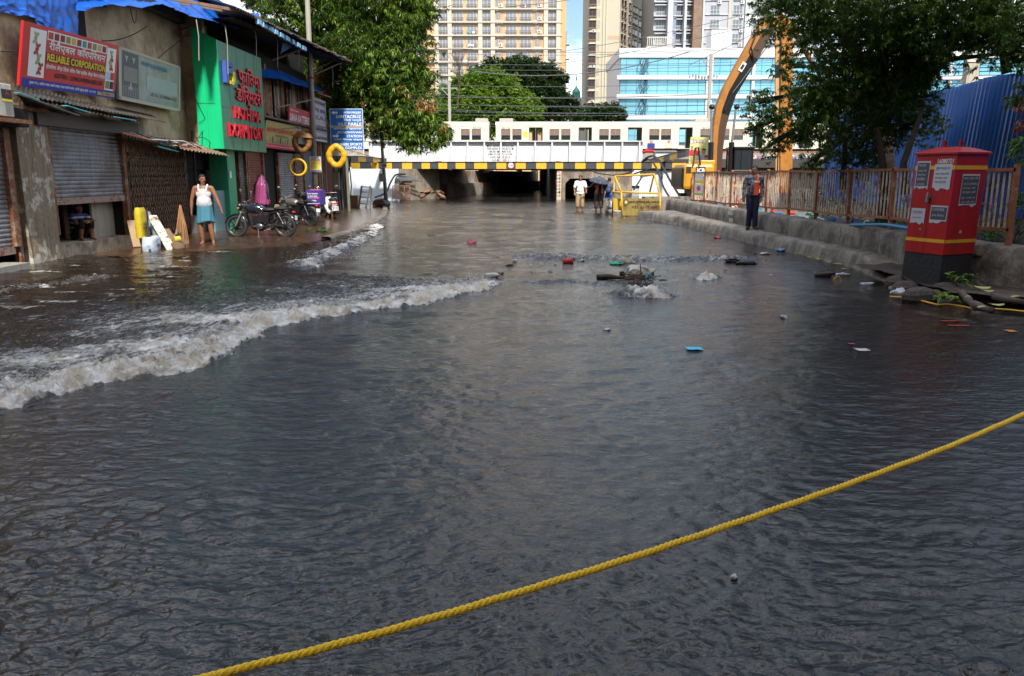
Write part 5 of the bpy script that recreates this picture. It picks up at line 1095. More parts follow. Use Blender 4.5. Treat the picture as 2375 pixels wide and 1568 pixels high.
# ---- rings hung from wires
def ring(label, c, R0, r0, m, shape=None, ax='y'):
    r = thing('life_ring', c, label, 'ring buoy', 'rings hung from the wire'); mb = MB(); pts = []; n = 44
    for i in range(n):
        a = 2 * math.pi * i / n; k = 1.0
        if shape: u, w = R0 * shape[0] * math.cos(a), R0 * shape[1] * math.sin(a) * (1 + .16 * abs(math.sin(a)) ** 6); k = 1 + .06 * math.sin(a * 9)
        else: u, w = R0 * math.cos(a), R0 * math.sin(a)
        pts.append((Vector(c) + Vector((u, .12 * u, w)), r0 * k))
    mb.tube([p for p, _ in pts], [q for _, q in pts], 12, closed=True); obj('ring', mb, m, r, smooth=True)
    return r
yv = mat('ring_yellow', (.62, .33, .012), .35, var=.25, scale=4, bump=.3, bscale=8); yb_ = mat('ring_brown', (.22, .10, .02), .5, var=.3, scale=5)
Yr = 31.0
r = ring('fat yellow ring with pointed top hanging beside the blue road sign', PY(780.5, 362, Yr), .275, .115, yv, (1.0, 1.12))
m = MB(); m.tube([PY(780, 342, Yr), PY(780, 322, Yr)], .012, 5); m.torus(PY(780, 386, Yr), .02, .01, 'y', 8, 5); obj('cord', m, M_['black'], r)
r = ring('thin bright yellow ring hanging in front of the grey shutter', PY(691, 388, Yr), .30, .045, mat('ring_bright', (.80, .45, .01), .3, var=.1))
m = MB(); m.tube([PY(691, 369, Yr), PY(688, 352, Yr)], .01, 5); obj('cord', m, M_['black'], r)
r = ring('dull brown ring hanging under a triangular plate left of the utility pole', PY(700, 330, Yr), .27, .10, yb_, (1.0, 1.0))
m = MB(); m.prism([PY(675, 316, Yr - .15), PY(721, 320, Yr - .15), PY(715, 310, Yr - .1), PY(690, 306, Yr - .1)], (0, .3, .02)); m.tube([PY(690, 352, Yr), PY(691, 292, Yr)], .02, 5); obj('plate', m, yb_, r)
wr = MB(); wr.tube([PY(640, 300, 29), PY(690, 296, Yr), PY(735, 322, 33), PY(780, 325, Yr), PY(892, 330, 41)], .012, 5); wr.tube([PY(770, 337, 31), PY(893, 372, 41)], .01, 4)
tag(obj('support_wire', wr, M_['black']), 'thin dark wires strung between the poles and carrying the rings', 'wire')

# ---- lattice gate
gy0, gy1 = PX(300, 430, XF + .1).y, PX(431, 430, XF + .1).y; gz1 = PX(300, 350, XF + .1).z + .15
gt = thing('lattice_gate', (XF + .1, (gy0 + gy1) / 2, 0), 'rusty collapsible lattice gate closing a dark shop', 'gate')
n = 24; m = MB()
for k in range(n + 1): y = gy0 + (gy1 - gy0) * k / n; m.bar((XF + .1, y, .1), (XF + .1, y + .03 * math.sin(k * 2.2), gz1), .022, .014)
obj('upright', m, mat('gate_bar', (.24, .155, .085), .7, col2=(.12, .05, .03), var=.3, scale=9), gt)
m = MB()
for zc in (.45, .95, 1.45, 1.95, 2.3):
    for k in range(n):
        y = gy0 + (gy1 - gy0) * k / n; dy = (gy1 - gy0) / n * 1.9
        m.bar((XF + .115, y, zc - .24), (XF + .115, y + dy, zc + .24), .008, .016); m.bar((XF + .13, y + dy, zc - .24), (XF + .13, y, zc + .24), .008, .016)
obj('lattice', m, mat('gate_cross', (.28, .18, .10), .7, col2=(.14, .07, .04), var=.3, scale=9), gt)
m = MB(); m.mm(XF - .05, XF + .1, gy0 - .14, gy0 - .04, 0, gz1 + .1); obj('gate_post', m, M_['wood'], gt)
m = MB(); m.mm(XF + .02, XF + .12, gy1 + .03, gy1 + .1, 0, gz1); m.tube([(XF + .2, gy1 + .5, 0), (XF + .2, gy1 + .5, 3)], .03, 6); obj('side_post', m, M_['black'], gt)

# ---- things in front of the gate
def sack(name, label, c, w, d, h, m, seed, cat='sack', text=None, lean=0.0):
    r = thing(name, c, label, cat); rows = []
    for i in range(13):
        t = i / 12; rows.append([])
        for j in range(17):
            a = 2 * math.pi * j / 16; bul = 1 + .10 * math.sin(math.pi * t) + .12 * rough(i * .5, (j % 16) * .6, seed)
            ca, sa = math.cos(a), math.sin(a); ca = math.copysign(abs(ca) ** .6, ca); sa = math.copysign(abs(sa) ** .6, sa)
            pinch = 1 - .3 * max(0, (t - .9) / .1)
            rows[-1].append((c[0] + ca * d / 2 * bul * pinch + lean * t, c[1] + sa * w / 2 * bul, c[2] + h * t + (.04 * rough(j * .9, 3, seed + 1))))
    k = MB(); k.grid(rows); obj('bag', k, m, r, smooth=True)
    if text:
        k = MB()
        for i, (s, z, ww) in enumerate(text): put_text(k, s, (c[0] + d / 2 * 1.13 + lean * .4, c[1] - ww / 2, c[2] + z), (0, 1, 0), (0, 0, 1), (0, ww, 0, .07), bold=.02)
        obj('print', k, flat('sack_print', (.05, .08, .10)), r)
    return r
sack('cement_sack', 'tall yellow plastic sack leaning on the lattice gate', G(352, 585, 0) + Vector((-.35, .35, .30)), .34, .17, .70, mat('sack_yellow', (.55, .42, .02), .5, var=.15, scale=3, bump=.8, bscale=6), 4, text=[('ACC', .30, .2), ('GOLD', .20, .24)])
sack('rice_sack', 'white and pale blue plastic sack standing in the water below the yellow sack', G(362, 583) + Vector((-.05, -.1, -.08)), .46, .28, .44, mat('sack_white', (.50, .55, .60), .5, col2=(.24, .38, .55), cut=(.5, .58), scale=3.5, bump=.8, bscale=7), 9, text=[('NPK', .2, .16)])
def plank(name, label, a, b, w, t, m, cat='plank'):
    k = MB(); k.bar(a, b, w, t); o = obj(name, k, m, bevel=.004); return tag(o, label, cat)
pl_ = lambda px, py, X: PX(px, py, X)
plank('plank', 'white chipped board leaning from the water up to the gate', PX(398, 580, -7.95), PX(352, 500, -8.6), .22, .03, mat('chipped_white', (.52, .50, .42), .8, col2=(.14, .10, .06), cut=(.52, .6), scale=9))
plank('plank', 'grey blue board leaning behind the white sack', PX(372, 560, -8.3), PX(338, 492, -9.1), .18, .04, flat('board_greyblue', (.16, .22, .23)))
plank('plank', 'dark brown board leaning right of the chipped white board', PX(405, 572, -8.1), PX(378, 532, -8.5), .30, .04, M_['wood'])
plank('iron_rod', 'thin dark rod standing upright in the water by the yellow sack', PX(348, 586, -8.25), PX(340, 488, -8.7), .05, .05, flat('rod_violet', (.03, .015, .03)), 'rod')
plank('notice_board', 'brown board with faint writing propped against the gate post', PX(318, 573, -8.9), PX(303, 512, -9.3), .17, .03, M_['cardboard'], 'board')
def broom():
    c = G(430, 572); r = thing('broom', c, 'bundle of long straw broom sticks leaning on the right of the lattice gate', 'broom'); m = MB(); rng = random.Random(6)
    top = PX(419, 488, -9.0)
    for k in range(46):
        a = rng.uniform(-1, 1); b = rng.uniform(-1, 1); e = Vector((c.x - .15 + b * .12, c.y + .15 + a * .26, .02)); m.tube([top + Vector((b * .02, a * .02, rng.uniform(0, .15))), e.lerp(top, .5) + Vector((b * .02, a * .06, 0)), e], [.006, .004, .003], 4)
    obj('straw', m, mat('straw', (.45, .24, .10), .8, island=.35), r); m = MB(); m.lathe(top.lerp(c, .1), [(.045, -.05), (.05, .05)], 8); obj('binding', m, M_['rust'], r)
broom()
def crate():
    c = PX(398, 568, -8.2); r = thing('broken_crate', c, 'small heap of broken brown crate beside the broom', 'crate'); m = MB(); rng = random.Random(4)
    for k in range(7): m.box((c.x + rng.uniform(-.15, .1), c.y + .2 + rng.uniform(-.2, .35), .1 + rng.uniform(0, .2)), (.05, rng.uniform(.3, .5), .12), M=Euler((rng.uniform(-.6, .6), rng.uniform(-.5, .5), rng.uniform(-.6, .6))).to_matrix())
    obj('slat', m, M_['wood'], r)
    b = thing('tin_can', PX(411, 558, -8.0), 'small yellow and green tin lying on the broken crate', 'tin'); m = MB(); m.tube([PX(403, 556, -8.05), PX(417, 554, -7.95)], .075, 14); obj('can', m, mat('can_yellow', (.5, .42, .06), .4), b)
    s = thing('rag_heap', PX(415, 570, -7.9), 'brown muddy rag heap at the foot of the broom', 'rag'); m = MB(); c = PX(415, 572, -7.9)
    for k in range(6): m.ell(c + Vector((rng.uniform(-.12, .1), rng.uniform(-.25, .25), rng.uniform(-.02, .05))), (.14, .18, .08), 10, 6)
    obj('cloth', m, mat('muddy_rag', (.14, .08, .05), .9, bump=1.2, bscale=10), s, smooth=True)
crate()

# cables sagging on the facade
m = MB(); rng = random.Random(12)
for (a, b, X, sg) in (((235, 95), (340, 60), -9.3, .1), ((0, 119), (32, 119), -9.3, 0), ((365, 135), (450, 65), -9.2, 0), ((430, 180), (520, 345), -8.9, .2), ((425, 250), (470, 340), -9.2, .2), ((470, 300), (420, 345), -9.0, .15), ((455, 320), (500, 350), -8.8, -.15), ((450, 160), (470, 345), -9.1, .25), ((300, 20), (315, 25), -8.9, .3)):
    p, q = PX(*a, X), PX(*b, X); m.tube([p.lerp(q, t / 8) + Vector((.02, 0, -sg * 4 * (t / 8) * (1 - t / 8))) for t in range(9)], .012, 4)
tag(obj('facade_cable', m, M_['black']), 'thin dark cables sagging across the plaster wall and the green panel', 'cable')
m = MB(); q = PX(437, 82, -9.3); m.bar(q + Vector((0, -.5, 0)), q + Vector((.1, .6, 0)), .06); m.bar(q + Vector((0, -.5, 0)), q + Vector((0, .4, .35)), .06); tag(obj('iron_bracket', m, M_['rust']), 'rusty iron bracket high on the plaster wall', 'bracket')
# meter box
mb_ = thing('meter_box', PX(780, 440, -8.6), 'cream electricity meter box among dark cables behind the sign post', 'meter box'); a = PY(773, 440, 40.0); b = PY(787, 400, 40.0)
m = MB(); m.mm(a.x, b.x, 39.8, 40.1, a.z, b.z); obj('cabinet', m, mat('cabinet_cream', (.36, .33, .22), .6, streak=.4), mb_, bevel=.01)
m = MB(); rng = random.Random(10)
for k in range(14): x = a.x + rng.uniform(-.3, .75); m.tube([(x, 40.2, .1), (x + rng.uniform(-.15, .15), 40.15, 1.2), (x + rng.uniform(-.2, .2), 40.2, 2.6)], .03, 5, m=k % 3 == 0)
obj('cable', m, [M_['black'], flat('conduit', (.3, .28, .26))], mb_)
# ================================================================ people
def bake(mb, name, mats, parent, voxel=0.011, smooth_it=4, fac=0.5, extra=None):
    me = bpy.data.meshes.new('tmp'); me.from_pydata(mb.v, [], mb.f); me.update(); o = bpy.data.objects.new('tmp', me); COL.objects.link(o)
    r = o.modifiers.new('r', 'REMESH'); r.mode = 'VOXEL'; r.voxel_size = voxel; r.use_smooth_shade = True
    s = o.modifiers.new('s', 'SMOOTH'); s.iterations = smooth_it; s.factor = fac
    dg = bpy.context.evaluated_depsgraph_get(); nm = bpy.data.meshes.new_from_object(o.evaluated_get(dg)); bpy.data.objects.remove(o); bpy.data.meshes.remove(me)
    nm.name = name; nm.materials.clear()
    for m_ in (mats if isinstance(mats, (list, tuple)) else [mats]): nm.materials.append(m_)
    q = bpy.data.objects.new(name, nm); COL.objects.link(q); q.parent = parent
    return q
J0 = dict(head=(0, -.01, 1.585), neck=(0, .0, 1.44), chest=(0, 0, 1.27), waist=(0, 0, 1.05), pelvis=(0, 0, .93),
          shL=(-.19, .0, 1.39), shR=(.19, 0, 1.39), elL=(-.25, .02, 1.12), elR=(.25, .02, 1.12), haL=(-.27, -.05, .88), haR=(.27, -.05, .88),
          hiL=(-.095, 0, .90), hiR=(.095, 0, .90), knL=(-.11, -.02, .49), knR=(.11, -.02, .49), anL=(-.12, .02, .08), anR=(.12, .02, .08))
def cone(mb, a, b, ra, rb, n=14, k=5, bulge=0.0):
    a = Vector(a); b = Vector(b)
    mb.tube([a.lerp(b, i / k) for i in range(k + 1)], [ra + (rb - ra) * i / k + bulge * math.sin(math.pi * i / k) for i in range(k + 1)], n); mb.ell(a, (ra,) * 3, n, 8); mb.ell(b, (rb,) * 3, n, 8)
def orient(d):
    return Vector(d).normalized().to_track_quat('-Z', 'Y').to_matrix()
def hand(mb, w, el, curl=.35, side=1):
    """w wrist; palm and five fingers continue the forearm"""
    w = Vector(w); d = (w - Vector(el)).normalized(); M = orient(d); up = M @ Vector((0, 1, 0)); sd = M @ Vector((1, 0, 0))
    mb.ell(w + d * .045, (.038, .016, .055), 12, 8, M=M)
    for i, (off, ln) in enumerate(((-.029, .066), (-.010, .078), (.010, .074), (.028, .058))):
        p = w + d * .082 + sd * off; q = p + d * ln * .5 - up * ln * curl * .15; r_ = q + d * ln * .5 * (1 - curl * .6) - up * ln * curl * .55
        mb.tube([p - d * .03, p, q, r_], [.0095, .0095, .0088, .007], 8)
    t0 = w + d * .02 + sd * (-.03 * side); t1 = t0 + d * .03 + sd * (-.022 * side) - up * .008; t2 = t1 + d * .03 - up * .012
    mb.tube([t0, t1, t2], [.012, .0105, .008], 8)
def build_person(label, loc, rz, J=None, build=1.0, skin=None, hair=True, head_turn=0.0, head_tilt=0.0, shoes=None, clothes=(), scale=1.0, fem=False, moustache=False, curl=.35, belly=0.0, group=None, barefoot=True, grp=None):
    j = dict(J0); j.update(J or {}); j = {k: Vector(v) for k, v in j.items()}; sk = skin or M_['skin']; b = build
    r = thing('person', (0, 0, 0), label, 'person', group)
    body = MB(); tors_dir = (j['neck'] - j['pelvis']).normalized(); TM = tors_dir.to_track_quat('Z', 'Y').to_matrix() if abs(tors_dir.z) < .999 else Matrix.Identity(3)
    H = Matrix.Rotation(head_turn, 3, 'Z') @ Matrix.Rotation(head_tilt, 3, 'X'); hd = j['head']
    def torso(mb, g=0.0, legs=False):
        mb.ell(j['pelvis'], (.155 * b + g, .115 * b + g, .12), 18, 12, M=TM); mb.ell(j['waist'] + Vector((0, -belly * .5, 0)), (.135 * b + g + belly * .3, .10 * b + g + belly, .15), 18, 12, M=TM)
        mb.ell(j['chest'], (.165 * b + g, .112 * b + g, .17), 18, 12, M=TM); cone(mb, j['shL'] * .86 + j['neck'] * .14, j['shR'] * .86 + j['neck'] * .14, .058 + g * .6, .058 + g * .6); mb.ell(j['neck'] - TM @ Vector((0, 0, .05)), (.11 * b + g, .07 + g, .075), 14, 8, M=TM)
        cone(mb, j['waist'], j['chest'], .11 * b + g, .12 * b + g)
    torso(body); cone(body, j['neck'] - Vector((0, 0, .02)), hd - Vector((0, 0, .07)), .052, .05)
    body.ell(hd + H @ Vector((0, .012, .035)), (.074, .092, .088), 20, 14, M=H); body.ell(hd + H @ Vector((0, -.022, -.035)), (.056, .062, .078), 18, 12, M=H); body.ell(hd + H @ Vector((0, -.058, -.09)), (.026, .022, .02), 12, 8, M=H)
    body.ell(hd + H @ Vector((0, -.094, -.012)), (.014, .020, .022), 10, 8, M=H); body.ell(hd + H @ Vector((0, -.088, .018)), (.010, .014, .03), 8, 6, M=H)
    for s in (-1, 1): body.ell(hd + H @ Vector((s * .076, .008, -.005)), (.010, .018, .030), 10, 8, M=H); body.ell(hd + H @ Vector((s * .03, -.074, .032)), (.022, .012, .009), 10, 6, M=H)
    for s in 'LR':
        cone(body, j['sh' + s], j['el' + s], .050 * b, .040 * b, bulge=.004); cone(body, j['el' + s], j['ha' + s], .040 * b, .026, bulge=.006); hand(body, j['ha' + s], j['el' + s], curl, -1 if s == 'L' else 1)
        cone(body, j['hi' + s], j['kn' + s], .082 * b, .056 * b, bulge=.004); cone(body, j['kn' + s], j['an' + s], .055 * b, .036, bulge=.012)
        a = j['an' + s]; kn = j['kn' + s]; f = Vector((a.x - kn.x * .0, 0, 0)); fd = Vector((-.25 if s == 'L' else .25, -1, 0)).normalized()
        if 'foot' in j and False: pass
        body.tube([a + Vector((0, .045, -.045)), a + Vector((0, .0, -.02)), a + fd * .09 + Vector((0, 0, -.045)), a + fd * .165 + Vector((0, 0, -.06))], [.03, .038, .034, .02], 12)
        for t in range(5): q = a + fd * .15 + Vector((fd.y, -fd.x, 0)) * (t - 2) * .014; body.tube([q + Vector((0, 0, -.06)), q + fd * (.045 - .005 * abs(t - 1)) + Vector((0, 0, -.066))], [.010, .008], 6)
    bake(body, 'body', sk, r, .0105, 3)
    e = MB(); pu = MB()
    for s in (-1, 1): e.ell(hd + H @ Vector((s * .029, -.079, .013)), (.011, .006, .005), 8, 6, M=H); pu.ell(hd + H @ Vector((s * .029, -.084, .013)), (.005, .003, .005), 8, 6, M=H)
    e.m = [0] * len(e.f); e.add(pu.v, pu.f, 1); obj('eyes', e, [flat('eye_white', (.6, .58, .55)), M_['hair']], r)
    mo = MB(); mo.ell(hd + H @ Vector((0, -.083, -.052)), (.021, .007, .006), 10, 6, M=H); obj('mouth', mo, flat('lips', (.16, .05, .04)), r)
    if hair:
        h = MB(); h.ell(hd + H @ Vector((0, .022, .055)), (.083, .098, .085), 18, 12, M=H); cut = MB()
        Vv = []; 
        for v in h.v:
            q = H.inverted() @ (Vector(v) - hd); 
            if q.y < -.03 and q.z < .075: q.z = max(q.z, .072 + .01 * math.sin(q.x * 160))
            if q.z < -.03: q.z = -.03
            if abs(q.x) > .06 and q.z < .0 and q.y < .03: q.y = .03
            Vv.append(tuple(hd + H @ q))
        h.v = Vv
        for s in (-1, 1): h.tube([hd + H @ Vector((s * .045, -.082, .033)), hd + H @ Vector((s * .018, -.092, .036))], [.004, .005], 6)
        if moustache: h.tube([hd + H @ Vector((-.026, -.084, -.043)), hd + H @ Vector((0, -.098, -.036)), hd + H @ Vector((.026, -.084, -.043))], [.004, .008, .004], 6)
        obj('hair', h, M_['hair'], r, smooth=True)
    G_ = dict(r=r, j=j, torso=torso, b=b, TM=TM)
    for c in clothes: c(G_)
    if shoes is not None:
        for s in 'LR':
            a = j['an' + s]; fd = Vector((-.25 if s == 'L' else .25, -1, 0)).normalized(); m = MB(); m.tube([a + Vector((0, .05, -.04)), a + Vector((0, 0, -.01)), a + fd * .09 + Vector((0, 0, -.04)), a + fd * .20 + Vector((0, 0, -.055))], [.042, .054, .048, .034], 12); bake(m, 'shoe', shoes, r, .012, 3)
    r.location = loc; r.rotation_euler = (0, 0, rz); r.scale = (scale,) * 3
    return r
def shirt(m, sleeve='short', g=.02, length=.0, name='shirt', collar=None):
    def f(G_):
        j = G_['j']; mb = MB(); G_['torso'](mb, g); b = G_['b']
        mb.ell(j['pelvis'] + Vector((0, 0, .02 - length)), (.165 * b + g, .12 * b + g, .11), 18, 10, M=G_['TM'])
        for s in 'LR':
            e = j['sh' + s].lerp(j['el' + s], .72) if sleeve == 'short' else j['el' + s]
            if sleeve != 'none': cone(mb, j['sh' + s], e, .064 * b + g * .4, .056 * b + g * .4)
            if sleeve == 'long': cone(mb, j['el' + s], j['el' + s].lerp(j['ha' + s], .92), .052 * b + g * .3, .038 + g * .3)
        o = bake(mb, name, m, G_['r'], .012, 5)
        # open the neck
        me = o.data; bm = bmesh.new(); bm.from_mesh(me); nk = j['neck']
        bmesh.ops.delete(bm, geom=[v for v in bm.verts if (v.co - (nk + Vector((0, -.01, .03)))).length < .072], context='VERTS'); bm.to_mesh(me); bm.free()
        return o
    return f
def trousers(m, to='ankle', g=.018, name='trousers', flare=0.0):
    def f(G_):
        j = G_['j']; mb = MB(); b = G_['b']; mb.ell(j['pelvis'], (.165 * b + g, .125 * b + g, .11), 18, 12, M=G_['TM'])
        for s in 'LR':
            if to == 'thigh': cone(mb, j['hi' + s], j['hi' + s].lerp(j['kn' + s], .8), .09 * b + g, .088 * b + g)
            else:
                cone(mb, j['hi' + s], j['kn' + s], .09 * b + g, .066 * b + g + flare)
                if to == 'calf': cone(mb, j['kn' + s], j['kn' + s].lerp(j['an' + s], .35), .066 * b + g + flare, .064 * b + g + flare)
                if to == 'ankle': cone(mb, j['kn' + s], j['kn' + s].lerp(j['an' + s], .93), .062 * b + g, .052 + g)
        bake(mb, name, m, G_['r'], .012, 4)
    return f
def vest_singlet(m):
    def f(G_):
        j = G_['j']; mb = MB(); b = G_['b']; g = .012
        mb.ell(j['pelvis'] + Vector((0, 0, .07)), (.165 * b + g, .135 * b + g, .13), 18, 10); mb.ell(j['waist'] + Vector((0, -.012, 0)), (.152 * b + g, .145 * b + g, .19), 18, 12); mb.ell(j['chest'] + Vector((0, 0, -.03)), (.162 * b + g, .112 * b + g, .16), 18, 12); cone(mb, j['waist'], j['chest'], .115 * b + g, .12 * b + g)
        for s in (-1, 1): mb.tube([j['chest'] + Vector((s * .085, -.10, .03)), j['chest'] + Vector((s * .10, -.085, .13)), j['chest'] + Vector((s * .105, -.0, .192)), j['chest'] + Vector((s * .1, .09, .12)), j['chest'] + Vector((s * .08, .1, 0))], .026, 8)
        bake(mb, 'singlet', m, G_['r'], .010, 4)
    return f

# the man in the white singlet
def wrap(m):
    def f(G_):
        j = G_['j']; rows = []
        for i in range(16):
            t = i / 15; row = []
            for k in range(49):
                a = 2 * math.pi * k / 48; fold = .012 * math.sin(a * 7 + t * 2) * (t + .2) + .01 * math.sin(a * 13 + 1) * t
                row.append((math.cos(a) * (.168 + .03 * t + fold), math.sin(a) * (.135 + .025 * t + fold), .99 - t * (.44 + .03 * math.sin(a * 2 + .5))))
            rows.append(row)
        mb = MB(); mb.grid(rows); o = obj('wrap_skirt', mb, m, G_['r'], smooth=True); s = o.modifiers.new('t', 'SOLIDIFY'); s.thickness = .008
    return f
pv = G(481, 567, .04)
build_person('man in white singlet and blue wrap standing barefoot beside the black motorcycle', pv, R(8), dict(elL=(-.29, .0, 1.10), haL=(-.31, -.02, .84), elR=(.31, -.02, 1.12), haR=(.40, -.05, .88), shL=(-.2, 0, 1.385), shR=(.2, 0, 1.385), anL=(-.10, .02, .08), knL=(-.12, -.03, .48), anR=(.15, .0, .08)),
             build=1.08, head_turn=R(35), clothes=(vest_singlet(mat('singlet_white', (.55, .54, .56), .8, var=.08, scale=6, bump=.4, bscale=12)), wrap(mat('wrap_blue', (.05, .19, .27), .8, var=.15, scale=5, bump=.3))), belly=.03, moustache=True)
# man sitting in the opening with arms round his knees, facing right
ps_ = Vector((XF - .38, PX(192, 540, XF - .3).y, zled))
sj = dict(pelvis=(0, .10, .13), waist=(0, .10, .27), chest=(0, .02, .45), neck=(0, -.04, .62), head=(.0, -.07, .76), shL=(-.18, -.02, .57), shR=(.18, -.02, .57), elL=(-.20, -.26, .42), elR=(.2, -.26, .42), haL=(.02, -.44, .47), haR=(-.02, -.46, .44),
          hiL=(-.09, .06, .10), hiR=(.09, .06, .10), knL=(-.11, -.32, .46), knR=(.11, -.34, .46), anL=(-.12, -.26, .08), anR=(.12, -.30, .08))
sm = mat('striped_shirt', (.03, .05, .16), .8)
_t = sm.node_tree; _w = _t.nodes.new('ShaderNodeTexWave'); _w.bands_direction = 'Z'; _w.inputs['Scale'].default_value = 2.6; _w.inputs['Distortion'].default_value = .4; _r = _t.nodes.new('ShaderNodeValToRGB'); _r.color_ramp.interpolation = 'CONSTANT'
_r.color_ramp.elements[0].color = (.03, .05, .18, 1); _r.color_ramp.elements[1].color = (.45, .50, .60, 1); _r.color_ramp.elements[1].position = .72; _c = _t.nodes.new('ShaderNodeTexCoord')
_t.links.new(_c.outputs['Object'], _w.inputs[0]); _t.links.new(_w.outputs['Fac'], _r.inputs[0]); _t.links.new(_r.outputs[0], _t.nodes['Principled BSDF'].inputs['Base Color'])
build_person('barefoot man in striped blue shirt sitting under the half raised shutter', ps_, R(60), sj, head_turn=R(25), clothes=(shirt(sm, 'short', .018), trousers(M_['dark'], 'calf', .012)), curl=.8, scale=.94)
# person in a pink rain cape seen from behind
def cape(m):
    def f(G_):
        rows = []
        for i in range(22):
            t = i / 21; z = 1.72 - t * .98; row = []
            rr = (.02 + .10 * min(1, t / .12) ** .6 if t < .18 else .12 + .11 * min(1, (t - .18) / .18)) ; rr += .05 * t
            for k in range(41):
                a = 2 * math.pi * k / 40; fo = .018 * math.sin(a * 8 + t * 5) * min(1, t * 2)
                row.append((math.cos(a) * (rr + fo), math.sin(a) * (rr * .75 + fo) + .0 + .04 * t, z + .05 * math.cos(a) * t * (1 if t > .6 else 0)))
            rows.append(row)
        mb = MB(); mb.grid(rows); o = obj('rain_cape', mb, m, G_['r'], smooth=True); s = o.modifiers.new('t', 'SOLIDIFY'); s.thickness = .006
    return f
build_person('person in a pink hooded rain cape standing at the red shutter', PX(610, 492, -8.5) * Vector((1, 1, 0)) + Vector((0, 0, .05)) if False else Vector((PX(609, 480, -8.5).x, PX(609, 480, -8.5).y, .05)), R(150), dict(haR=(.22, -.2, .98), elR=(.24, -.02, 1.1)), clothes=(trousers(flat('trouser_maroon', (.05, .02, .035)), 'ankle', .02), shirt(flat('shirt_navy', (.02, .02, .05)), 'long', .02), cape(mat('cape_pink', (.27, .05, .14), .35, var=.2, scale=4, bump=.5, bscale=6))), shoes=M_['black'], scale=1.0)
# white shirt
pw = G(1345, 490); pw.z = -.10
build_person('man in a white shirt and rolled up khaki trousers standing in the flood', pw, R(-6), dict(elL=(-.27, .03, 1.12), haL=(-.24, -.08, .93), elR=(.27, 0, 1.14), haR=(.27, -.14, 1.0)), head_turn=R(-20), clothes=(shirt(mat('shirt_white', (.80, .80, .79), .8, var=.04, bump=.3, bscale=9), 'short', .035, .03), trousers(mat('khaki', (.36, .25, .13), .8, var=.1), 'calf', .022, flare=.012)), scale=1.06, moustache=True, belly=.03)
# orange waistcoat, arm stretched out, holding the umbrella side
def waistcoat(m, m2):
    def f(G_):
        j = G_['j']; mb = MB(); G_['torso'](mb, .034); mb.ell(j['pelvis'] + Vector((0, 0, .03)), (.20, .155, .11), 16, 10); o = bake(mb, 'orange_vest', m, G_['r'], .014, 4)
        bm = bmesh.new(); bm.from_mesh(o.data); bmesh.ops.delete(bm, geom=[v for v in bm.verts if (abs(v.co.x - .02) < .045 and v.co.y < 0) or (v.co - (j['neck'] + Vector((0, -.02, .04)))).length < .09], context='VERTS'); bm.to_mesh(o.data); bm.free()
        s = MB()
        for x in (-.105, .125): s.tube([(x, -.155, .95), (x, -.16, 1.15), (x, -.15, 1.3), (x * .9, -.09, 1.42)], .014, 6)
        obj('reflective_strip', s, m2, G_['r'])
    return f
po = G(1388, 491); po.z = -.10; ov = mat('vest_orange', (.65, .06, .015), .7, var=.1); wv = flat('strip_white', (.7, .7, .66))
build_person('man in orange vest reaching his arm out to the white shirted man', po, R(2), dict(elL=(-.42, -.06, 1.24), haL=(-.66, -.10, 1.16), elR=(.26, -.05, 1.18), haR=(.22, -.20, 1.34), head=(-.02, -.01, 1.585)), skin=M_['skind'], head_turn=R(-55), clothes=(shirt(flat('tshirt_maroon', (.07, .02, .03)), 'short', .02), waistcoat(ov, wv), trousers(flat('shorts_brown', (.06, .045, .035)), 'calf', .03, 'shorts', .01)), scale=1.03)
def backpack(m):
    def f(G_):
        mb = MB(); mb.ell((.02, .20, 1.22), (.17, .11, .24), 16, 12); mb.ell((.02, .28, 1.12), (.13, .06, .12), 12, 8); obj('backpack', mb, m, G_['r'], smooth=True)
    return f
pb_ = G(1412, 492); pb_.z = -.10
build_person('person in blue trousers and navy backpack under the umbrella', pb_, R(165), dict(haL=(-.22, -.22, 1.25), elL=(-.25, -.02, 1.14)), clothes=(shirt(flat('shirt_bluegrey', (.06, .09, .14)), 'short', .02), trousers(mat('trouser_blue', (.015, .06, .30), .7), 'calf', .025), backpack(mat('pack_navy', (.03, .05, .11), .6))), scale=1.0)
# umbrella
def umbrella():
    c = PY(1389.5, 424, 38.3); top = PY(1389, 408, 38.3); r = thing('umbrella', Vector((c.x, 38.3, c.z)), 'dark open umbrella held over the two people right of the white shirted man', 'umbrella')
    Rr = .50; Hh = .26; Mx = Euler((R(8), R(10), 0)).to_matrix(); o = Vector((c.x, 38.3, c.z)); rows = []
    for i in range(9):
        t = i / 8; row = []
        for k in range(65):
            a = 2 * math.pi * k / 64; seg = (k % 8) / 8; dip = (1 - .09 * math.sin(math.pi * seg) * t); rad = Rr * math.sin(t * 1.2) / math.sin(1.2) * dip; row.append(o + Mx @ Vector((rad * math.cos(a), rad * math.sin(a), Hh * (math.cos(t * 1.2) - math.cos(1.2)) / (1 - math.cos(1.2)) + .02 * (1 - math.sin(math.pi * seg)) * t)))
        rows.append(row)
    mb = MB(); mb.grid(rows); q = obj('canopy', mb, mat('umbrella_cloth', (.045, .05, .07), .35, var=.2), r, smooth=True); s = q.modifiers.new('t', 'SOLIDIFY'); s.thickness = .004
    mb = MB(); mb.tube([o + Mx @ Vector((0, 0, Hh + .1)), o + Mx @ Vector((0, 0, -.62))], .010, 8); obj('shaft', mb, M_['steel'], r)
    for k in range(8): a = 2 * math.pi * k / 8; mb = MB(); mb.tube([o + Mx @ Vector((0, 0, Hh * .9)), o + Mx @ Vector((Rr * .5 * math.cos(a), Rr * .5 * math.sin(a), Hh * .72)), o + Mx @ Vector((Rr * .98 * math.cos(a), Rr * .98 * math.sin(a), .01))], .006, 5); obj('rib', mb, M_['steel'], r)
umbrella()
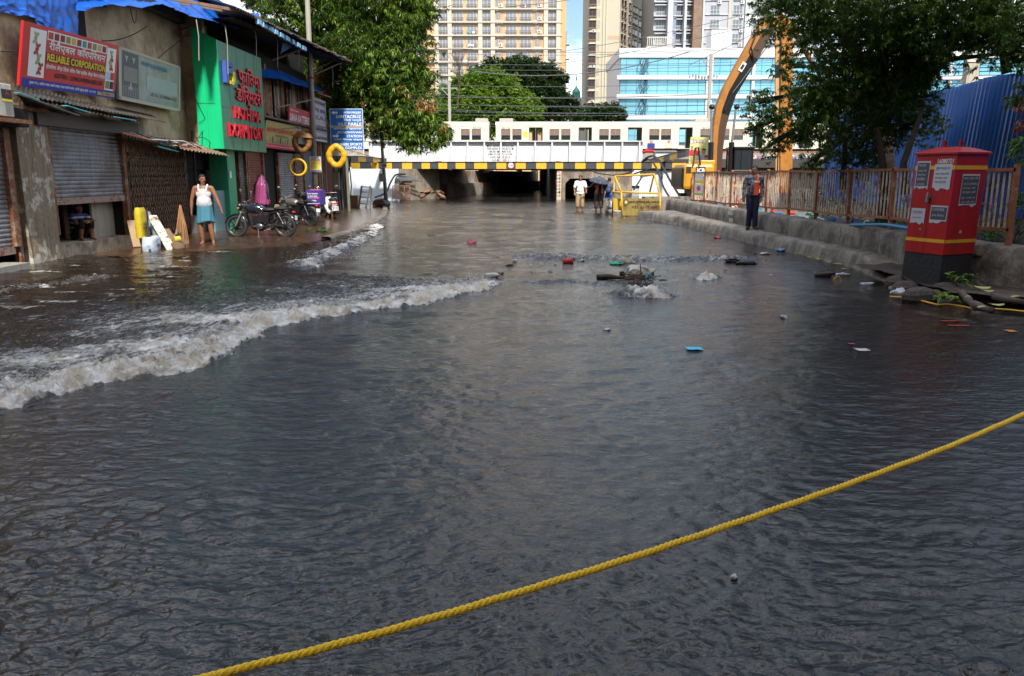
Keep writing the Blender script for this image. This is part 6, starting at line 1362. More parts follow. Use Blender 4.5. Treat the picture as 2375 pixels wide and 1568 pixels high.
# man at the railing
pf = G(1742, 532, .31)
cam_m = mat('camouflage_shirt', (.15, .17, .22), .8, var=.4, scale=16, col2=(.015, .02, .03), cut=(.47, .53))
def sash(m, m2):
    def f(G_):
        mb = MB(); mb.box((.06, -.135, 1.12), (.13, .02, .40)); mb.box((.06, .125, 1.14), (.2, .02, .46)); mb.tube([(.08, -.13, 1.3), (.10, -.09, 1.42), (.10, .03, 1.455), (.09, .11, 1.36)], .032, 8); mb.box((.19, 0, 1.08), (.02, .22, .34)); bake(mb, 'orange_vest', m, G_['r'], .012, 3)
        s = MB(); s.box((.065, -.155, 1.28), (.13, .012, .03)); obj('reflective_strip', s, m2, G_['r'])
    return f
build_person('man in patterned grey shirt and orange vest standing on the ledge', pf, R(-12), dict(haL=(-.24, -.04, .87), elL=(-.24, .04, 1.12), elR=(.24, .03, 1.12), haR=(.20, -.07, .86), knL=(-.07, -.02, .49), anL=(-.08, .03, .08), anR=(.09, -.05, .08), knR=(.08, -.03, .49)), skin=M_['skind'], build=.9, head_turn=R(-25), clothes=(shirt(cam_m, 'long', .022, .02), trousers(flat('trouser_navy', (.015, .015, .045)), 'ankle', .02), sash(mat('vest_red_orange', (.62, .07, .02), .7), wv)), shoes=mat('trainer', (.02, .03, .03), .7), belly=.02, scale=.98, moustache=True)
# ================================================================ motorcycles (x forward, built at the origin)
def wheel(parent, x, r, tyre, rim, nsp=10, w=.052, disc_=True):
    t = MB(); t.torus((x, 0, r), r - w, w, 'y', 40, 12); o = obj('wheel', t, M_['rubber'], parent, smooth=True)
    m = MB()
    for s in (-.022, .022): m.torus((x, s, r), r - w * 2 + .012, .012, 'y', 36, 8)
    for k in range(nsp):
        a = 2 * math.pi * k / nsp; b = a + .10 * (1 if k % 2 else -1); m.bar((x + .04 * math.cos(b), 0, r + .04 * math.sin(b)), (x + (r - w * 2 + .01) * math.cos(a), 0, r + (r - w * 2 + .01) * math.sin(a)), .022, .028, up=(0, 1, 0))
    m.tube([(x, -.07, r), (x, .07, r)], .045, 14); obj('rim', m, rim, o)
    if disc_:
        m = MB(); m.tube([(x, -.062, r), (x, -.056, r)], .13, 24); m.tube([(x, -.075, r), (x, -.055, r)], .035, 12); obj('brake_disc', m, M_['steel'], o)
    return o
def motorcycle(label, tank_c, body_c, classic=True, loc=(0, 0, 0), rz=0, lean=0):
    r = thing('motorcycle', (0, 0, 0), label, 'motorcycle', 'motorcycles parked before the shops'); rw = .315; fx, rx = .70, -.68
    wheel(r, fx, rw, None, M_['black']); wheel(r, rx, rw, None, M_['black'])
    m = MB()                                             # fenders
    for (cx, a0, a1, rr) in ((fx, 15, 165, rw + .035), (rx, 20, 175, rw + .045)):
        rows = []
        for i in range(17):
            a = R(a0 + (a1 - a0) * i / 16); rows.append([(cx + rr * math.cos(a) * (1 - .03 * abs(k)), k * .035, rw + rr * math.sin(a) - .02 * k * k * .5) for k in (-2, -1, 0, 1, 2)])
        m.grid(rows)
    o = obj('fender', m, body_c, r, smooth=True); o.modifiers.new('t', 'SOLIDIFY').thickness = .006
    m = MB()
    for s in (-.085, .085): m.tube([(fx, s, rw), (fx - .16, s, .66)], .026, 10, m=0); m.tube([(fx - .15, s, .62), (fx - .27, s, .96)], .019, 10, m=1)
    m.box((fx - .16, 0, .70), (.06, .22, .05), m=0); m.box((fx - .24, 0, .90), (.07, .22, .04), m=0); m.box((fx - .03, -.115, .42), (.035, .012, .16), m=2); obj('fork', m, [M_['steel'], M_['chrome'], flat('reflector_orange', (.8, .12, .02))], r)
    m = MB(); M9 = Matrix.Rotation(R(90), 3, 'Y'); m.lathe((fx - .10, 0, .87), [(.02, -.10), (.07, -.09), (.095, -.03), (.10, .03), (.098, .045)], 20, M=M9, m=0); m.lathe((fx - .10, 0, .87), [(.098, .04), (.085, .055), (.04, .066), (.001, .07)], 20, M=M9, m=1)
    obj('headlight', m, [M_['black'] if classic else body_c, mat('lamp_lens', (.55, .55, .55), .1, spec=.9)], r, smooth=True)
    for s in (-.13, .13): m = MB(); m.tube([(fx - .14, s * .6, .80), (fx - .12, s, .80)], .008, 6); m.ell((fx - .10, s, .80), (.035, .025, .025), 10, 6, m=1); obj('indicator', m, [M_['black'], flat('amber', (.5, .2, .02))], r)
    m = MB(); m.tube([(fx - .32, -.36, 1.02), (fx - .30, -.22, 1.06), (fx - .25, -.08, .98), (fx - .25, .08, .98), (fx - .30, .22, 1.06), (fx - .32, .36, 1.02)], .013, 8, m=0)
    for s in (-1, 1): m.tube([(fx - .32, s * .26, 1.045), (fx - .36, s * .40, 1.01)], .019, 8, m=1); m.tube([(fx - .28, s * .26, 1.05), (fx - .27, s * .38, 1.01)], .006, 5, m=0)
    m.lathe((fx - .20, -.05, .97), [(.001, .05), (.045, .05), (.045, 0), (.03, -.03)], 14, m=0); m.lathe((fx - .20, .06, .97), [(.001, .05), (.035, .05), (.035, 0)], 14, m=0); obj('handlebar', m, [M_['chrome'], M_['rubber']], r)
    for s in (-1, 1): m = MB(); m.tube([(fx - .32, s * .28, 1.05), (fx - .26, s * .34, 1.18), (fx - .27, s * .36, 1.24)], .006, 6, m=0); m.ell((fx - .27, s * .38, 1.27), (.012, .06, .042), 14, 8, m=0); m.ell((fx - .283, s * .38, 1.27), (.004, .052, .035), 14, 8, m=1); obj('mirror', m, [M_['black'], M_['chrome']], r)
    m = MB(); m.ell((.16, 0, .80), (.29, .145, .135), 22, 14); m.ell((.33, 0, .82), (.12, .125, .10), 16, 10); m.ell((.0, 0, .76), (.16, .12, .09), 16, 10); bake(m, 'tank', tank_c, r, .012, 6)
    m = MB(); m.tube([(.18, 0, .93), (.18, 0, .945)], .035, 14); obj('fuel_cap', m, M_['chrome'], r)
    m = MB()
    if classic: m.ell((-.22, 0, .765), (.20, .13, .065), 18, 10); m.ell((-.55, 0, .80), (.20, .115, .055), 18, 10)
    else: m.ell((-.2, 0, .78), (.24, .12, .06), 18, 10); m.ell((-.55, 0, .84), (.22, .10, .06), 18, 10)
    bake(m, 'seat', M_['rubber'], r, .012, 6)
    m = MB(); m.tube([(fx - .28, 0, .92), (.35, 0, .62), (.28, 0, .28), (-.15, 0, .25), (-.30, 0, .45)], .02, 8)
    for s in (-.10, .10): m.tube([(fx - .28, 0, .86), (.1, s, .70), (-.25, s, .66), (-.75, s * 1.1, .73)], .015, 8); m.tube([(-.25, s, .66), (-.2, s, .36), (rx, s, rw)], .018, 8); m.tube([(-.74, s * 1.1, .72), (-.35, s, .45)], .012, 6)
    obj('frame', m, M_['black'], r)
    m = MB()
    for s in (-.12, .12):
        m.tube([(rx + .02, s, rw + .06), (-.50, s, .68)], .014, 8, m=1); pts = [(rx + .02 + (.16) * t / 30, s, rw + .10 + .26 * t / 30) for t in range(31)]
        for k in range(9): c = Vector((rx + .04 + .015 * k, s, rw + .12 + .025 * k)); m.torus(c, .024, .005, 'z', 12, 5, m=0)
    obj('shock_absorber', m, [M_['chrome'], M_['steel']], r)
    m = MB(); m.ell((.05, 0, .30), (.20, .13, .12), 18, 12, m=0); m.ell((.02, -.12, .30), (.13, .04, .10), 18, 10, m=1); m.ell((.02, .12, .30), (.12, .04, .09), 18, 10, m=1); m.box((.16, 0, .48), (.13, .15, .22), m=0)
    for k in range(8): m.box((.16, 0, .39 + k * .03), (.20, .21, .010), m=1)
    m.box((-.12, -.11, .52), (.22, .05, .20), m=0); m.box((-.12, .11, .52), (.22, .05, .20), m=0); m.ell((-.02, -.09, .53), (.06, .05, .05), 12, 8, m=1); o = obj('engine', m, [M_['black'], mat('engine_metal', (.10, .10, .11), .35, .7, var=.3)], r)
    m = MB(); m.tube([(.24, -.07, .50), (.33, -.10, .40), (.28, -.14, .24), (.05, -.15, .20), (-.25, -.16, .24)], .02, 8, m=0); m.tube([(-.22, -.16, .24), (-.35, -.17, .27), (-.85, -.19, .33), (-.90, -.19, .335)], [.03, .045, .045, .03], 12, m=1)
    obj('exhaust', m, [M_['chrome'], M_['black'] if classic else M_['steel']], r, smooth=True)
    m = MB(); m.tube([(.05, .12, .25), (-.04, .32, .02)], .012, 8); m.box((-.045, .33, .012), (.08, .05, .015)); obj('side_stand', m, M_['steel'], r)
    m = MB(); m.tube([(.12, -.24, .30), (.12, .24, .30)], .014, 8); m.tube([(-.3, -.22, .34), (-.3, -.13, .34)], .012, 8); m.tube([(-.3, .13, .34), (-.3, .22, .34)], .012, 8); obj('footrest', m, M_['steel'], r)
    m = MB(); m.box((-.97, 0, .56), (.03, .2, .14), m=1); m.ell((-.92, 0, .70), (.05, .07, .04), 12, 8, m=0); obj('tail_light', m, [flat('lamp_red', (.5, .01, .01)), M_['black']], r)
    m = MB(); m.box((-.99, 0, .55), (.008, .19, .12)); obj('number_plate', m, M_['wht'], r)
    r.location = loc; r.rotation_euler = (R(lean), 0, rz); return r
bk = mat('gloss_black', (.012, .013, .016), .18, var=.2, coat=.5); sv = mat('tank_silver', (.30, .28, .25), .28, .7, var=.1)
c1 = (G(534, 556) + G(657, 556)) / 2
motorcycle('black retro motorcycle with round headlight parked side on at the water edge', mat('tank_blue_black', (.015, .02, .035), .14, var=.2, coat=.7), bk, True, (c1.x + .03, c1.y + .35, .03), R(180 - 3), 6)
c2 = G(688, 532)
m2 = motorcycle('silver grey motorcycle carrying the purple delivery box behind the black one', sv, mat('side_grey', (.10, .10, .10), .4), False, (c2.x - .35, c2.y + 1.2, .03), R(180 - 28), 5)
p = PX(640, 480, -8.3)
for ch in m2.children:
    pass
plt = MB(); plt.box((.86, 0, .66), (.008, .2, .11), M=Euler((0, R(-20), 0)).to_matrix()); o = mesh_obj('front_plate', plt.v, plt.f, plt.m, flat('plate_yellow', (.60, .55, .30))); o.parent = m2
motorcycle('dark motorcycle loaded with black bags and hardly visible between the pole and the silver motorcycle', bk, bk, False, (PX(672, 480, -8.2).x, PX(690, 470, -8.3).y + 1.5, .03), R(150), 4)
def bags():
    c = PY(684, 455, 30); r = thing('black_bag', c, 'pile of black bags on the dark motorcycle seat', 'bag'); m = MB()
    for k, (dx, dz, s) in enumerate(((0, 0, .30), (.1, .2, .28), (-.15, .30, .22), (.25, -.12, .26), (-.25, -.1, .24))): m.ell(c + Vector((dx, .05 * k, dz)), (s * 1.15, s, s * .55), 16, 10)
    bake(m, 'bag', mat('bag_black', (.018, .018, .02), .45, var=.3, bump=.8, bscale=7), r, .02, 3)
bags()
# delivery box
def delivery_box():
    c = G(728, 513); Yb = c2.y + 1.9; a = PY(710, 476, Yb); b = PY(747, 441, Yb); w = b.x - a.x; h = b.z - a.z
    r = thing('delivery_box', ((a.x + b.x) / 2, Yb, a.z), 'purple delivery box with white lettering on the silver motorcycle', 'box'); Mz = Matrix.Rotation(R(-8), 3, 'Z')
    m = MB(); m.box(((a.x + b.x) / 2, Yb + w / 2, (a.z + b.z) / 2), (w * .86, w * .9, h), M=Mz); obj('body', m, mat('box_purple', (.055, .025, .22), .6, var=.12, scale=4), r, bevel=.015)
    m = MB(); m.box(((a.x + b.x) / 2 + .02, Yb + w / 2, b.z + .012), (w * .55, w * .6, .03), M=Mz); obj('pink_flap', m, flat('flap_pink', (.6, .10, .16)), r)
    m = MB(); o = Vector(((a.x + b.x) / 2, Yb + w / 2, (a.z + b.z) / 2)) + Mz @ Vector((-w * .43, -w * .45 - .003, -h / 2)); U = Mz @ Vector((1, 0, 0)); W = Vector((0, 0, 1)); ww = w * .86
    for s, x0, x1, z0, z1, k in (('from lipstick', .08, .85, .70, .82, 0), ('to drum stick', .10, .80, .56, .67, 0), ('delivered in', .10, .48, .46, .52, 0), ('zepto', .28, .72, .22, .36, 0)): put_text(m, s, o, U, W, (x0 * ww, x1 * ww, z0 * h, z1 * h), k, bold=.02)
    nn = U.cross(W) * .006; 
    def q(x0, x1, z0, z1, k): m.add([o + U * x0 * ww + W * z0 * h + nn, o + U * x1 * ww + W * z0 * h + nn, o + U * x1 * ww + W * z1 * h + nn, o + U * x0 * ww + W * z1 * h + nn], [(0, 1, 2, 3)], k)
    q(.50, .92, .45, .53, 1); q(.08, .95, .10, .13, 0); obj('lettering', m, [M_['wht'], flat('pink_strip', (.7, .15, .35))], r)
delivery_box()
# white scooter from behind
def scooter():
    c = G(757, 514); r = thing('scooter', (0, 0, 0), 'white scooter seen from behind with red tail lamp and grab rail', 'scooter', 'motorcycles parked before the shops')
    wheel(r, -.55, .22, None, M_['steel'], 6, .048, False); wheel(r, .62, .22, None, M_['steel'], 6, .045)
    wht = mat('scooter_white', (.68, .68, .66), .25, var=.05, coat=.6)
    m = MB(); m.ell((-.42, 0, .60), (.40, .16, .17), 20, 14); m.ell((-.70, 0, .60), (.16, .13, .11), 16, 10); m.ell((-.15, 0, .50), (.25, .15, .16), 16, 10); bake(m, 'rear_body', wht, r, .014, 5)
    m = MB(); m.box((.12, 0, .28), (.6, .30, .08)); m.ell((.45, 0, .58), (.06, .20, .32), 16, 12); m.ell((.60, 0, .42), (.18, .08, .14), 14, 10); bake(m, 'front_body', wht, r, .014, 4)
    m = MB(); m.ell((-.35, 0, .78), (.36, .13, .06), 18, 10); obj('seat', m, M_['rubber'], r, smooth=True)
    m = MB(); m.ell((-.84, 0, .64), (.04, .07, .035), 12, 8); 
    for s in (-1, 1): m.ell((-.79, s * .10, .66), (.06, .05, .04), 12, 8)
    obj('tail_light', m, mat('lamp_red_bright', (.55, .01, .02), .2), r, smooth=True)
    m = MB(); m.tube([(-.55, -.13, .80), (-.78, -.12, .86), (-.84, 0, .87), (-.78, .12, .86), (-.55, .13, .80)], .014, 8); obj('grab_rail', m, M_['chrome'], r)
    m = MB(); m.box((-.88, 0, .46), (.01, .24, .16)); obj('number_plate', m, M_['wht'], r)
    m = MB(); put_text(m, 'MH 02', (-.887, .10, .47), (0, -1, 0), (0, 0, 1), (0, .2, 0, .05), bold=.02); put_text(m, 'FZ 1718', (-.887, .10, .405), (0, -1, 0), (0, 0, 1), (0, .2, 0, .05), bold=.02); obj('plate_text', m, M_['blk'], r)
    m = MB(); m.box((-.80, 0, .40), (.12, .2, .16)); m.tube([(-.4, -.16, .25), (-.85, -.18, .30)], .05, 10); obj('mudguard', m, M_['black'], r)
    m = MB(); m.tube([(.44, 0, .85), (.42, 0, 1.0)], .03, 8); m.tube([(.36, -.34, 1.0), (.42, -.1, 1.02), (.42, .1, 1.02), (.36, .34, 1.0)], .018, 8); obj('handlebar', m, M_['black'], r)
    for s in (-1, 1): m = MB(); m.tube([(.40, s * .25, 1.02), (.40, s * .33, 1.2)], .007, 6); m.ell((.39, s * .36, 1.24), (.015, .07, .05), 14, 8, m=1); obj('mirror', m, [M_['black'], M_['chrome']], r)
    r.location = (c.x + .05, c.y + .9, .03); r.rotation_euler = (R(-5), 0, R(112)); return r
scooter()
m = MB(); c = G(766, 506); m.prism([c + Vector((-.18, .2, 0)), c + Vector((.14, .2, 0)), c + Vector((.18, .2, .55)), c + Vector((-.05, .2, .55))], (0, .05, 0)); tag(obj('orange_board', m, flat('board_orange', (.5, .17, .03))), 'small orange board standing behind the white scooter wheel', 'board')
# weeds under the bikes
def leaf_mesh(P, D, N_, Lg, Wd, name, m, parent=None, droop=0.25, kind=None):
    """numpy: leaf blades from base points P along D, blade normal N_, folded along the midrib"""
    n = len(P); D = D / np.linalg.norm(D, axis=1, keepdims=True); S = np.cross(D, N_); S /= np.linalg.norm(S, axis=1, keepdims=True) + 1e-9; Nn = np.cross(S, D)
    L_ = Lg[:, None]; W_ = Wd[:, None]
    v0 = P; v1 = P + D * L_ * .42 + S * W_ * .5 + Nn * W_ * .12; v2 = P + D * L_ * .5 - np.array([0, 0, 1]) * L_ * droop * .25; v3 = P + D * L_ * .42 - S * W_ * .5 + Nn * W_ * .12; v4 = P + D * L_ * .96 - np.array([0, 0, 1]) * L_ * droop
    V = np.stack([v0, v1, v2, v3, v4], 1).reshape(-1, 3); off = np.array(wloc(parent)) if parent is not None else 0; V = V - off
    b = np.arange(n)[:, None] * 5; T = np.concatenate([b + np.array([[0, 1, 2]]), b + np.array([[1, 4, 2]]), b + np.array([[0, 2, 3]]), b + np.array([[3, 2, 4]])], 1).reshape(-1).astype(np.int32)
    me = bpy.data.meshes.new(name); me.vertices.add(len(V)); me.vertices.foreach_set('co', V.reshape(-1).astype(np.float32)); nf = len(T) // 3
    me.loops.add(nf * 3); me.polygons.add(nf); me.loops.foreach_set('vertex_index', T); me.polygons.foreach_set('loop_start', np.arange(nf, dtype=np.int32) * 3); me.polygons.foreach_set('loop_total', np.full(nf, 3, np.int32)); me.update(); me.validate()
    for q in (m if isinstance(m, (list, tuple)) else [m]): me.materials.append(q)
    o = bpy.data.objects.new(name, me); COL.objects.link(o)
    if parent is not None: o.parent = parent
    return o
def leafmat(name, col, col2, rough_=.42, isl=.45, scale=.8, trans=.25):
    m = mat(name, col, rough_, var=.25, scale=scale, col2=col2, cut=(.42, .6), island=isl, spec=.5)
    t = m.node_tree; b = t.nodes['Principled BSDF']; out = t.nodes['Material Output']; tr = t.nodes.new('ShaderNodeBsdfTranslucent'); mx = t.nodes.new('ShaderNodeMixShader'); mx.inputs[0].default_value = trans
    src = b.inputs['Base Color'].links[0].from_socket; br = t.nodes.new('ShaderNodeMixRGB'); br.blend_type = 'MULTIPLY'; br.inputs[0].default_value = 1; br.inputs[2].default_value = (1.5, 1.6, .6, 1)
    t.links.new(src, br.inputs[1]); t.links.new(br.outputs[0], tr.inputs[0]); t.links.new(b.outputs[0], mx.inputs[1]); t.links.new(tr.outputs[0], mx.inputs[2]); t.links.new(mx.outputs[0], out.inputs[0]); return m
rngL = np.random.default_rng(11)
def rosettes(C, n_per, Lm, Wm, name, m, parent, up=.25, droop=.3, spread=1.0):
    k = len(C); idx = np.repeat(np.arange(k), n_per); P = C[idx] + rngL.normal(0, Lm * .10, (len(idx), 3)); a = rngL.uniform(0, 2 * np.pi, len(idx)); e = rngL.normal(up, .38, len(idx)) * spread
    D = np.stack([np.cos(a) * np.cos(e), np.sin(a) * np.cos(e), np.sin(e)], 1); Nz = np.tile([0, 0, 1.0], (len(idx), 1)) + rngL.normal(0, .35, (len(idx), 3))
    return leaf_mesh(P, D, Nz, rngL.uniform(.7, 1.2, len(idx)) * Lm, rngL.uniform(.8, 1.2, len(idx)) * Wm, name, m, parent, droop)
def small_plant(name, label, c, n, rad, h, Lm, m, cat='plant', group=None):
    r = thing(name, c, label, cat, group); C = np.array(c)[None, :] + np.stack([rngL.normal(0, rad, n), rngL.normal(0, rad, n), np.abs(rngL.normal(h * .5, h * .3, n))], 1)
    rosettes(C, 7, Lm, Lm * .35, 'foliage', m, r); s = MB()
    for k in range(min(n, 8)): s.tube([Vector(c), Vector(C[k])], .008, 5)
    obj('stem', s, M_['bark'], r); return r
weed = leafmat('weed_leaf', (.06, .13, .02), (.03, .08, .015))
small_plant('weed', 'small green weed growing at the wheel of the silver motorcycle', G(742, 543), 12, .16, .22, .16, weed)
# ================================================================ railing
def railing():
    y0, y1 = 11.75, PX(1603, 440, 7.3).y; xf = 7.3; r = thing('railing', (xf, (y0 + y1) / 2, .7), 'long rusty steel railing with white flaking bars behind the ledge', 'railing')
    zb = lambda y: .95 - (.2) * (y - y0) / (y1 - y0) + .015 * math.sin(y * 1.3); zt = lambda y: 1.83 + .01 * math.sin(y * .9)
    ys = np.linspace(y0, y1, 60)
    for f_, nm in ((zt, 'top_rail'), (zb, 'bottom_rail')): 
        m = MB()
        for a, b in zip(ys[:-1], ys[1:]): m.bar((xf, a, f_(a)), (xf, b, f_(b)), .05, .05)
        obj(nm, m, M_['rustrail'], r)
    y = y0 + .02; rng = random.Random(3); bars = []; posts = []; k = 0
    while y < y1:
        if k % 13 == 0: posts.append(y)
        else: bars.append(y)
        y += .14 + rng.uniform(-.015, .015) + (.06 if rng.random() < .05 else 0); k += 1
    for p in posts: m = MB(); m.bar((xf + .01, p, .42), (xf + .01, p + .01, 1.90), .07, .06); obj('post', m, M_['rustrail'], r)
    proto = MB(); proto.mm(-.017, .017, -.017, .017, 0, 1)
    def bar_mesh(lst, nm, par):
        m = MB()
        for yb in lst: t = rng.uniform(-.012, .012); m.bar((xf, yb, zb(yb)), (xf + t * .3, yb + t, zt(yb)), .023, .023)
        return obj(nm, m, M_['rustbar'], par)
    for yb in bars[:96]: bar_mesh([yb], 'bar', r)
    if bars[96:]: o = bar_mesh(bars[96:], 'bars', r); o['kind'] = 'stuff'
    # paper strips tied to the far end
    m = MB(); a = PX(1613, 403, xf - .06); b = PX(1629, 452, xf - .06); h = a.z - PX(1613, 452, xf - .06).z
    for k, (c, f0, f1) in enumerate(((0, .72, 1), (1, .55, .70), (0, .12, .52), (2, 0, .1))): m.mm(xf - .06, xf - .05, b.y, a.y, a.z - h + f0 * h, a.z - h + f1 * h, c)
    c_ = Vector((xf - .065, (a.y + b.y) / 2, a.z - h * .68)); m.add([(c_.x, c_.y + .35 * math.cos(q * .524), c_.z + .10 * math.sin(q * .524)) for q in range(12)], [tuple(range(12))], 3)
    o = obj('paper_notice', m, [M_['wht'], flat('notice_yellow', (.7, .65, .1)), flat('notice_green', (.3, .5, .1)), flat('notice_pink', (.6, .05, .2))]); tag(o, 'narrow strip of paper notices on the far end of the rusty railing', 'notice')
railing()
# ================================================================ the red telephone cabinet
def cabinet():
    Cn = Vector((6.33, 11.75, 0)); Ln = Vector((6.08, 12.42, 0)); Rn = Vector((6.94, 12.02, 0)); Bk = Ln + Rn - Cn
    r = thing('telephone_cabinet', (6.5, 12.1, 0), 'tall red street cabinet with yellow bands and pasted notices on a black plinth', 'street cabinet')
    red = mat('cabinet_red', (.42, .010, .012), .38, var=.14, scale=3, streak=.6, scol=(.16, .012, .01), coat=.1, bump=.12, bscale=3)
    zb, zt = .58, 2.05; ctr = (Ln + Rn) / 2; tilt = Vector((.09, .02, 0))
    def ringp(s, z, up=0): return [ctr + (p - ctr) * s + tilt * (z / 2) + Vector((0, 0, z)) for p in (Cn, Rn, Bk, Ln)]
    m = MB(); a = ringp(1, zb); b = ringp(1.0, zt); m.add(a + b, [(0, 1, 5, 4), (1, 2, 6, 5), (2, 3, 7, 6), (3, 0, 4, 7), (3, 2, 1, 0), (4, 5, 6, 7)]); obj('body', m, red, r, bevel=.008)
    m = MB(); a = ringp(.97, -.15); b = ringp(.97, zb); m.add(a + b, [(0, 1, 5, 4), (1, 2, 6, 5), (2, 3, 7, 6), (3, 0, 4, 7)]); obj('plinth', m, mat('plinth_black', (.018, .017, .018), .75, var=.4, scale=6, bump=.6), r)
    m = MB(); a = ringp(1.09, zt - .01); b = ringp(1.09, zt + .025); c = ringp(.45, zt + .10); m.add(a + b + c, [(0, 1, 5, 4), (1, 2, 6, 5), (2, 3, 7, 6), (3, 0, 4, 7), (3, 2, 1, 0), (4, 5, 9, 8), (5, 6, 10, 9), (6, 7, 11, 10), (7, 4, 8, 11), (8, 9, 10, 11)]); lid = obj('lid', m, red, r, bevel=.006)
    for t in (.22, .72):
        p = ringp(.45, zt + .06); q = p[3].lerp(p[1], t) ; m = MB(); m.box(q + Vector((0, 0, .08)), (.07, .02, .12), rz=R(25)); m.torus(q + Vector((0, -.012, .10)), .022, .006, 'y', 14, 5, m=1); obj('lifting_lug', m, [red, M_['black']], lid)
    def face(A, B):                                      # A left-bottom direction to B, seen from the street
        def at(u, z): q = A.lerp(B, u); q = ctr + (q - ctr) * 1.0; return q + tilt * (z / 2) + Vector((0, 0, z))
        O = at(0, zb); U = (at(1, zb) - at(0, zb)); W = at(0, zt) - at(0, zb); return (O, U, W)
    FL = face(Ln, Cn); FR = face(Cn, Rn)
    m = MB()
    for P in (FL, FR): sign_fill(m, P, (0, 1, .12, .155), 0, .006); sign_fill(m, P, (0, 1, .845, .885), 0, .006)
    obj('yellow_band', m, mat('band_yellow', (.75, .36, .015), .5, streak=.2), r)
    m = MB(); sign_fill(m, FL, (.485, .495, .02, .98), 0, .003); sign_fill(m, FL, (.02, .98, .975, .98), 0, .003); sign_fill(m, FR, (.02, .98, .84, .843), 0, .003); obj('door_seam', m, flat('seam', (.10, .004, .004)), r)
    m = MB(); sign_text(m, FL, '16080701', (.56, .94, .905, .95), 0, .012); obj('cabinet_number', m, M_['wht'], r)
    def notice(P, u0, u1, z0, z1, dark, seed):
        m = MB(); p00, U, W = P; n = U.cross(W).normalized() * .008; rng = random.Random(seed); pts = []
        for k in range(9): pts.append(p00 + U * (u0 + (u1 - u0) * k / 8) + W * (z0 + rng.uniform(-.02, .012)) + n)
        pts += [p00 + U * u1 + W * z1 + n, p00 + U * u0 + W * z1 + n]; m.add(pts, [tuple(range(11))], 0)
        if dark: sign_fill(m, P, (u0 + .02, u1 - .02, z0 + .02, z1 - .015), 1, .011)
        ink = 0 if dark else 1; z = z1 - .04; k = 0
        while z > z0 + .035:
            s = rng.choice(['पैकर्स मूवर्स', '९८२०१२९७९६', 'लोन मिलेगा', 'संपर्क करें', 'रूम भाड़े से', 'पार्ट टाईम जॉब']); hh = .028 if k % 3 else .038; sign_text(m, P, s, (u0 + .05, u1 - .05 - rng.uniform(0, .06), z - hh * .5, z + hh * .4), ink, .006, .014); z -= hh * 1.45; k += 1
        o = obj('pasted_notice', m, [mat('notice_paper', (.50, .50, .53), .8, var=.15, scale=9), mat('notice_ink', (.07, .07, .085), .7)], r); return o
    plab(notice(FL, .05, .39, .66, .93, True, 1), 'torn dark notice at the upper left'); plab(notice(FL, .50, .93, .655, .90, False, 2), 'torn white notice at the upper right of the left side')
    plab(notice(FL, .06, .42, .31, .455, False, 3), 'small white notice low on the left'); plab(notice(FL, .55, .97, .33, .49, True, 4), 'dark notice low beside the corner'); plab(notice(FR, .24, .80, .49, .80, True, 5), 'large dark notice on the right side')
    m = MB(); sign_fill(m, FR, (.40, .48, .215, .245), 0, .007); sign_fill(m, FL, (.32, .37, .24, .25), 0, .007); obj('paint_scar', m, flat('scar', (.5, .35, .33)), r)
    O, U, W = FL; q = O + U * .46 + W * .58; n = U.cross(W).normalized(); m = MB(); m.box(q + n * .02, (.05, .05, .05), m=0); m.tube([q + n * .03 + Vector((0, 0, .0)), q + n * .05 + Vector((0, 0, .03)), q + n * .03 + Vector((0, 0, .05))], .006, 6, m=1); m.tube([q + n * .035 - Vector((0, 0, .01)), q + n * .035 - Vector((0, 0, .09))], .025, 10, m=0); obj('padlock', m, [mat('lock_bluegrey', (.22, .28, .32), .4, .4), M_['steel']], r)
cabinet()
# rubble, roots and cable beside it
rng = random.Random(15); rubm = mat('rubble', (.09, .06, .05), .8, var=.4, scale=5, col2=(.045, .04, .038), bump=1.2, bscale=14)
for k in range(16):
    px, py = [(2215, 655), (2235, 668), (2195, 672), (2255, 690), (2290, 665), (2320, 648), (2345, 640), (2100, 668), (2085, 655), (2130, 688), (2165, 685), (2300, 640), (2360, 662), (2240, 640), (2275, 675), (2180, 660)][k]
    c = G(px, py, .08); s = rng.uniform(.08, .2); m = MB(); m.ell(c, (s * 1.2, s, s * .7), 10, 7)
    m.v = [(v[0] + .35 * s * rough(v[0] * 6, v[1] * 6, k), v[1] + .35 * s * rough(v[1] * 6, v[2] * 9, k + 3), v[2] + .35 * s * rough(v[0] * 6, v[2] * 8, k + 5)) for v in m.v]
    tag(obj('rubble_stone', m, rubm), 'muddy lump of rubble at the foot of the red cabinet', 'stone', 'rubble at the foot of the red cabinet')
for k, (a, b, c_) in enumerate((((2262, 655), (2310, 690), (2400, 705)), ((2290, 650), (2340, 668), (2400, 675)), ((2230, 678), (2255, 705), (2300, 720)))):
    m = MB(); P_ = [G(*q, .14) for q in (a, b, c_)]; m.tube(resample(P_, 12), [.045 + .012 * math.sin(i * 1.7) for i in range(12)], 10); tag(obj('root', m, mat('root_bark', (.10, .07, .06), .85, var=.3, bump=1, bscale=12), smooth=True), ('thick muddy root or hose right of the cabinet foot', 'second muddy root behind the thick one at the right edge', 'short muddy root below the yellow cable bend')[k], 'root')
m = MB(); m.tube(resample([G(*q, .05) for q in ((2063, 688), (2090, 690), (2130, 696), (2175, 707), (2200, 706), (2240, 712), (2260, 717), (2300, 716), (2345, 719), (2420, 728))], 60), .0125, 8); tag(obj('yellow_cable', m, mat('cable_yellow', (.72, .38, .02), .5), smooth=True), 'thin yellow cable lying along the water edge below the red cabinet', 'cable')
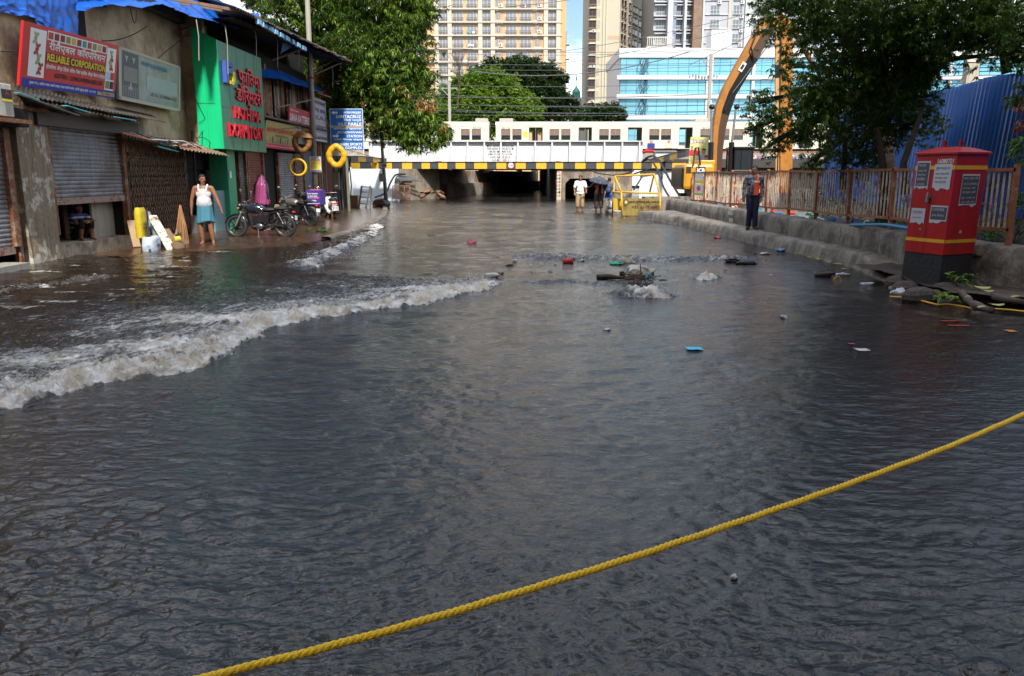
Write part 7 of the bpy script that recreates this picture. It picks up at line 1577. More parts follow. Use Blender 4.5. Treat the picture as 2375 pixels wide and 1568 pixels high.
m = MB(); m.tube(resample([PX(1975, 522, 6.9), PX(2050, 521, 6.8), PX(2100, 528, 6.75), PX(2140, 535, 6.75)], 20), .03, 10); tag(obj('blue_hose', m, flat('hose_blue', (.06, .25, .42)), smooth=True), 'light blue hose lying on the low wall left of the cabinet', 'hose')
gl = leafmat('leaf_fresh', (.16, .30, .03), (.08, .20, .02), trans=.3)
for (px, py, z, n, rad, h, lab) in ((2215, 655, .2, 8, .10, .12, 'little green seedling on the rubble by the cabinet'), (2190, 695, .12, 5, .07, .06, 'tiny green sprig at the muddy water edge under the cabinet')):
    small_plant('seedling', lab, G(px, py, z), n, rad, h, .12, gl)
def fallen_leaf(px, py, s, col, lab, z=.03, grp='fallen leaves and scraps at the right water edge', zh=.12):
    c = G(px, py, z); m = MB(); a = rng.uniform(0, 6.28); pts = []
    for k in range(10): t = 2 * math.pi * k / 10; u, w = s * math.cos(t), s * .5 * math.sin(t) * (1 + .3 * math.cos(t)); pts.append((c.x + u * math.cos(a) - w * math.sin(a), c.y + (u * math.sin(a) + w * math.cos(a)), c.z + s * zh * math.cos(t * 2 + a) + .01))
    m.prism(pts, (0, 0, .004)); return tag(obj('fallen_leaf', m, col), lab, 'leaf', grp)
lf = mat('leaf_pale', (.38, .42, .10), .5); 
for (px, py, s) in ((2275, 668, .13), (2290, 676, .08), (2330, 655, .06), (2000, 537 + 62, .10), (2310, 708, .09), (2280, 714, .07), (2245, 690, .05), (2360, 690, .08)): fallen_leaf(px, py, s, lf, 'pale yellow green leaf fallen on the mud right of the cabinet', .2)
for (px, py, s) in ((1880, 597, .07), (1893, 600, .06), (1902, 602, .08), (1915, 606, .05), (1926, 608, .09), (1938, 612, .07), (1950, 613, .05), (1960, 625, .07), (1855, 588, .06), (1868, 592, .07), (2040, 606, .05)): fallen_leaf(px, py, s, lf, 'yellow green leaf floating along the foot of the right ledge', .03)

# ================================================================ blue sheet fence
def blue_fence():
    y0, y1 = -9, 28.0; xf = 10.6; r = thing('sheet_fence', (xf, 20, .5), 'tall blue corrugated metal fence behind the dark tree', 'fence'); rows = []; n = 900
    for i in range(n):
        y = y0 + (y1 - y0) * i / (n - 1); w = .022 * math.sin(y * 2 * math.pi / .17); top = 3.95 - .012 * max(-4, y - 12) + .03 * math.sin(y * 1.7) + (.04 if int(y / 1.2) % 2 else 0); lean = .25
        rows.append([(xf + w + lean * t, y - .05 * t, .5 + (top - .5) * t) for t in (0, .25, .5, .75, 1)])
    m = MB(); m.grid(rows); obj('sheet', m, M_['bluefence'], r)
    for z in (1.2, 3.0): m = MB(); m.bar((xf + .12 + z * .05, y0, z), (xf + .12 + z * .05, y1, z - .1), .06); obj('rail', m, M_['rust'], r)
    for y in np.arange(9, 28, 2.6): m = MB(); m.bar((xf + .2, y, .3), (xf + .45, y, 3.7), .08); obj('post', m, M_['rust'], r)
    m = MB()
    for y in np.arange(9, 27.5, .85):
        for z in (1.25, 2.2, 3.1): m.box((xf + .04 + .07 * z - .06, y, z), (.03, .035, .035))
    o = obj('bolts', m, M_['black'], r); o['kind'] = 'stuff'
blue_fence()
cp = PY(2253, 130, 40); b_ = PY(2249, 190, 40)
m = MB(); m.mm(b_.x - .28, b_.x + .28, 39.8, 40.2, 2, cp.z - .3); m.add([(b_.x - .34, 39.75, cp.z - .3), (b_.x + .34, 39.75, cp.z - .3), (b_.x + .34, 40.25, cp.z - .3), (b_.x - .34, 40.25, cp.z - .3), (b_.x, 40, cp.z)], [(0, 1, 4), (1, 2, 4), (2, 3, 4), (3, 0, 4), (3, 2, 1, 0)], 0)
tag(obj('concrete_post', m, mat('post_concrete', (.42, .38, .30), .9, streak=.5)), 'pointed concrete post standing beyond the blue fence', 'post')
m = MB(); m.tube([PY(2220, 90, 40.5), PY(2250, 160, 39.7), PY(2215, 200, 39.5)], .03, 4); m.tube([PY(2330, 120, 40.5), PY(2250, 165, 39.7), PY(2225, 190, 39.5)], .03, 4)
for k in range(6): m.tube([PY(2170, 150 + k * 9, 41), PY(2375, 146 + k * 9, 41)], .02, 4)
tag(obj('stay_wire', m, M_['black']), 'thin wires strained to the pointed concrete post', 'wire')

# ================================================================ excavator
def excavator():
    Ye = 38.0; pl = lambda x, y, Y=Ye: PY(x, y, Y); r = thing('excavator', (pl(1680, 460).x, Ye + 1, 0), 'orange excavator with long boom and dipper reaching down into the drain behind the railing', 'excavator')
    O_, YL = M_['orange'], M_['myel']
    # boom : curved box girder
    SEC = [(1651, 425, 1668, 425), (1650, 345, 1674, 345), (1652, 298, 1680, 300), (1659, 250, 1690, 262), (1675, 207, 1704, 222), (1707, 148, 1738, 166), (1746, 80, 1777, 98), (1770, 42, 1801, 60)]
    A, B = [], []
    for p_, q_ in zip(SEC[:-1], SEC[1:]):
        for k in range(5): t = k / 5; v = [a + (b - a) * t for a, b in zip(p_, q_)]; A.append(pl(v[0], v[1])); B.append(pl(v[2], v[3]))
    A.append(pl(1768, 40)); B.append(pl(1812, 62)); m = MB(); W_ = Vector((0, .50, 0)); rows = []
    for a, b in zip(A, B): rows.append([a - W_ / 2, b - W_ / 2, b + W_ / 2, a + W_ / 2, a - W_ / 2])
    m.grid(rows); m.add(rows[0][:4], [(0, 1, 2, 3)]); m.add(rows[-1][:4], [(3, 2, 1, 0)])
    bm_ = obj('boom', m, O_, r)
    m = MB()
    for i in range(1, 34): m.add([A[i] + (B[i] - A[i]) * .42 + Vector((0, -.253, 0)), B[i] + Vector((0, -.253, 0)), B[i + 1] + Vector((0, -.253, 0)), A[i + 1] + (B[i + 1] - A[i + 1]) * .42 + Vector((0, -.253, 0))], [(0, 1, 2, 3)], 0 if 13 < i < 27 else 1)  # darker strip paints the shaded right side of the boom
    obj('side_panel', m, [M_['black'], mat('boom_shade_brown', (.06, .024, .009), .5, streak=.5)], bm_)
    q = pl(1722, 155, Ye - .3); m = MB(); m.box(q + Vector((0, 0.02, 0)), (.20, .02, .42), M=Matrix.Rotation(R(30), 3, 'Y'), m=0); m.box(q + Vector((0, 0.005, 0)), (.12, .02, .22), M=Matrix.Rotation(R(30), 3, 'Y'), m=1); obj('decal', m, [M_['wht'], M_['blk']], bm_)
    # dipper arm straight down
    m = MB(); a, b = pl(1806, 55), pl(1836, 55); c_, d_ = pl(1806, 505), pl(1834, 505)
    for (p, q_) in (((a, b), (c_, d_)),):
        V = []
        for (u, v) in ((p[0], p[1]), (q_[0], q_[1])): V += [u + Vector((0, -.22, 0)), v + Vector((0, -.22, 0)), v + Vector((0, .28, 0)), u + Vector((0, .28, 0))]
        m.add(V, [(0, 1, 5, 4), (1, 2, 6, 5), (2, 3, 7, 6), (3, 0, 4, 7), (0, 3, 2, 1), (4, 5, 6, 7)])
    m.bar(pl(1800, 40), pl(1842, 75), .35, .5); dp = obj('dipper_arm', m, O_, r, bevel=.02)
    m = MB(); m.bar(pl(1802, 60, Ye - .3), pl(1802, 470, Ye - .3), .16, .12); obj('side_plate', m, mat('plate_tan', (.50, .27, .10), .5, streak=.5), dp)
    m = MB(); m.bar(pl(1803, 180, Ye - .37), pl(1803, 150, Ye - .37), .2, .02); m.tube([pl(1812, 60, Ye - .36), pl(1809, 200, Ye - .36), pl(1806, 300, Ye - .36), pl(1803, 400, Ye - .36)], .03, 6); obj('hose', m, M_['black'], dp)
    m = MB(); m.tube([pl(1838, 66), pl(1885, 150)], .11, 10, m=0); m.tube([pl(1880, 140), pl(1905, 185)], .06, 8, m=1); obj('bucket_cylinder', m, [mat('cyl_brown', (.12, .04, .025), .5), M_['chrome']], r)
    m = MB(); m.tube([pl(1755, 75, Ye - .35), pl(1742, 110, Ye - .4), pl(1748, 138, Ye - .35)], .04, 8); m.tube([pl(1745, 80, Ye - .35), pl(1775, 66, Ye - .35)], .05, 8); m.tube([pl(1800, 80, Ye), pl(1700, 215, Ye - .4), pl(1682, 255, Ye - .4)], .03, 6); obj('hydraulic_hose', m, M_['black'], bm_)
    for px in (1646, 1694): m = MB(); m.tube([pl(px, 415, Ye - .3), pl(px + 3, 330, Ye - .3)], .13, 12, m=0); m.tube([pl(px + 3, 335, Ye - .3), pl(px + (4 if px < 1670 else 14), 250 if px < 1670 else 245, Ye - .3)], .055, 8, m=1); m.ell(pl(px + (5 if px < 1670 else 15), 248, Ye - .3), (.14, .14, .12), 10, 8, m=0); obj('lift_cylinder', m, [M_['black'], M_['steel']], r)
    # house : rounded counterweight, engine hood, cab
    m = MB(); a, b = pl(1575, 440), pl(1650, 380); m.mm(a.x, b.x, Ye - .8, Ye + 1.6, a.z, b.z); cw = obj('counterweight', m, YL, r, bevel=.16)
    m = MB(); a, b = pl(1571, 433), pl(1579, 388); m.mm(a.x, b.x, Ye - .82, Ye + 1.62, a.z, b.z); obj('rear_panel', m, M_['black'], r, bevel=.06)
    m = MB(); a, b = pl(1590, 386), pl(1700, 372); m.mm(pl(1618, 380).x, pl(1652, 380).x, Ye - .6, Ye + 1.4, pl(1600, 384).z, b.z); obj('engine_hood', m, YL, r, bevel=.05); m = MB(); m.mm(pl(1652, 380).x, pl(1745, 380).x, Ye - .2, Ye + 1.5, pl(1650, 455).z, pl(1600, 398).z); obj('chassis', m, M_['black'], r, bevel=.05)
    m = MB()
    for k in range(7): m.mm(pl(1583, 400).x, pl(1594, 400).x, Ye - .83, Ye - .8, pl(1583, 401 - k * 2.2).z, pl(1583, 400 - k * 2.2).z, 0)
    put_text(m, 'JCB', (pl(1606, 405).x, Ye - .81, pl(1606, 402).z), (1, 0, 0), (0, 0, 1), (0, .36, 0, .22), 1, bold=.03, lift=.03); a = pl(1604, 405); m.mm(a.x, a.x + .44, Ye - .825, Ye - .81, pl(1604, 405).z, pl(1604, 387).z + .0, 0); obj('grille', m, [flat('grille_dark', (.06, .05, .05)), M_['wht']], cw)
    m = MB(); m.tube([pl(1608, 384, Ye - .9), pl(1612, 345, Ye - .5), pl(1620, 342, Ye - .9), pl(1624, 384, Ye - .9)], .04, 8); obj('handrail', m, M_['black'], r)
    a, b = pl(1693, 410), pl(1740, 341); cab = MB(); x0, x1, z0, z1 = a.x, b.x, a.z, b.z
    cab.mm(x0, x1, Ye - .6, Ye + .9, z0, z0 + .3); cab.mm(x0 - .04, x1 + .04, Ye - .65, Ye + .95, z1 - .1, z1)
    for x in (x0, x1 - .07): 
        for y in (Ye - .6, Ye + .83): cab.mm(x, x + .07, y, y + .07, z0 + .3, z1 - .1)
    cab.mm(x0 + .3, x0 + .35, Ye - .6, Ye - .53, z0 + .3, z1 - .1); co_ = obj('cab', cab, M_['black'], r, bevel=.015)
    m = MB(); m.mm(x0 + .07, x1 - .07, Ye - .57, Ye - .56, z0 + .3, z1 - .1); m.mm(x1 - .04, x1 - .03, Ye - .53, Ye + .83, z0 + .3, z1 - .1); m.mm(x0 + .03, x0 + .04, Ye - .53, Ye + .83, z0 + .3, z1 - .1); obj('glass', m, M_['glassd'], co_)
    m = MB(); a, b = pl(1600, 455), pl(1740, 440); m.mm(a.x, b.x + .5, Ye - .5, Ye + 1.3, a.z - .3, b.z); obj('turntable', m, M_['black'], r)
    for k, yy in enumerate((Ye - 1.0, Ye + 1.2)):
        m = MB(); a, b = pl(1590, 480, Ye), pl(1760, 452, Ye); m.mm(a.x, b.x, yy, yy + .6, 0.2, b.z); 
        for i in range(24): x = a.x + (b.x - a.x) * i / 23; m.mm(x, x + .08, yy - .03, yy + .63, b.z, b.z + .05); m.mm(x, x + .08, yy - .05, yy - .02, b.z - .25, b.z)
        obj('track', m, mat('track_mud', (.10, .07, .05), .9, var=.4), r)
    m = MB(); c = pl(1820, 500); m.ell(c - Vector((0, 0, .55)), (.55, .5, .45), 14, 10); obj('bucket', m, M_['rust'], r)
    m = MB(); m.bar(pl(1610, 405, Ye - 1), pl(1608, 455, Ye - 1), .12); m.bar(pl(1632, 445, Ye - .9), pl(1632, 462, Ye - .9), .14); obj('yellow_bracket', m, YL, r)
    m = MB(); m.mm(pl(1690, 430, 36.5).x, pl(1800, 430, 36.5).x, 37.0, 37.1, pl(1700, 435, 36.5).z, pl(1700, 428, 36.5).z); obj('catwalk', m, YL, r)
excavator()

# ================================================================ barricade, low written wall, hoses
def barricade():
    Yb = 35.5; pl = lambda x, y, Y=Yb: PY(x, y, Y); r = thing('police_barricade', (pl(1470, 500).x, Yb, 0), 'yellow tubular police barricade with a lettered panel at the end of the low wall', 'barricade')
    yel = mat('barricade_yellow', (.62, .36, .02), .5, var=.2, scale=4, streak=.5, scol=(.25, .10, .02)); m = MB(); w = .04
    a, b, c, d = pl(1421, 496), pl(1443, 505, 34.9), pl(1421, 408), pl(1440, 442, 34.9)
    top = pl(1426, 409); e = pl(1531, 449, 34.9); f = pl(1517, 404); g = pl(1531, 505, 34.9)
    for p, q in ((pl(1420, 500), top), (top, pl(1441, 445, 34.9)), (pl(1441, 445, 34.9), pl(1444, 505, 34.9)), (top, f), (f, e), (e, g), (pl(1441, 445, 34.9), e), (f, pl(1506, 450, 36)), (pl(1420, 446), pl(1441, 446, 34.9)), (pl(1441, 470, 34.9), pl(1531, 462, 34.9))): m.tube([p, q], w, 8)
    obj('frame', m, yel, r, smooth=True)
    p0, p1 = pl(1444, 500, 34.85), pl(1530, 460, 34.85); m = MB(); m.mm(p0.x, p1.x, 34.86, 34.89, p0.z, p1.z); obj('panel', m, mat('barricade_panel', (.26, .19, .04), .6, col2=(.12, .06, .02), cut=(.5, .62), scale=1.6, streak=.6, scol=(.08, .04, .02)), r)
    m = MB(); P = (Vector((p0.x, 34.86, p0.z)), Vector((p1.x - p0.x, 0, 0)), Vector((0, 0, p1.z - p0.z))); sign_text(m, P, 'मुंबई पोलिस MUMBAI', (.15, 1.0, .70, .86), 0, .02); sign_text(m, P, '022 6117 6651', (.25, 1.0, .42, .56), 0, .02); obj('lettering', m, M_['blk'], r)
    m = MB(); c_ = Vector((pl(1452, 466, 34.84).x, 34.84, pl(1452, 469, 34.84).z)); m.add([c_ + Vector((.14 * math.cos(t * .785 + .39) * (1 if t % 2 else .8), 0, .16 * math.sin(t * .785 + .39))) for t in range(8)], [tuple(range(8))], 0); m.add([c_ + Vector((.07 * math.cos(t * 1.256 + 1.57), -.006, .08 * math.sin(t * 1.256 + 1.57))) for t in range(5)], [tuple(range(5))], 1); obj('emblem', m, [flat('emblem_dark', (.10, .08, .02)), flat('emblem_light', (.5, .45, .2))], r)
    m = MB(); q0, q1 = pl(1422, 488, 35.3), pl(1441, 460, 35.3); m.mm(q0.x, q1.x, 35.25, 35.3, q0.z, q1.z); obj('side_panel', m, mat('mesh_yellow', (.5, .33, .03), .6, streak=.5), r)
    return r
barricade()
w1 = wallbox('low_wall', [(PY(1403, 470, 36.4).x, 36.4), (PY(1490, 470, 36.2).x, 36.2)], -.2, PY(1440, 461, 36.4).z, .4, M_['concrete'], 'stained low wall with painted phone number behind the yellow barricade')
m = MB(); q = PY(1404, 470, 36.3)
for s, px, py, w, h in (('पे', 1408, 473, .25, .15), ('9819709925', 1408, 481, 1.05, .17), ('फ्लेक्स पेन्टर', 1408, 493, 1.1, .18)): p = PY(px, py, 36.3); put_text(m, s, (p.x, 36.32, p.z), (1, 0, 0), (0, 0, 1), (0, w, 0, h), bold=.02, lift=.02)
obj('painted_writing', m, M_['wht'], w1)
wallbox('low_wall', [(PY(1497, 470, 35.5).x, 35.6), (PY(1606, 470, 35.5).x, 35.8)], -.1, PY(1550, 456.5, 35.6).z, .6, M_['concrete'], 'thick mottled concrete wall block between the barricade and the rusty railing')
def hose(label, pts, r_, mtl, grp='black hoses over the striped beam'):
    P = [PY(*p) for p in pts]; Q = []                     # Catmull-Rom
    for i in range(len(P) - 1):
        p0, p1, p2, p3 = P[max(i - 1, 0)], P[i], P[i + 1], P[min(i + 2, len(P) - 1)]
        for k in range(10): t = k / 10; Q.append(.5 * ((2 * p1) + (p2 - p0) * t + (2 * p0 - 5 * p1 + 4 * p2 - p3) * t * t + (3 * p1 - p0 - 3 * p2 + p3) * t ** 3))
    Q.append(P[-1]); m = MB(); m.tube(Q, r_, 10); o = obj('hose', m, mtl, smooth=True); tag(o, label, 'hose', grp)
hs = mat('hose_black', (.012, .012, .013), .5, var=.3)
hose('thick black hose arching over the striped beam and down to the right', [(1492, 374, 50), (1500, 366, 49), (1515, 362, 48), (1528, 372, 46), (1540, 392, 45), (1556, 422, 43), (1580, 460, 41)], .06, hs)
hose('thick black hose arching over the beam left of the other one', [(1490, 374, 50), (1503, 370, 49), (1515, 378, 47), (1526, 398, 45), (1538, 432, 43), (1553, 458, 41)], .055, hs)
hose('thinner black hose looping under the striped beam', [(1460, 408, 50), (1480, 400, 49), (1500, 394, 48), (1522, 392, 47), (1535, 404, 46), (1533, 420, 46)], .045, hs)
hose('black hose running down behind the barricade', [(1500, 392, 50), (1490, 408, 49), (1480, 425, 47), (1470, 440, 46)], .045, hs)
hose('black hose hanging on the dark wall above the umbrella', [(1375, 398, 57), (1400, 404, 57), (1430, 406, 57), (1455, 402, 56.5), (1470, 396, 56)], .045, hs)
hose('black hose rising from the ladder to the pipe bends on the left abutment', [(870, 458, 52), (895, 446, 53), (905, 425, 54), (915, 408, 55), (925, 404, 55.5), (940, 404, 56)], .06, hs, 'pipes at the left abutment')
for k in range(4): hose('grey bent pipe climbing the left abutment, number %s from the left' % ('one', 'two', 'three', 'four')[k], [(914 + k * 2.5, 458, 55), (916 + k * 2.5, 430, 55), (919 + k * 3, 413 + k * 3.5, 55.3), (927 + k * 3, 408 + k * 3.5, 55.8), (955 + k * 8, 410 + k * 3, 57)], .055, mat('pipe_grey', (.15, .15, .145), .6, streak=.5), 'pipes at the left abutment')
# cage frame and junk at the abutment
m = MB(); pl = lambda x, y, Y=54.5: PY(x, y, Y)
for x in (911, 925, 938, 951): m.bar(pl(x, 463), pl(x, 431), .06)
for y in (431, 446, 460): m.bar(pl(911, y), pl(951, y), .06)
tag(obj('iron_cage', m, M_['rustrail']), 'rusty iron cage frame standing at the foot of the left abutment', 'frame')
m = MB(); c = pl(1005, 458, 57)
for k in range(8): m.box(c + Vector((rng.uniform(-.8, .8), rng.uniform(-.4, .4), rng.uniform(-.1, .5))), (rng.uniform(.3, .9), .15, .12), M=Euler((rng.uniform(-1, 1), rng.uniform(-.5, .5), rng.uniform(-1, 1))).to_matrix())
tag(obj('scrap_heap', m, M_['rust']), 'reddish heap of scrap at the left mouth of the underpass', 'scrap')
# ladder cart and bundles
def cart():
    Yc = 41.5; pl = lambda x, y, Y=Yc: PY(x, y, Y); r = thing('handcart', pl(840, 488), 'grey ladder like handcart standing upright left of the thin leaning pole', 'handcart'); m = MB()
    m.bar(pl(850 - 2, 486), pl(859, 431), .07); m.bar(pl(858.5 - .5, 488), pl(862, 436), .06); m.bar(pl(832, 484), pl(839, 431), .08)
    for y in (433, 445, 457, 472): m.bar(pl(838 - (y - 431) * .13, y), pl(861 - (y - 431) * .05, y + 1.5), .055)
    obj('frame', m, M_['steel'], r); m = MB(); m.torus(pl(868, 482, Yc + .3), .14, .04, 'x', 20, 8); m.torus(pl(848, 486, Yc), .10, .03, 'x', 20, 8); obj('wheel', m, M_['rubber'], r)
cart()
m = MB(); c = PY(840, 470, 43)
for k in range(7): m.ell(c + Vector((rng.uniform(-.7, .5), rng.uniform(-.2, .3), rng.uniform(-.35, .05))), (.45, .3, .2), 12, 8)
o = thing('tarpaulin_bundle', c, 'bright blue tarpaulin bundle behind the handcart', 'bundle'); bake(m, 'cloth', mat('bundle_blue', (.02, .18, .55), .5, col2=(.4, .3, .15), cut=(.56, .62), scale=2, bump=.8, bscale=5), o, .03, 2)
m = MB(); m.mm(PY(811, 470, 42).x, PY(830, 470, 42).x, 42, 42.5, PY(811, 482, 42).z, PY(811, 453, 42).z); tag(obj('cardboard_box', m, M_['cardboard'], bevel=.01), 'brown cardboard box beside the sign post', 'box')
m = MB(); m.ell(PY(838, 440, 47), (1.15, .6, .42), 16, 10); m.ell(PY(825, 436, 47), (.7, .5, .45), 12, 8); o = thing('rag_bale', PY(838, 440, 47), 'dark red bale of rags against the white wall behind the ladder', 'bale'); bake(m, 'bale', mat('bale_red', (.12, .035, .03), .9, var=.4, bump=1), o, .03, 2)
m = MB(); c = G(876, 484, 0); m.ell(c + Vector((0, 1.2, .2)), (.5, .4, .35), 12, 8); tag(obj('mud_heap', m, mud, smooth=True), 'low dark mud heap at the foot of the leaning pole', 'mud')

# poster with portraits
def poster():
    Yp = 42.0; a, b = PY(1596, 397, Yp), PY(1644, 318, Yp); r = thing('poster_board', ((a.x + b.x) / 2, Yp, a.z), 'large yellow poster board with portraits between the bridge and the excavator boom', 'poster'); w, h = b.x - a.x, b.z - a.z
    m = MB(); m.prism([(a.x, Yp, a.z), (b.x, Yp, a.z), (b.x, Yp, b.z), (a.x + .06 * w, Yp, b.z)], (0, .06, 0)); obj('panel', m, mat('poster_ground', (.70, .62, .22), .5, var=.2, scale=.9, col2=(.62, .66, .30), cut=(.45, .6)), r)
    P = (Vector((a.x, Yp, a.z)), Vector((w, 0, 0)), Vector((0, 0, h))); m = MB()
    def person_pic(cx, cz, s, c, k=0):
        pts = [(cx - s * .55, cz - s), (cx + s * .55, cz - s), (cx + s * .5, cz - s * .35), (cx + s * .2, cz - s * .15), (cx - s * .2, cz - s * .15), (cx - s * .5, cz - s * .35)]; n = Vector((0, -.008 - k * .002, 0)); asp = h / w
        m.add([P[0] + P[1] * (cx + (x - cx) * asp * .8) + P[2] * z + n for x, z in pts], [tuple(range(6))], c)
        m.add([P[0] + P[1] * (cx + s * .2 * asp * .9 * math.cos(t * .524)) + P[2] * (cz + s * .08 + s * .24 * math.sin(t * .524)) + n * 1.2 for t in range(12)], [tuple(range(12))], 3)
        m.add([P[0] + P[1] * (cx + s * .22 * asp * .9 * math.cos(t * .524)) + P[2] * (cz + s * .2 + s * .16 * math.sin(t * .524)) + n * 1.4 for t in range(7)], [tuple(range(7))], 4)
    person_pic(.15, .66, .20, 0); person_pic(.36, .64, .18, 0, 1); person_pic(.78, .55, .34, 1, 2); person_pic(.92, .35, .34, 2, 3)
    for k in range(7): person_pic(.30 + k * .075, .90, .07, 1 if k % 2 else 2, 4)
    person_pic(.12, .92, .09, 2, 5); person_pic(.22, .92, .09, 1, 6); sign_text(m, P, 'मा. श्री. मुरजी पटेल मित्र', (.06, .62, .10, .17), 0, .03)
    for k in range(5): sign_text(m, P, 'शुभेच्छुक कार्यकर्ता', (.04, .26, .30 + k * .045, .325 + k * .045), 4, .01)
    obj('print', m, [flat('print_red', (.62, .03, .04)), flat('print_mauve', (.45, .35, .50)), M_['wht'], flat('print_skin', (.45, .22, .12)), flat('print_dark', (.06, .04, .04))], r)
poster()
def train_ad():
    pl = lambda x, y: PY(x, y, 77.95); m = MB(); a, b = pl(1505, 344), pl(1573, 326); m.mm(a.x, b.x, 77.95, 77.98, a.z, b.z); o = obj('train_advert', m, flat('advert_cream', (.72, .64, .50))); 
    m = MB(); 
    for px, c in ((1510, 0), (1551, 1)): p = pl(px, 341); m.mm(p.x - .35, p.x + .35, 77.93, 77.95, p.z - .1, p.z + .35, c); m.ell((p.x, 77.93, p.z + .5), (.15, .02, .17), 10, 8, m=2)
    obj('portrait', m, [M_['navy'], flat('portrait_cream', (.6, .5, .35)), flat('portrait_skin', (.4, .2, .12))], o)
    tag(o, 'cream advert with two portraits on the train side right of the girder', 'advert')
train_ad()
m = MB(); a, b = PY(1520, 372, 56), PY(1562, 353, 56); m.mm(a.x, b.x, 56, 57, a.z, b.z); m.mm(PY(1509, 360, 56).x, PY(1568, 360, 56).x, 55.9, 57.1, b.z, b.z + .12, 1); tag(obj('relay_box', m, [mat('relay_pale', (.50, .56, .58), .5), M_['steel']]), 'pale grey box with flat lid at the right end of the bridge', 'box')
m = MB(); m.tube([PY(1490, 354, 55), PY(1500, 350, 55), PY(1516, 351, 55)], .10, 8); tag(obj('red_pipe', m, M_['red'], smooth=True), 'short red pipe at the right end of the girder', 'pipe')

# ================================================================ overhead wires
m = MB(); rng2 = random.Random(1)
def wire(a, b, sg=.0, r_=.03, n=14, dst=m):
    p, q = PY(*a), PY(*b); dst.tube([p.lerp(q, t / n) - Vector((0, 0, sg * 4 * (t / n) * (1 - t / n))) for t in range(n + 1)], r_, 4)
for y0_, y1_ in ((102, 92), (120, 100), (141, 132), (158, 132), (187, 180), (205, 196), (218, 214), (232, 226), (240, 238), (246, 246), (254, 252), (262, 258), (268, 268), (275, 272)):
    wire((860, y0_ + rng2.uniform(-6, 6), 84), (1900, y1_ + rng2.uniform(-6, 6), 84), .4 + rng2.random() * .8, .022)
wire((1180, 15, 84), (1420, -20, 84), .2, .03); wire((1600, 150, 84), (1780, 60, 84), .1, .03); wire((1300, 120, 84), (1780, 20, 84), .3, .025); wire((1280, 150, 84), (1760, 55, 84), .3, .025)
wire((1100, 166, 80), (1600, 120, 80), 1.1, .045)
for k in range(4):
    p = PY(1600 + k * 14, 178 + 4 * math.sin(k), 83.5)
    for i in range(4): m.torus(p + Vector((i * .3, 0, .1 * math.sin(i))), .14, .03, 'x', 10, 5)
tag(obj('overhead_wires', m, flat('wire_grey', (.10, .10, .11))), 'overhead electric wires of the railway crossing before the towers', 'wires')
def mast(px, lab, ty=125):
    q = thing('catenary_mast', PY(px, 300, 82), lab, 'mast'); a = MB(); b0 = PY(px, 330, 82); t0 = PY(px, ty, 82); a.bar(b0, (b0.x, 82, t0.z), .26, .26); obj('upright', a, M_['concl'], q); a = MB(); a.bar((b0.x - .8, 82, t0.z - .6), (b0.x + .8, 82, t0.z - .6), .10); a.bar((b0.x - .8, 82, t0.z - .6), (b0.x, 82, t0.z - 1.4), .08); obj('cantilever', a, M_['steel'], q)
mast(1044, 'grey railway mast showing beside the mango crown', 190); mast(1640, 'grey railway mast in front of the glass office block')
# ================================================================ trees
def tree(name, label, base, fork, blobs, Lm, Wm, n_per, dens, lm, trunk_r, up=.2, droop=.3, limbs=True, extra=None, shell=(.35, 1.0), cat='tree', group=None, seed=0):
    rg = np.random.default_rng(seed + 5); r = thing(name, base, label, cat, group); C = []
    for (px, py, Y, rad) in blobs:
        c = np.array(PY(px, py, Y)); n = int(dens * rad * rad * 12.6); d = rg.normal(size=(n, 3)); d /= np.linalg.norm(d, axis=1, keepdims=True)
        q = rg.uniform(shell[0], shell[1], n) ** .6; lump = 1 + .28 * np.sin(d[:, 0] * 4.1 + px) * np.sin(d[:, 2] * 4.7 + py) + .12 * rg.normal(size=n)
        C.append(c[None] + d * (rad * q * lump)[:, None] * np.array([1, 1, .9]))
    C = np.concatenate(C); rosettes(C, n_per, Lm, Wm, 'crown', lm, r, up, droop)
    m = MB(); b = Vector(base); f = Vector(fork); m.tube([b, b.lerp(f, .5) + Vector((.08, 0, 0)), f], [trunk_r * 1.25, trunk_r, trunk_r * .85], 12); rr = random.Random(seed)
    for (px, py, Y, rad) in blobs:
        c = PY(px, py, Y); mid = f.lerp(c, .5) + Vector((rr.uniform(-.1, .1), rr.uniform(-.1, .1), .12 * (c - f).length)); m.tube([f, mid, c], [trunk_r * .5, trunk_r * .28, trunk_r * .10], 7)
        for k in range(5): e = c + Vector((rr.uniform(-1, 1), rr.uniform(-1, 1), rr.uniform(-.6, 1))) * rad * .75; m.tube([mid.lerp(c, .6), c.lerp(e, .5), e], [trunk_r * .12, trunk_r * .07, trunk_r * .03], 5)
    obj('trunk', m, M_['bark'], r, smooth=True); return r
mango = leafmat('mango_leaf', (.075, .13, .015), (.035, .08, .014), rough_=.33, isl=.5, scale=.7, trans=.22)
mb_blobs = [(610, -20, 44, 1.3), (680, 25, 43, 1.9), (760, -30, 43, 2.2), (790, 60, 42, 2.2), (880, -10, 42, 2.3), (940, 50, 41, 1.5), (840, 130, 41, 2.2), (925, 135, 40, 1.75), (780, 190, 42, 1.7), (850, 225, 40.5, 1.7), (925, 225, 39.5, 1.6), (960, 285, 38.5, 1.25), (1008, 312, 38, .85), (900, 290, 38.8, .95), (950, 328, 38, .6), (735, 195, 43, 1.2), (700, 110, 43.5, 1.4), (975, 180, 40, .8), (870, 165, 39, 1.0), (790, 260, 41, .8), (965, 20, 41, 1.1)]
tm_ = tree('mango_tree', 'big mango tree with long drooping leaves behind the left shops and over the bridge end', Vector((-10.4, 44, -.2)), Vector((-9.6, 43, 4.2)), mb_blobs, .27, .058, 11, 15, mango, .30, up=-.05, droop=.45, seed=1)
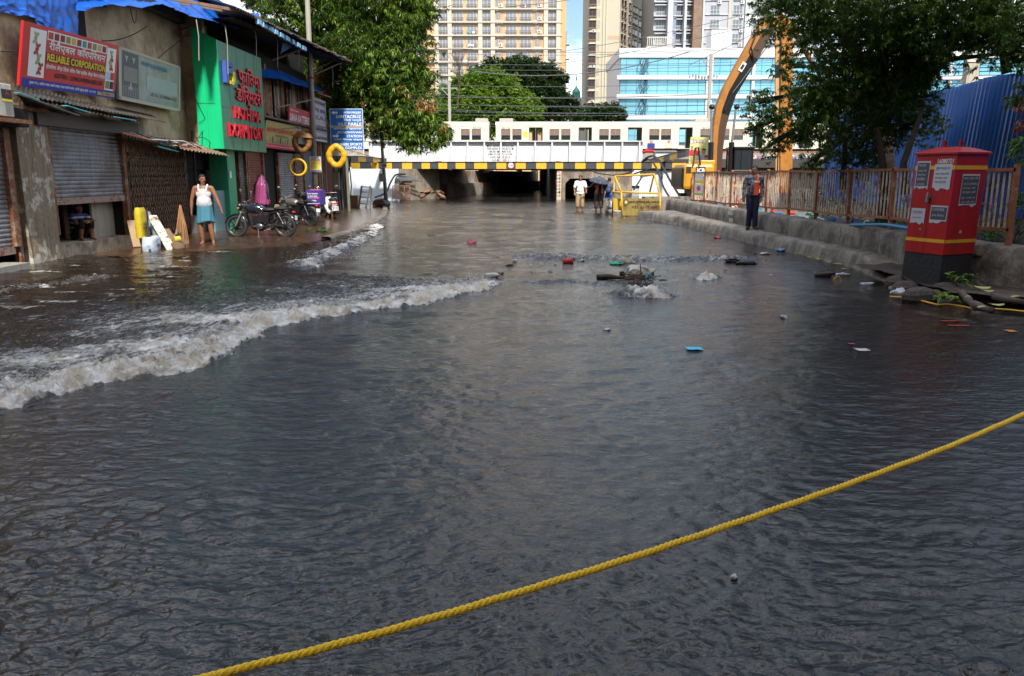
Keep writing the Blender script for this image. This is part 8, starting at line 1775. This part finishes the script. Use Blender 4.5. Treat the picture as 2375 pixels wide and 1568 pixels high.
def extra_leaves(parent, pts, n, Lm, Wm, m, rad, name='young_leaves'):
    C = np.concatenate([np.array(PY(*p))[None] + rngL.normal(0, rad, (n, 3)) for p in pts]); return rosettes(C, 10, Lm, Wm, name, m, parent, -.7, .3)
red_l = leafmat('leaf_russet', (.34, .07, .02), (.22, .10, .03), trans=.2); lime = leafmat('leaf_lime', (.16, .26, .02), (.10, .18, .02), trans=.3)
plab(extra_leaves(tm_, [(742, 165, 40.5), (752, 190, 40.5), (735, 205, 40.5), (766, 205, 40.5), (745, 175, 40.5)], 14, .24, .05, red_l, .30, 'russet_leaves'), 'dense russet orange young leaves beside the pole')
plab(extra_leaves(tm_, [(985, 243, 38), (965, 232, 38), (915, 255, 38.2), (868, 290, 38.6), (830, 260, 39.5), (845, 232, 39.5), (1000, 250, 37.6), (780, 90, 40.5), (935, 205, 38.4), (820, 310, 39), (1030, 290, 37.5)], 6, .26, .055, leafmat('leaf_tan', (.34, .16, .05), (.25, .17, .05)), .12, 'tan_leaves'), 'small hanging tan young leaf bunches')
extra_leaves(tm_, [(p[0] + dx, p[1] + dy, p[2] - p[3] * .9) for p in mb_blobs for dx, dy in ((-14, -22), (18, -8), (4, 20))], 5, .25, .055, lime, .2, 'bright_leaves')
darkl = leafmat('dark_leaf', (.14, .23, .05), (.08, .15, .03), rough_=.34, isl=.5, scale=1.2, trans=.25)
rb = [(1800, 5, 16, .45), (1850, 30, 16, .8), (1930, 15, 16, 1.0), (2030, 10, 16, 1.1), (2130, 5, 16, 1.1), (2230, 10, 16, 1.1), (2330, 0, 16, 1.1), (2400, 70, 15, .95), (1945, 85, 17, .85), (2030, 95, 17, .95), (2125, 85, 17, .95), (2225, 75, 17, .75), (2300, 80, 16, .6), (2370, 120, 15, .42),
      (1760, 240, 17, .34), (1785, 285, 17, .36), (1872, 225, 17, .5), (1905, 205, 17, .7), (1975, 185, 17, .8), (2045, 165, 17, .85), (2115, 165, 17, .6), (1855, 305, 17, .45), (1900, 285, 17, .65), (1960, 270, 17.5, .65), (2030, 260, 18, .65), (2100, 245, 18, .5), (1790, 335, 17, .33), (1935, 345, 18, .45), (2000, 340, 18, .5), (2060, 320, 18, .45), (2150, 140, 17, .5), (2130, 210, 17, .55), (2140, 285, 17.2, .5), (2075, 210, 17, .6), (1830, 150, 17.5, .3), (1745, 300, 17, .2), (1890, 375, 18, .3), (2000, 385, 18, .4), (2090, 300, 17.5, .3)]
tr_ = tree('street_tree', 'large dark leafy tree over the railing and the red cabinet on the right', PX(2060, 440, 9.3) * Vector((1, 1, 0)) + Vector((0, 0, .45)), PX(2050, 280, 9.2), rb, .092, .032, 10, 52, darkl, .20, up=0, droop=.4, seed=2, shell=(.2, 1.0))
for a, b, c_, r_ in (((2060, 450, 17), (2045, 370, 17), (2035, 300, 17), .10), ((2100, 450, 16.5), (2095, 380, 16.5), (2140, 250, 16.5), .09), ((2335, 170, 17), (2328, 130, 17), (2300, 60, 16.5), .10), ((1955, 440, 18), (1960, 330, 18), (1900, 250, 17.5), .07), ((2300, 60, 16.5), (2200, 40, 16.5), (2100, 60, 16.5), .06)): m = MB(); m.tube([PY(*a), PY(*b), PY(*c_)], [r_, r_ * .8, r_ * .5], 8); obj('limb', m, M_['bark'], tr_, smooth=True)
extra_leaves(tr_, [(1780, 222, 16.4), (1850, 205, 16.3), (1900, 180, 16.2), (1960, 165, 16.2), (1800, 262, 16.4), (1860, 262, 16.4), (1930, 240, 16.6), (2050, 60, 16), (1890, 300, 16.4)], 9, .12, .04, leafmat('leaf_midgreen', (.13, .22, .03), (.09, .16, .02)), .22, 'lighter_leaves')
# far trees
bgl = leafmat('far_leaf_light', (.15, .25, .03), (.09, .17, .02), rough_=.5, isl=.5, scale=.25, trans=.25); bgd = leafmat('far_leaf_dark', (.035, .075, .018), (.022, .05, .014), rough_=.5, isl=.45, scale=.25, trans=.15)
tree('round_tree', 'bright green rounded tree right behind the train roof', PY(1115, 300, 100) * Vector((1, 1, 0)), PY(1115, 285, 100), [(1050, 245, 100, 2.4), (1090, 225, 100, 3.0), (1130, 210, 99, 2.9), (1170, 225, 100, 3.0), (1210, 250, 100, 2.3), (1035, 275, 99, 2.0), (1080, 270, 98, 2.8), (1130, 265, 97, 3.2), (1180, 270, 98, 2.8), (1230, 275, 99, 1.8), (1110, 195, 100, 1.5), (1060, 215, 101, 1.4)], .34, .2, 8, 15, bgl, .35, up=.3, droop=.15, seed=3)
tree('spreading_tree', 'dark spreading tree above and behind the bright green one', PY(1240, 300, 112) * Vector((1, 1, 0)), PY(1240, 260, 112), [(1115, 178, 112, 1.7), (1150, 165, 112, 2.0), (1190, 158, 112, 1.8), (1230, 160, 112, 2.0), (1275, 172, 112, 1.8), (1300, 184, 112, 1.2), (1170, 185, 113, 2.4), (1220, 190, 112, 2.4), (1255, 215, 111, 2.2), (1290, 225, 111, 2.0), (1235, 240, 111, 2.8), (1280, 260, 111, 2.6), (1320, 250, 112, 1.7), (1345, 270, 112, 1.6), (1210, 215, 112, 2.2)], .36, .17, 8, 14, bgd, .4, up=.3, droop=.15, seed=4)
tree('bush_tree', 'low dark tree at the foot of the beige tower', PY(1400, 300, 108) * Vector((1, 1, 0)), PY(1400, 290, 108), [(1375, 272, 108, 1.4), (1400, 262, 108, 1.5), (1425, 264, 108, 1.3), (1350, 278, 107, 1.2), (1440, 272, 109, .9)], .42, .18, 8, 12, bgd, .25, up=.4, droop=.1, seed=6)
m = MB(); rr = random.Random(3)                          # leafless tree
def twig(p, d, L_, r_, dep):
    q = p + d * L_; m.tube([p, p.lerp(q, .5) + Vector((rr.uniform(-.06, .06) * L_,) * 3), q], [r_, r_ * .8, r_ * .55], 5)
    if dep:
        for k in range(3 if dep > 1 else 2): twig(q if k else p.lerp(q, .7), (d + Vector((rr.uniform(-.8, .8), rr.uniform(-.4, .4), rr.uniform(-.2, .6)))).normalized(), L_ * .72, r_ * .55, dep - 1)
b0 = PY(1062, 250, 70); twig(b0, Vector((.1, 0, 1)), 1.6, .08, 5); r = thing('bare_tree', b0, 'thin leafless tree right of the mango crown in front of the yellow tower', 'tree'); obj('branches', m, M_['bark'], r)
# growth behind the railing and at the right edge
for k, (px, py, X, n, rad, h, lab) in enumerate(((1900, 430, 8.6, 30, .4, .8, 'dark shrub behind the railing below the tree trunk'), (1985, 440, 9.0, 40, .5, .9, 'dark shrub behind the middle of the railing'), (2060, 450, 9.2, 40, .5, .9, 'dark shrub behind the railing left of the red cabinet'), (2290, 470, 8.9, 40, .45, .8, 'leafy green shrub behind the railing right of the red cabinet'), (2365, 440, 8.6, 30, .35, .9, 'leafy green shrub at the right edge behind the railing end'))):
    q = PX(px, py, X); small_plant('shrub', lab, (q.x, q.y, .55), n, rad, h * 1.1, .14, darkl if k < 3 else leafmat('shrub_leaf', (.05, .12, .02), (.03, .07, .015)))
for (a, X) in (((2362, 230), 8.9), ((2372, 335), 8.6), ((2355, 352), 8.6), ((2375, 285), 8.8)): pass
r = thing('hanging_branch', PX(2370, 200, 9.0), 'thin leafy branch with reddish twigs entering at the right edge', 'branch'); m = MB(); m.tube([PX(2420, 180, 9.0), PX(2365, 215, 9.0), PX(2350, 245, 9.0)], .012, 5); m.tube([PX(2420, 330, 8.8), PX(2372, 345, 8.8), PX(2350, 360, 8.8)], .012, 5); m.tube([PX(2420, 285, 8.8), PX(2366, 290, 8.8)], .01, 5); obj('twig', m, M_['bark'], r)
for lst, mt, nm in (([(2355, 225), (2345, 240), (2365, 235), (2370, 200)], darkl, 'dark_leaves'), ([(2350, 350), (2362, 345), (2372, 330), (2375, 375), (2368, 450)], gl, 'fresh_leaves'), ([(2368, 250), (2372, 290)], red_l, 'red_leaves')):
    C = np.concatenate([np.array(PX(a, b, 8.8))[None] + rngL.normal(0, .05, (5, 3)) for a, b in lst]); rosettes(C, 6, .13, .045, nm, mt, r, 0, .4)
m = MB(); rr = random.Random(8)
for k in range(60): q = Vector((rr.uniform(7.2, 9.0), rr.uniform(20, 36), .58)); s = rr.uniform(.04, .14); m.box(q, (s * 1.5, s, s * .6), M=Euler((rr.uniform(-.5, .5), rr.uniform(-.5, .5), rr.uniform(0, 3))).to_matrix(), m=rr.randint(0, 4))
o = obj('drain_litter', m, [flat('litter_white', (.6, .6, .58)), flat('litter_green', (.05, .25, .12)), flat('litter_red', (.45, .04, .03)), flat('litter_brown', (.12, .08, .05)), flat('litter_blue', (.06, .2, .45))]); o['kind'] = 'stuff'; o['label'] = 'litter floating in the drain behind the railing'
m = MB()
for k in range(260): q = Vector((PY(rr.uniform(1745, 1900), 372, 60).x, rr.uniform(60.1, 61), PY(1700, 373, 60).z + rr.uniform(0, .35))); s = rr.uniform(.05, .2); m.box(q, (s * 1.5, s, s * .7), M=Euler((rr.uniform(-.5, .5), rr.uniform(-.5, .5), rr.uniform(0, 3))).to_matrix(), m=rr.randint(0, 4))
o = obj('embankment_litter', m, [flat('litter_white', (.6, .6, .58)), flat('litter_green', (.05, .25, .12)), flat('litter_red', (.45, .04, .03)), flat('litter_pink', (.5, .35, .33)), flat('litter_blue', (.06, .2, .45))]); o['kind'] = 'stuff'; o['label'] = 'litter strewn along the top of the brown embankment wall'

# ================================================================ things afloat
def wz(x, y):
    d = (WX - x) ** 2 + (WY - y) ** 2; return float(WZ.reshape(-1)[int(np.argmin(d))])
def afloat(px, py, lift=0.0): c = G(px, py); c.z = wz(c.x, c.y) + lift; return c
def bag(px, py, w, h, col, label, seed, rough_=.45, trans=0, name='plastic_bag', cat='plastic bag'):
    c = afloat(px, py, h * .25); m = MB(); m.ell(c, (w / 2, w * .38, h * .62), 20, 12)
    m.v = [(v[0] + .55 * w * rough(v[0] * 3 / w, v[2] * 3 / h + v[1] * 2 / w, seed), v[1] + .5 * w * rough(v[1] * 3 / w, v[0] * 3 / w, seed + 1), v[2] + 1.3 * h * rough(v[0] * 4 / w, v[1] * 4 / w, seed + 2)) for v in m.v]
    return tag(obj(name, m, mat('bag_%s' % label[:14].replace(' ', '_'), col, rough_, var=.15, scale=12, bump=.6, bscale=25), smooth=True), label, cat)
bag(1485, 637, .46, .17, (.55, .50, .42), 'creamy white plastic bag heaped on the driftwood clump in the middle of the flood', 3)
bag(1452, 610, .36, .11, (.45, .38, .28), 'tan crumpled bag behind the white one', 5)
bag(1430, 614, .28, .05, (.02, .40, .20), 'green plastic scrap beside the tan bag', 7)
bag(1094, 565, .22, .10, (.62, .12, .14), 'pink red crumpled bag far up the flooded road', 9)
bag(1350, 606, .12, .04, (.6, .6, .6), 'tiny white scrap left of the red tin', 10)
bag(2083, 683, .26, .07, (.55, .56, .60), 'white torn bag at the water edge under the red cabinet', 11)
bag(1955, 638, .22, .05, (.50, .53, .56), 'pale torn bag on the shallow mud before the right ledge', 12)
bag(2010, 659, .20, .04, (.48, .50, .55), 'greyish torn bag nearer the red cabinet', 13)
bag(1680, 583, .24, .06, (.06, .18, .42), 'blue and white wrapper at the foot of the right ledge', 14) if False else bag(1815, 583, .26, .07, (.10, .22, .45), 'blue and white wrapper at the foot of the right ledge', 14)
bag(1775, 590, .22, .05, (.55, .52, .50), 'pale cup and scrap left of the blue wrapper', 15)
bag(1817, 738, .10, .05, (.40, .42, .46), 'clear plastic scrap on the open water below the ledge', 16)
bag(1703, 1337, .035, .022, (.5, .5, .52), 'tiny clear plastic scrap right of the yellow rope', 17)
bag(1453, 499, .34, .18, (.60, .08, .20), 'bright pink bag at the foot of the yellow barricade', 18)
bag(1408, 764, .10, .02, (.6, .6, .6), 'small white paper scrap on the open grey water', 19, name='paper_scrap', cat='paper')
bag(1330, 603, .10, .05, (.02, .02, .02), 'black scrap touching the red tin', 20)
bag(1182, 617, .16, .04, (.015, .015, .015), 'black rag on the foam behind the white bottle', 21, name='rag', cat='rag')
bag(1730, 612, .40, .08, (.02, .018, .016), 'dark rag with a white cap in the ripples before the ledge', 22, name='rag', cat='rag')
bag(1700, 608, .36, .07, (.05, .03, .02), 'brown rag lying left of the dark rag', 23, name='rag', cat='rag')
bag(1664, 552, .18, .05, (.45, .04, .05), 'little red wrapper near the kerb before the man at the railing', 24)
bag(1735, 561, .16, .05, (.04, .10, .40), 'little blue wrapper right of the red one', 25)
bag(1500, 470 + 33, .26, .08, (.55, .54, .52), 'white scraps at the end of the right kerb', 26)
bag(1672, 436 + 30, .5, .18, (.6, .6, .58), 'white bag stranded behind the foot of the railing', 27) if False else None
def flatscrap(px, py, w, d, col, label, name='wrapper', cat='wrapper', rz=0.0):
    c = afloat(px, py, .004); rows = []
    for i in range(9):
        row = []
        for j in range(7):
            u = (i / 8 - .5) * w * (1 + .3 * rough(i * .7, j, 3)); v = (j / 6 - .5) * d * (1 + .3 * rough(i, j * .7, 5)); row.append((c.x + u * math.cos(rz) - v * math.sin(rz), c.y + u * math.sin(rz) + v * math.cos(rz), c.z + .001 + .02 * abs(rough(i * .9, j * .9, int(px)))))
        rows.append(row)
    m = MB(); m.grid(rows); o = obj(name, m, flat('scrap_%d' % int(px), col), smooth=True); o.modifiers.new('t', 'SOLIDIFY').thickness = .003; return tag(o, label, cat)
flatscrap(1610, 812, .16, .14, (.05, .48, .72), 'light blue wrapper floating on the open grey water')
flatscrap(2000, 813, .12, .12, (.50, .50, .48), 'white wrapper floating right of the blue one')
flatscrap(1975, 800, .06, .06, (.30, .05, .05), 'tiny maroon scrap beside the white wrapper')
flatscrap(2345, 769, .10, .12, (.55, .20, .03), 'small orange scrap near the right edge')
for (px, py) in ((2225, 756), (2205, 745)): flatscrap(px, py, .24, .05, (.42, .03, .02), 'red sliver floating in the brown patch at the right, the %s one' % ('nearer' if px == 2225 else 'farther'))
# bottles, tins, driftwood
def bottle(px, py, L_, r_, col, label, rz, capc=(.5, .05, .05), name='bottle'):
    c = afloat(px, py, r_ * .5); d = Vector((math.cos(rz), math.sin(rz), .12)); r = thing(name, c, label, 'bottle' if name == 'bottle' else 'tin'); m = MB()
    P = [(-.5, .2), (-.49, .9), (-.4, 1), (.15, 1), (.28, .85), (.38, .4), (.44, .36)] if name == 'bottle' else [(-.5, .9), (-.49, 1), (.49, 1), (.5, .9)]
    m.tube([c + d * L_ * t for t, _ in P], [r_ * q for _, q in P], 14); obj('body', m, mat('bt_%d' % int(px), col, .35, var=.15, scale=20, coat=.3), r, smooth=True)
    m = MB(); e = (.44, .53) if name == 'bottle' else (.5, .515); m.tube([c + d * L_ * e[0], c + d * L_ * e[1]], r_ * (.42 if name == 'bottle' else .8), 12); obj('cap', m, flat('cap_%d' % int(px), capc), r)
bottle(1143, 642, .30, .055, (.60, .57, .50), 'white plastic bottle riding the tip of the foaming wave', R(-35), (.55, .35, .2))
bottle(1160, 637, .14, .035, (.10, .035, .025), 'small brown bottle behind the white one', R(20), (.1, .03, .02))
bottle(1317, 610, .20, .07, (.50, .02, .02), 'bright red tin floating in the middle of the flood', R(5), (.1, .02, .02), 'tin')
bottle(1194, 608, .11, .045, (.55, .45, .35), 'little cream pot floating left of the red tin', R(80), (.4, .3, .2), 'tin')
bottle(1443, 638, .10, .05, (.10, .03, .02), 'dark jar with yellow green lid above the driftwood', R(85), (.5, .55, .03), 'tin')
bottle(1305, 655 - 56, .06, .03, (.6, .5, .2), 'tiny yellowish pot on the ripple line', R(80), (.6, .5, .2), 'tin') if False else None
bottle(1302, 590, .09, .035, (.55, .52, .15), 'tiny yellowish pot on the far ripple line', R(85), (.6, .55, .2), 'tin')
m = MB(); a, b = afloat(1386, 646, .03), afloat(1465, 652, .03); m.tube(resample([a, a.lerp(b, .3) + Vector((0, 0, .02)), b], 10), [.05, .055, .05, .045, .04, .035, .03, .02, .015, .01], 8); tag(obj('driftwood', m, mat('driftwood', (.05, .028, .02), .5, var=.4, scale=8, bump=.6), smooth=True), 'dark brown stick floating left of the driftwood clump', 'stick')
r = thing('driftwood_clump', afloat(1482, 655), 'tangled clump of wet twigs and scraps caught under the creamy bag', 'debris clump'); m = MB(); rr = random.Random(2); c = afloat(1480, 655, .03)
for k in range(60): a = c + Vector((rr.gauss(0, .14), rr.gauss(0, .12), rr.uniform(0, .07))); d = Vector((rr.gauss(0, 1), rr.gauss(0, .6), rr.gauss(0, .2))).normalized() * rr.uniform(.1, .3); m.tube([a, a + d], rr.uniform(.004, .012), 5, m=rr.randint(0, 1))
obj('twigs', m, [M_['bark'], mat('driftwood2', (.14, .09, .05), .7)], r); m = MB(); m.box(c + Vector((.17, -.05, .07)), (.10, .04, .07), M=Euler((.3, .4, .5)).to_matrix()); obj('blue_scrap', m, flat('clump_blue', (.1, .35, .6)), r)
bottle(1912, 640, .34, .07, (.03, .015, .015), 'dark brown log shaped bottle lying in the shallow water before the ledge', R(-12), (.03, .02, .02))
m = MB(); m.torus(afloat(1942, 655, .03), .06, .012, 'y', 20, 6); tag(obj('orange_peel', m, flat('peel_orange', (.6, .3, .03))), 'small curled orange strip on the brown water near the ledge', 'strip')
m = MB(); rr = random.Random(31)                         # specks of floating litter nobody counts
for k in range(45):
    px, py = rr.choice([(rr.uniform(1150, 1560), rr.uniform(588, 640)), (rr.uniform(1600, 2080), rr.uniform(560, 690)), (rr.uniform(1400, 1620), rr.uniform(495, 520))]); c = G(px, py, .015); s = rr.uniform(.012, .05); m.box(c, (s * 2, s, .012), rz=rr.uniform(0, 3), m=rr.randint(0, 4))
o = obj('floating_specks', m, [flat('litter_white', (.6, .6, .58)), flat('litter_yellow', (.5, .45, .08)), flat('litter_red', (.45, .04, .03)), flat('litter_brown', (.12, .08, .05)), M_['blk']]); o['kind'] = 'stuff'; o['label'] = 'tiny scraps floating on the flood'
# ================================================================ the yellow rope across the foreground
def rope():
    px = [(330, 1609, 1.03), (490, 1568, 1.06), (738, 1506, 1.12), (986, 1438.5, 1.19), (1239, 1363, 1.275), (1500, 1282, 1.38), (1797, 1182, 1.53), (2000, 1111, 1.66), (2200, 1036, 1.81), (2375, 961, 2.0), (2520, 896, 2.2)]
    P = [PY(x, y, Y) for x, y, Y in px]; n = 900; Q = []
    for i in range(len(P) - 1):
        p0, p1, p2, p3 = P[max(i - 1, 0)], P[i], P[i + 1], P[min(i + 2, len(P) - 1)]
        for k in range(90): t = k / 90; Q.append(.5 * ((2 * p1) + (p2 - p0) * t + (2 * p0 - 5 * p1 + 4 * p2 - p3) * t * t + (3 * p1 - p0 - 3 * p2 + p3) * t ** 3))
    Q = resample(Q, 1100); L_ = sum((b - a).length for a, b in zip(Q[:-1], Q[1:])); lay = .036; R0, rs = .0034, .0036
    r = thing('rope', Q[550], 'yellow twisted rope with dark flecks stretched across the foreground', 'rope')
    for s in range(3):
        pts = []; rad = []
        for i, q in enumerate(Q):
            t = (Q[min(i + 1, 1099)] - Q[max(i - 1, 0)]).normalized(); x = t.cross(Vector((0, 0, 1))).normalized(); y = x.cross(t); ph = 2 * math.pi * (i / 1100 * L_ / lay + s / 3); pts.append(q + (x * math.cos(ph) + y * math.sin(ph)) * R0 + Vector((0, 0, .0005 * math.sin(i * .11)))); rad.append(rs)
        m = MB(); m.tube(pts, rad, 10); yl = mat('rope_yellow', (.97, .57, .015), .55, var=.18, scale=60, bump=.5, bscale=400); obj('strand', m, yl, r, smooth=True)
    m = MB()
    for i in range(14, 1086, 19):
        q = Q[i]; t = (Q[i + 1] - Q[i]).normalized(); x = t.cross(Vector((0, 0, 1))).normalized(); y = x.cross(t); a = math.pi / 2 + math.pi * .62 + .35 * math.sin(i); 
        for k in range(5): ph = a + k * .22; u = q + t * (.0016 * k); m.ell(u + (x * math.cos(ph) + y * math.sin(ph)) * (R0 + rs * .80), (.0013, .0013, .0013), 6, 4)
    obj('flecks', m, M_['blk'], r)
rope()
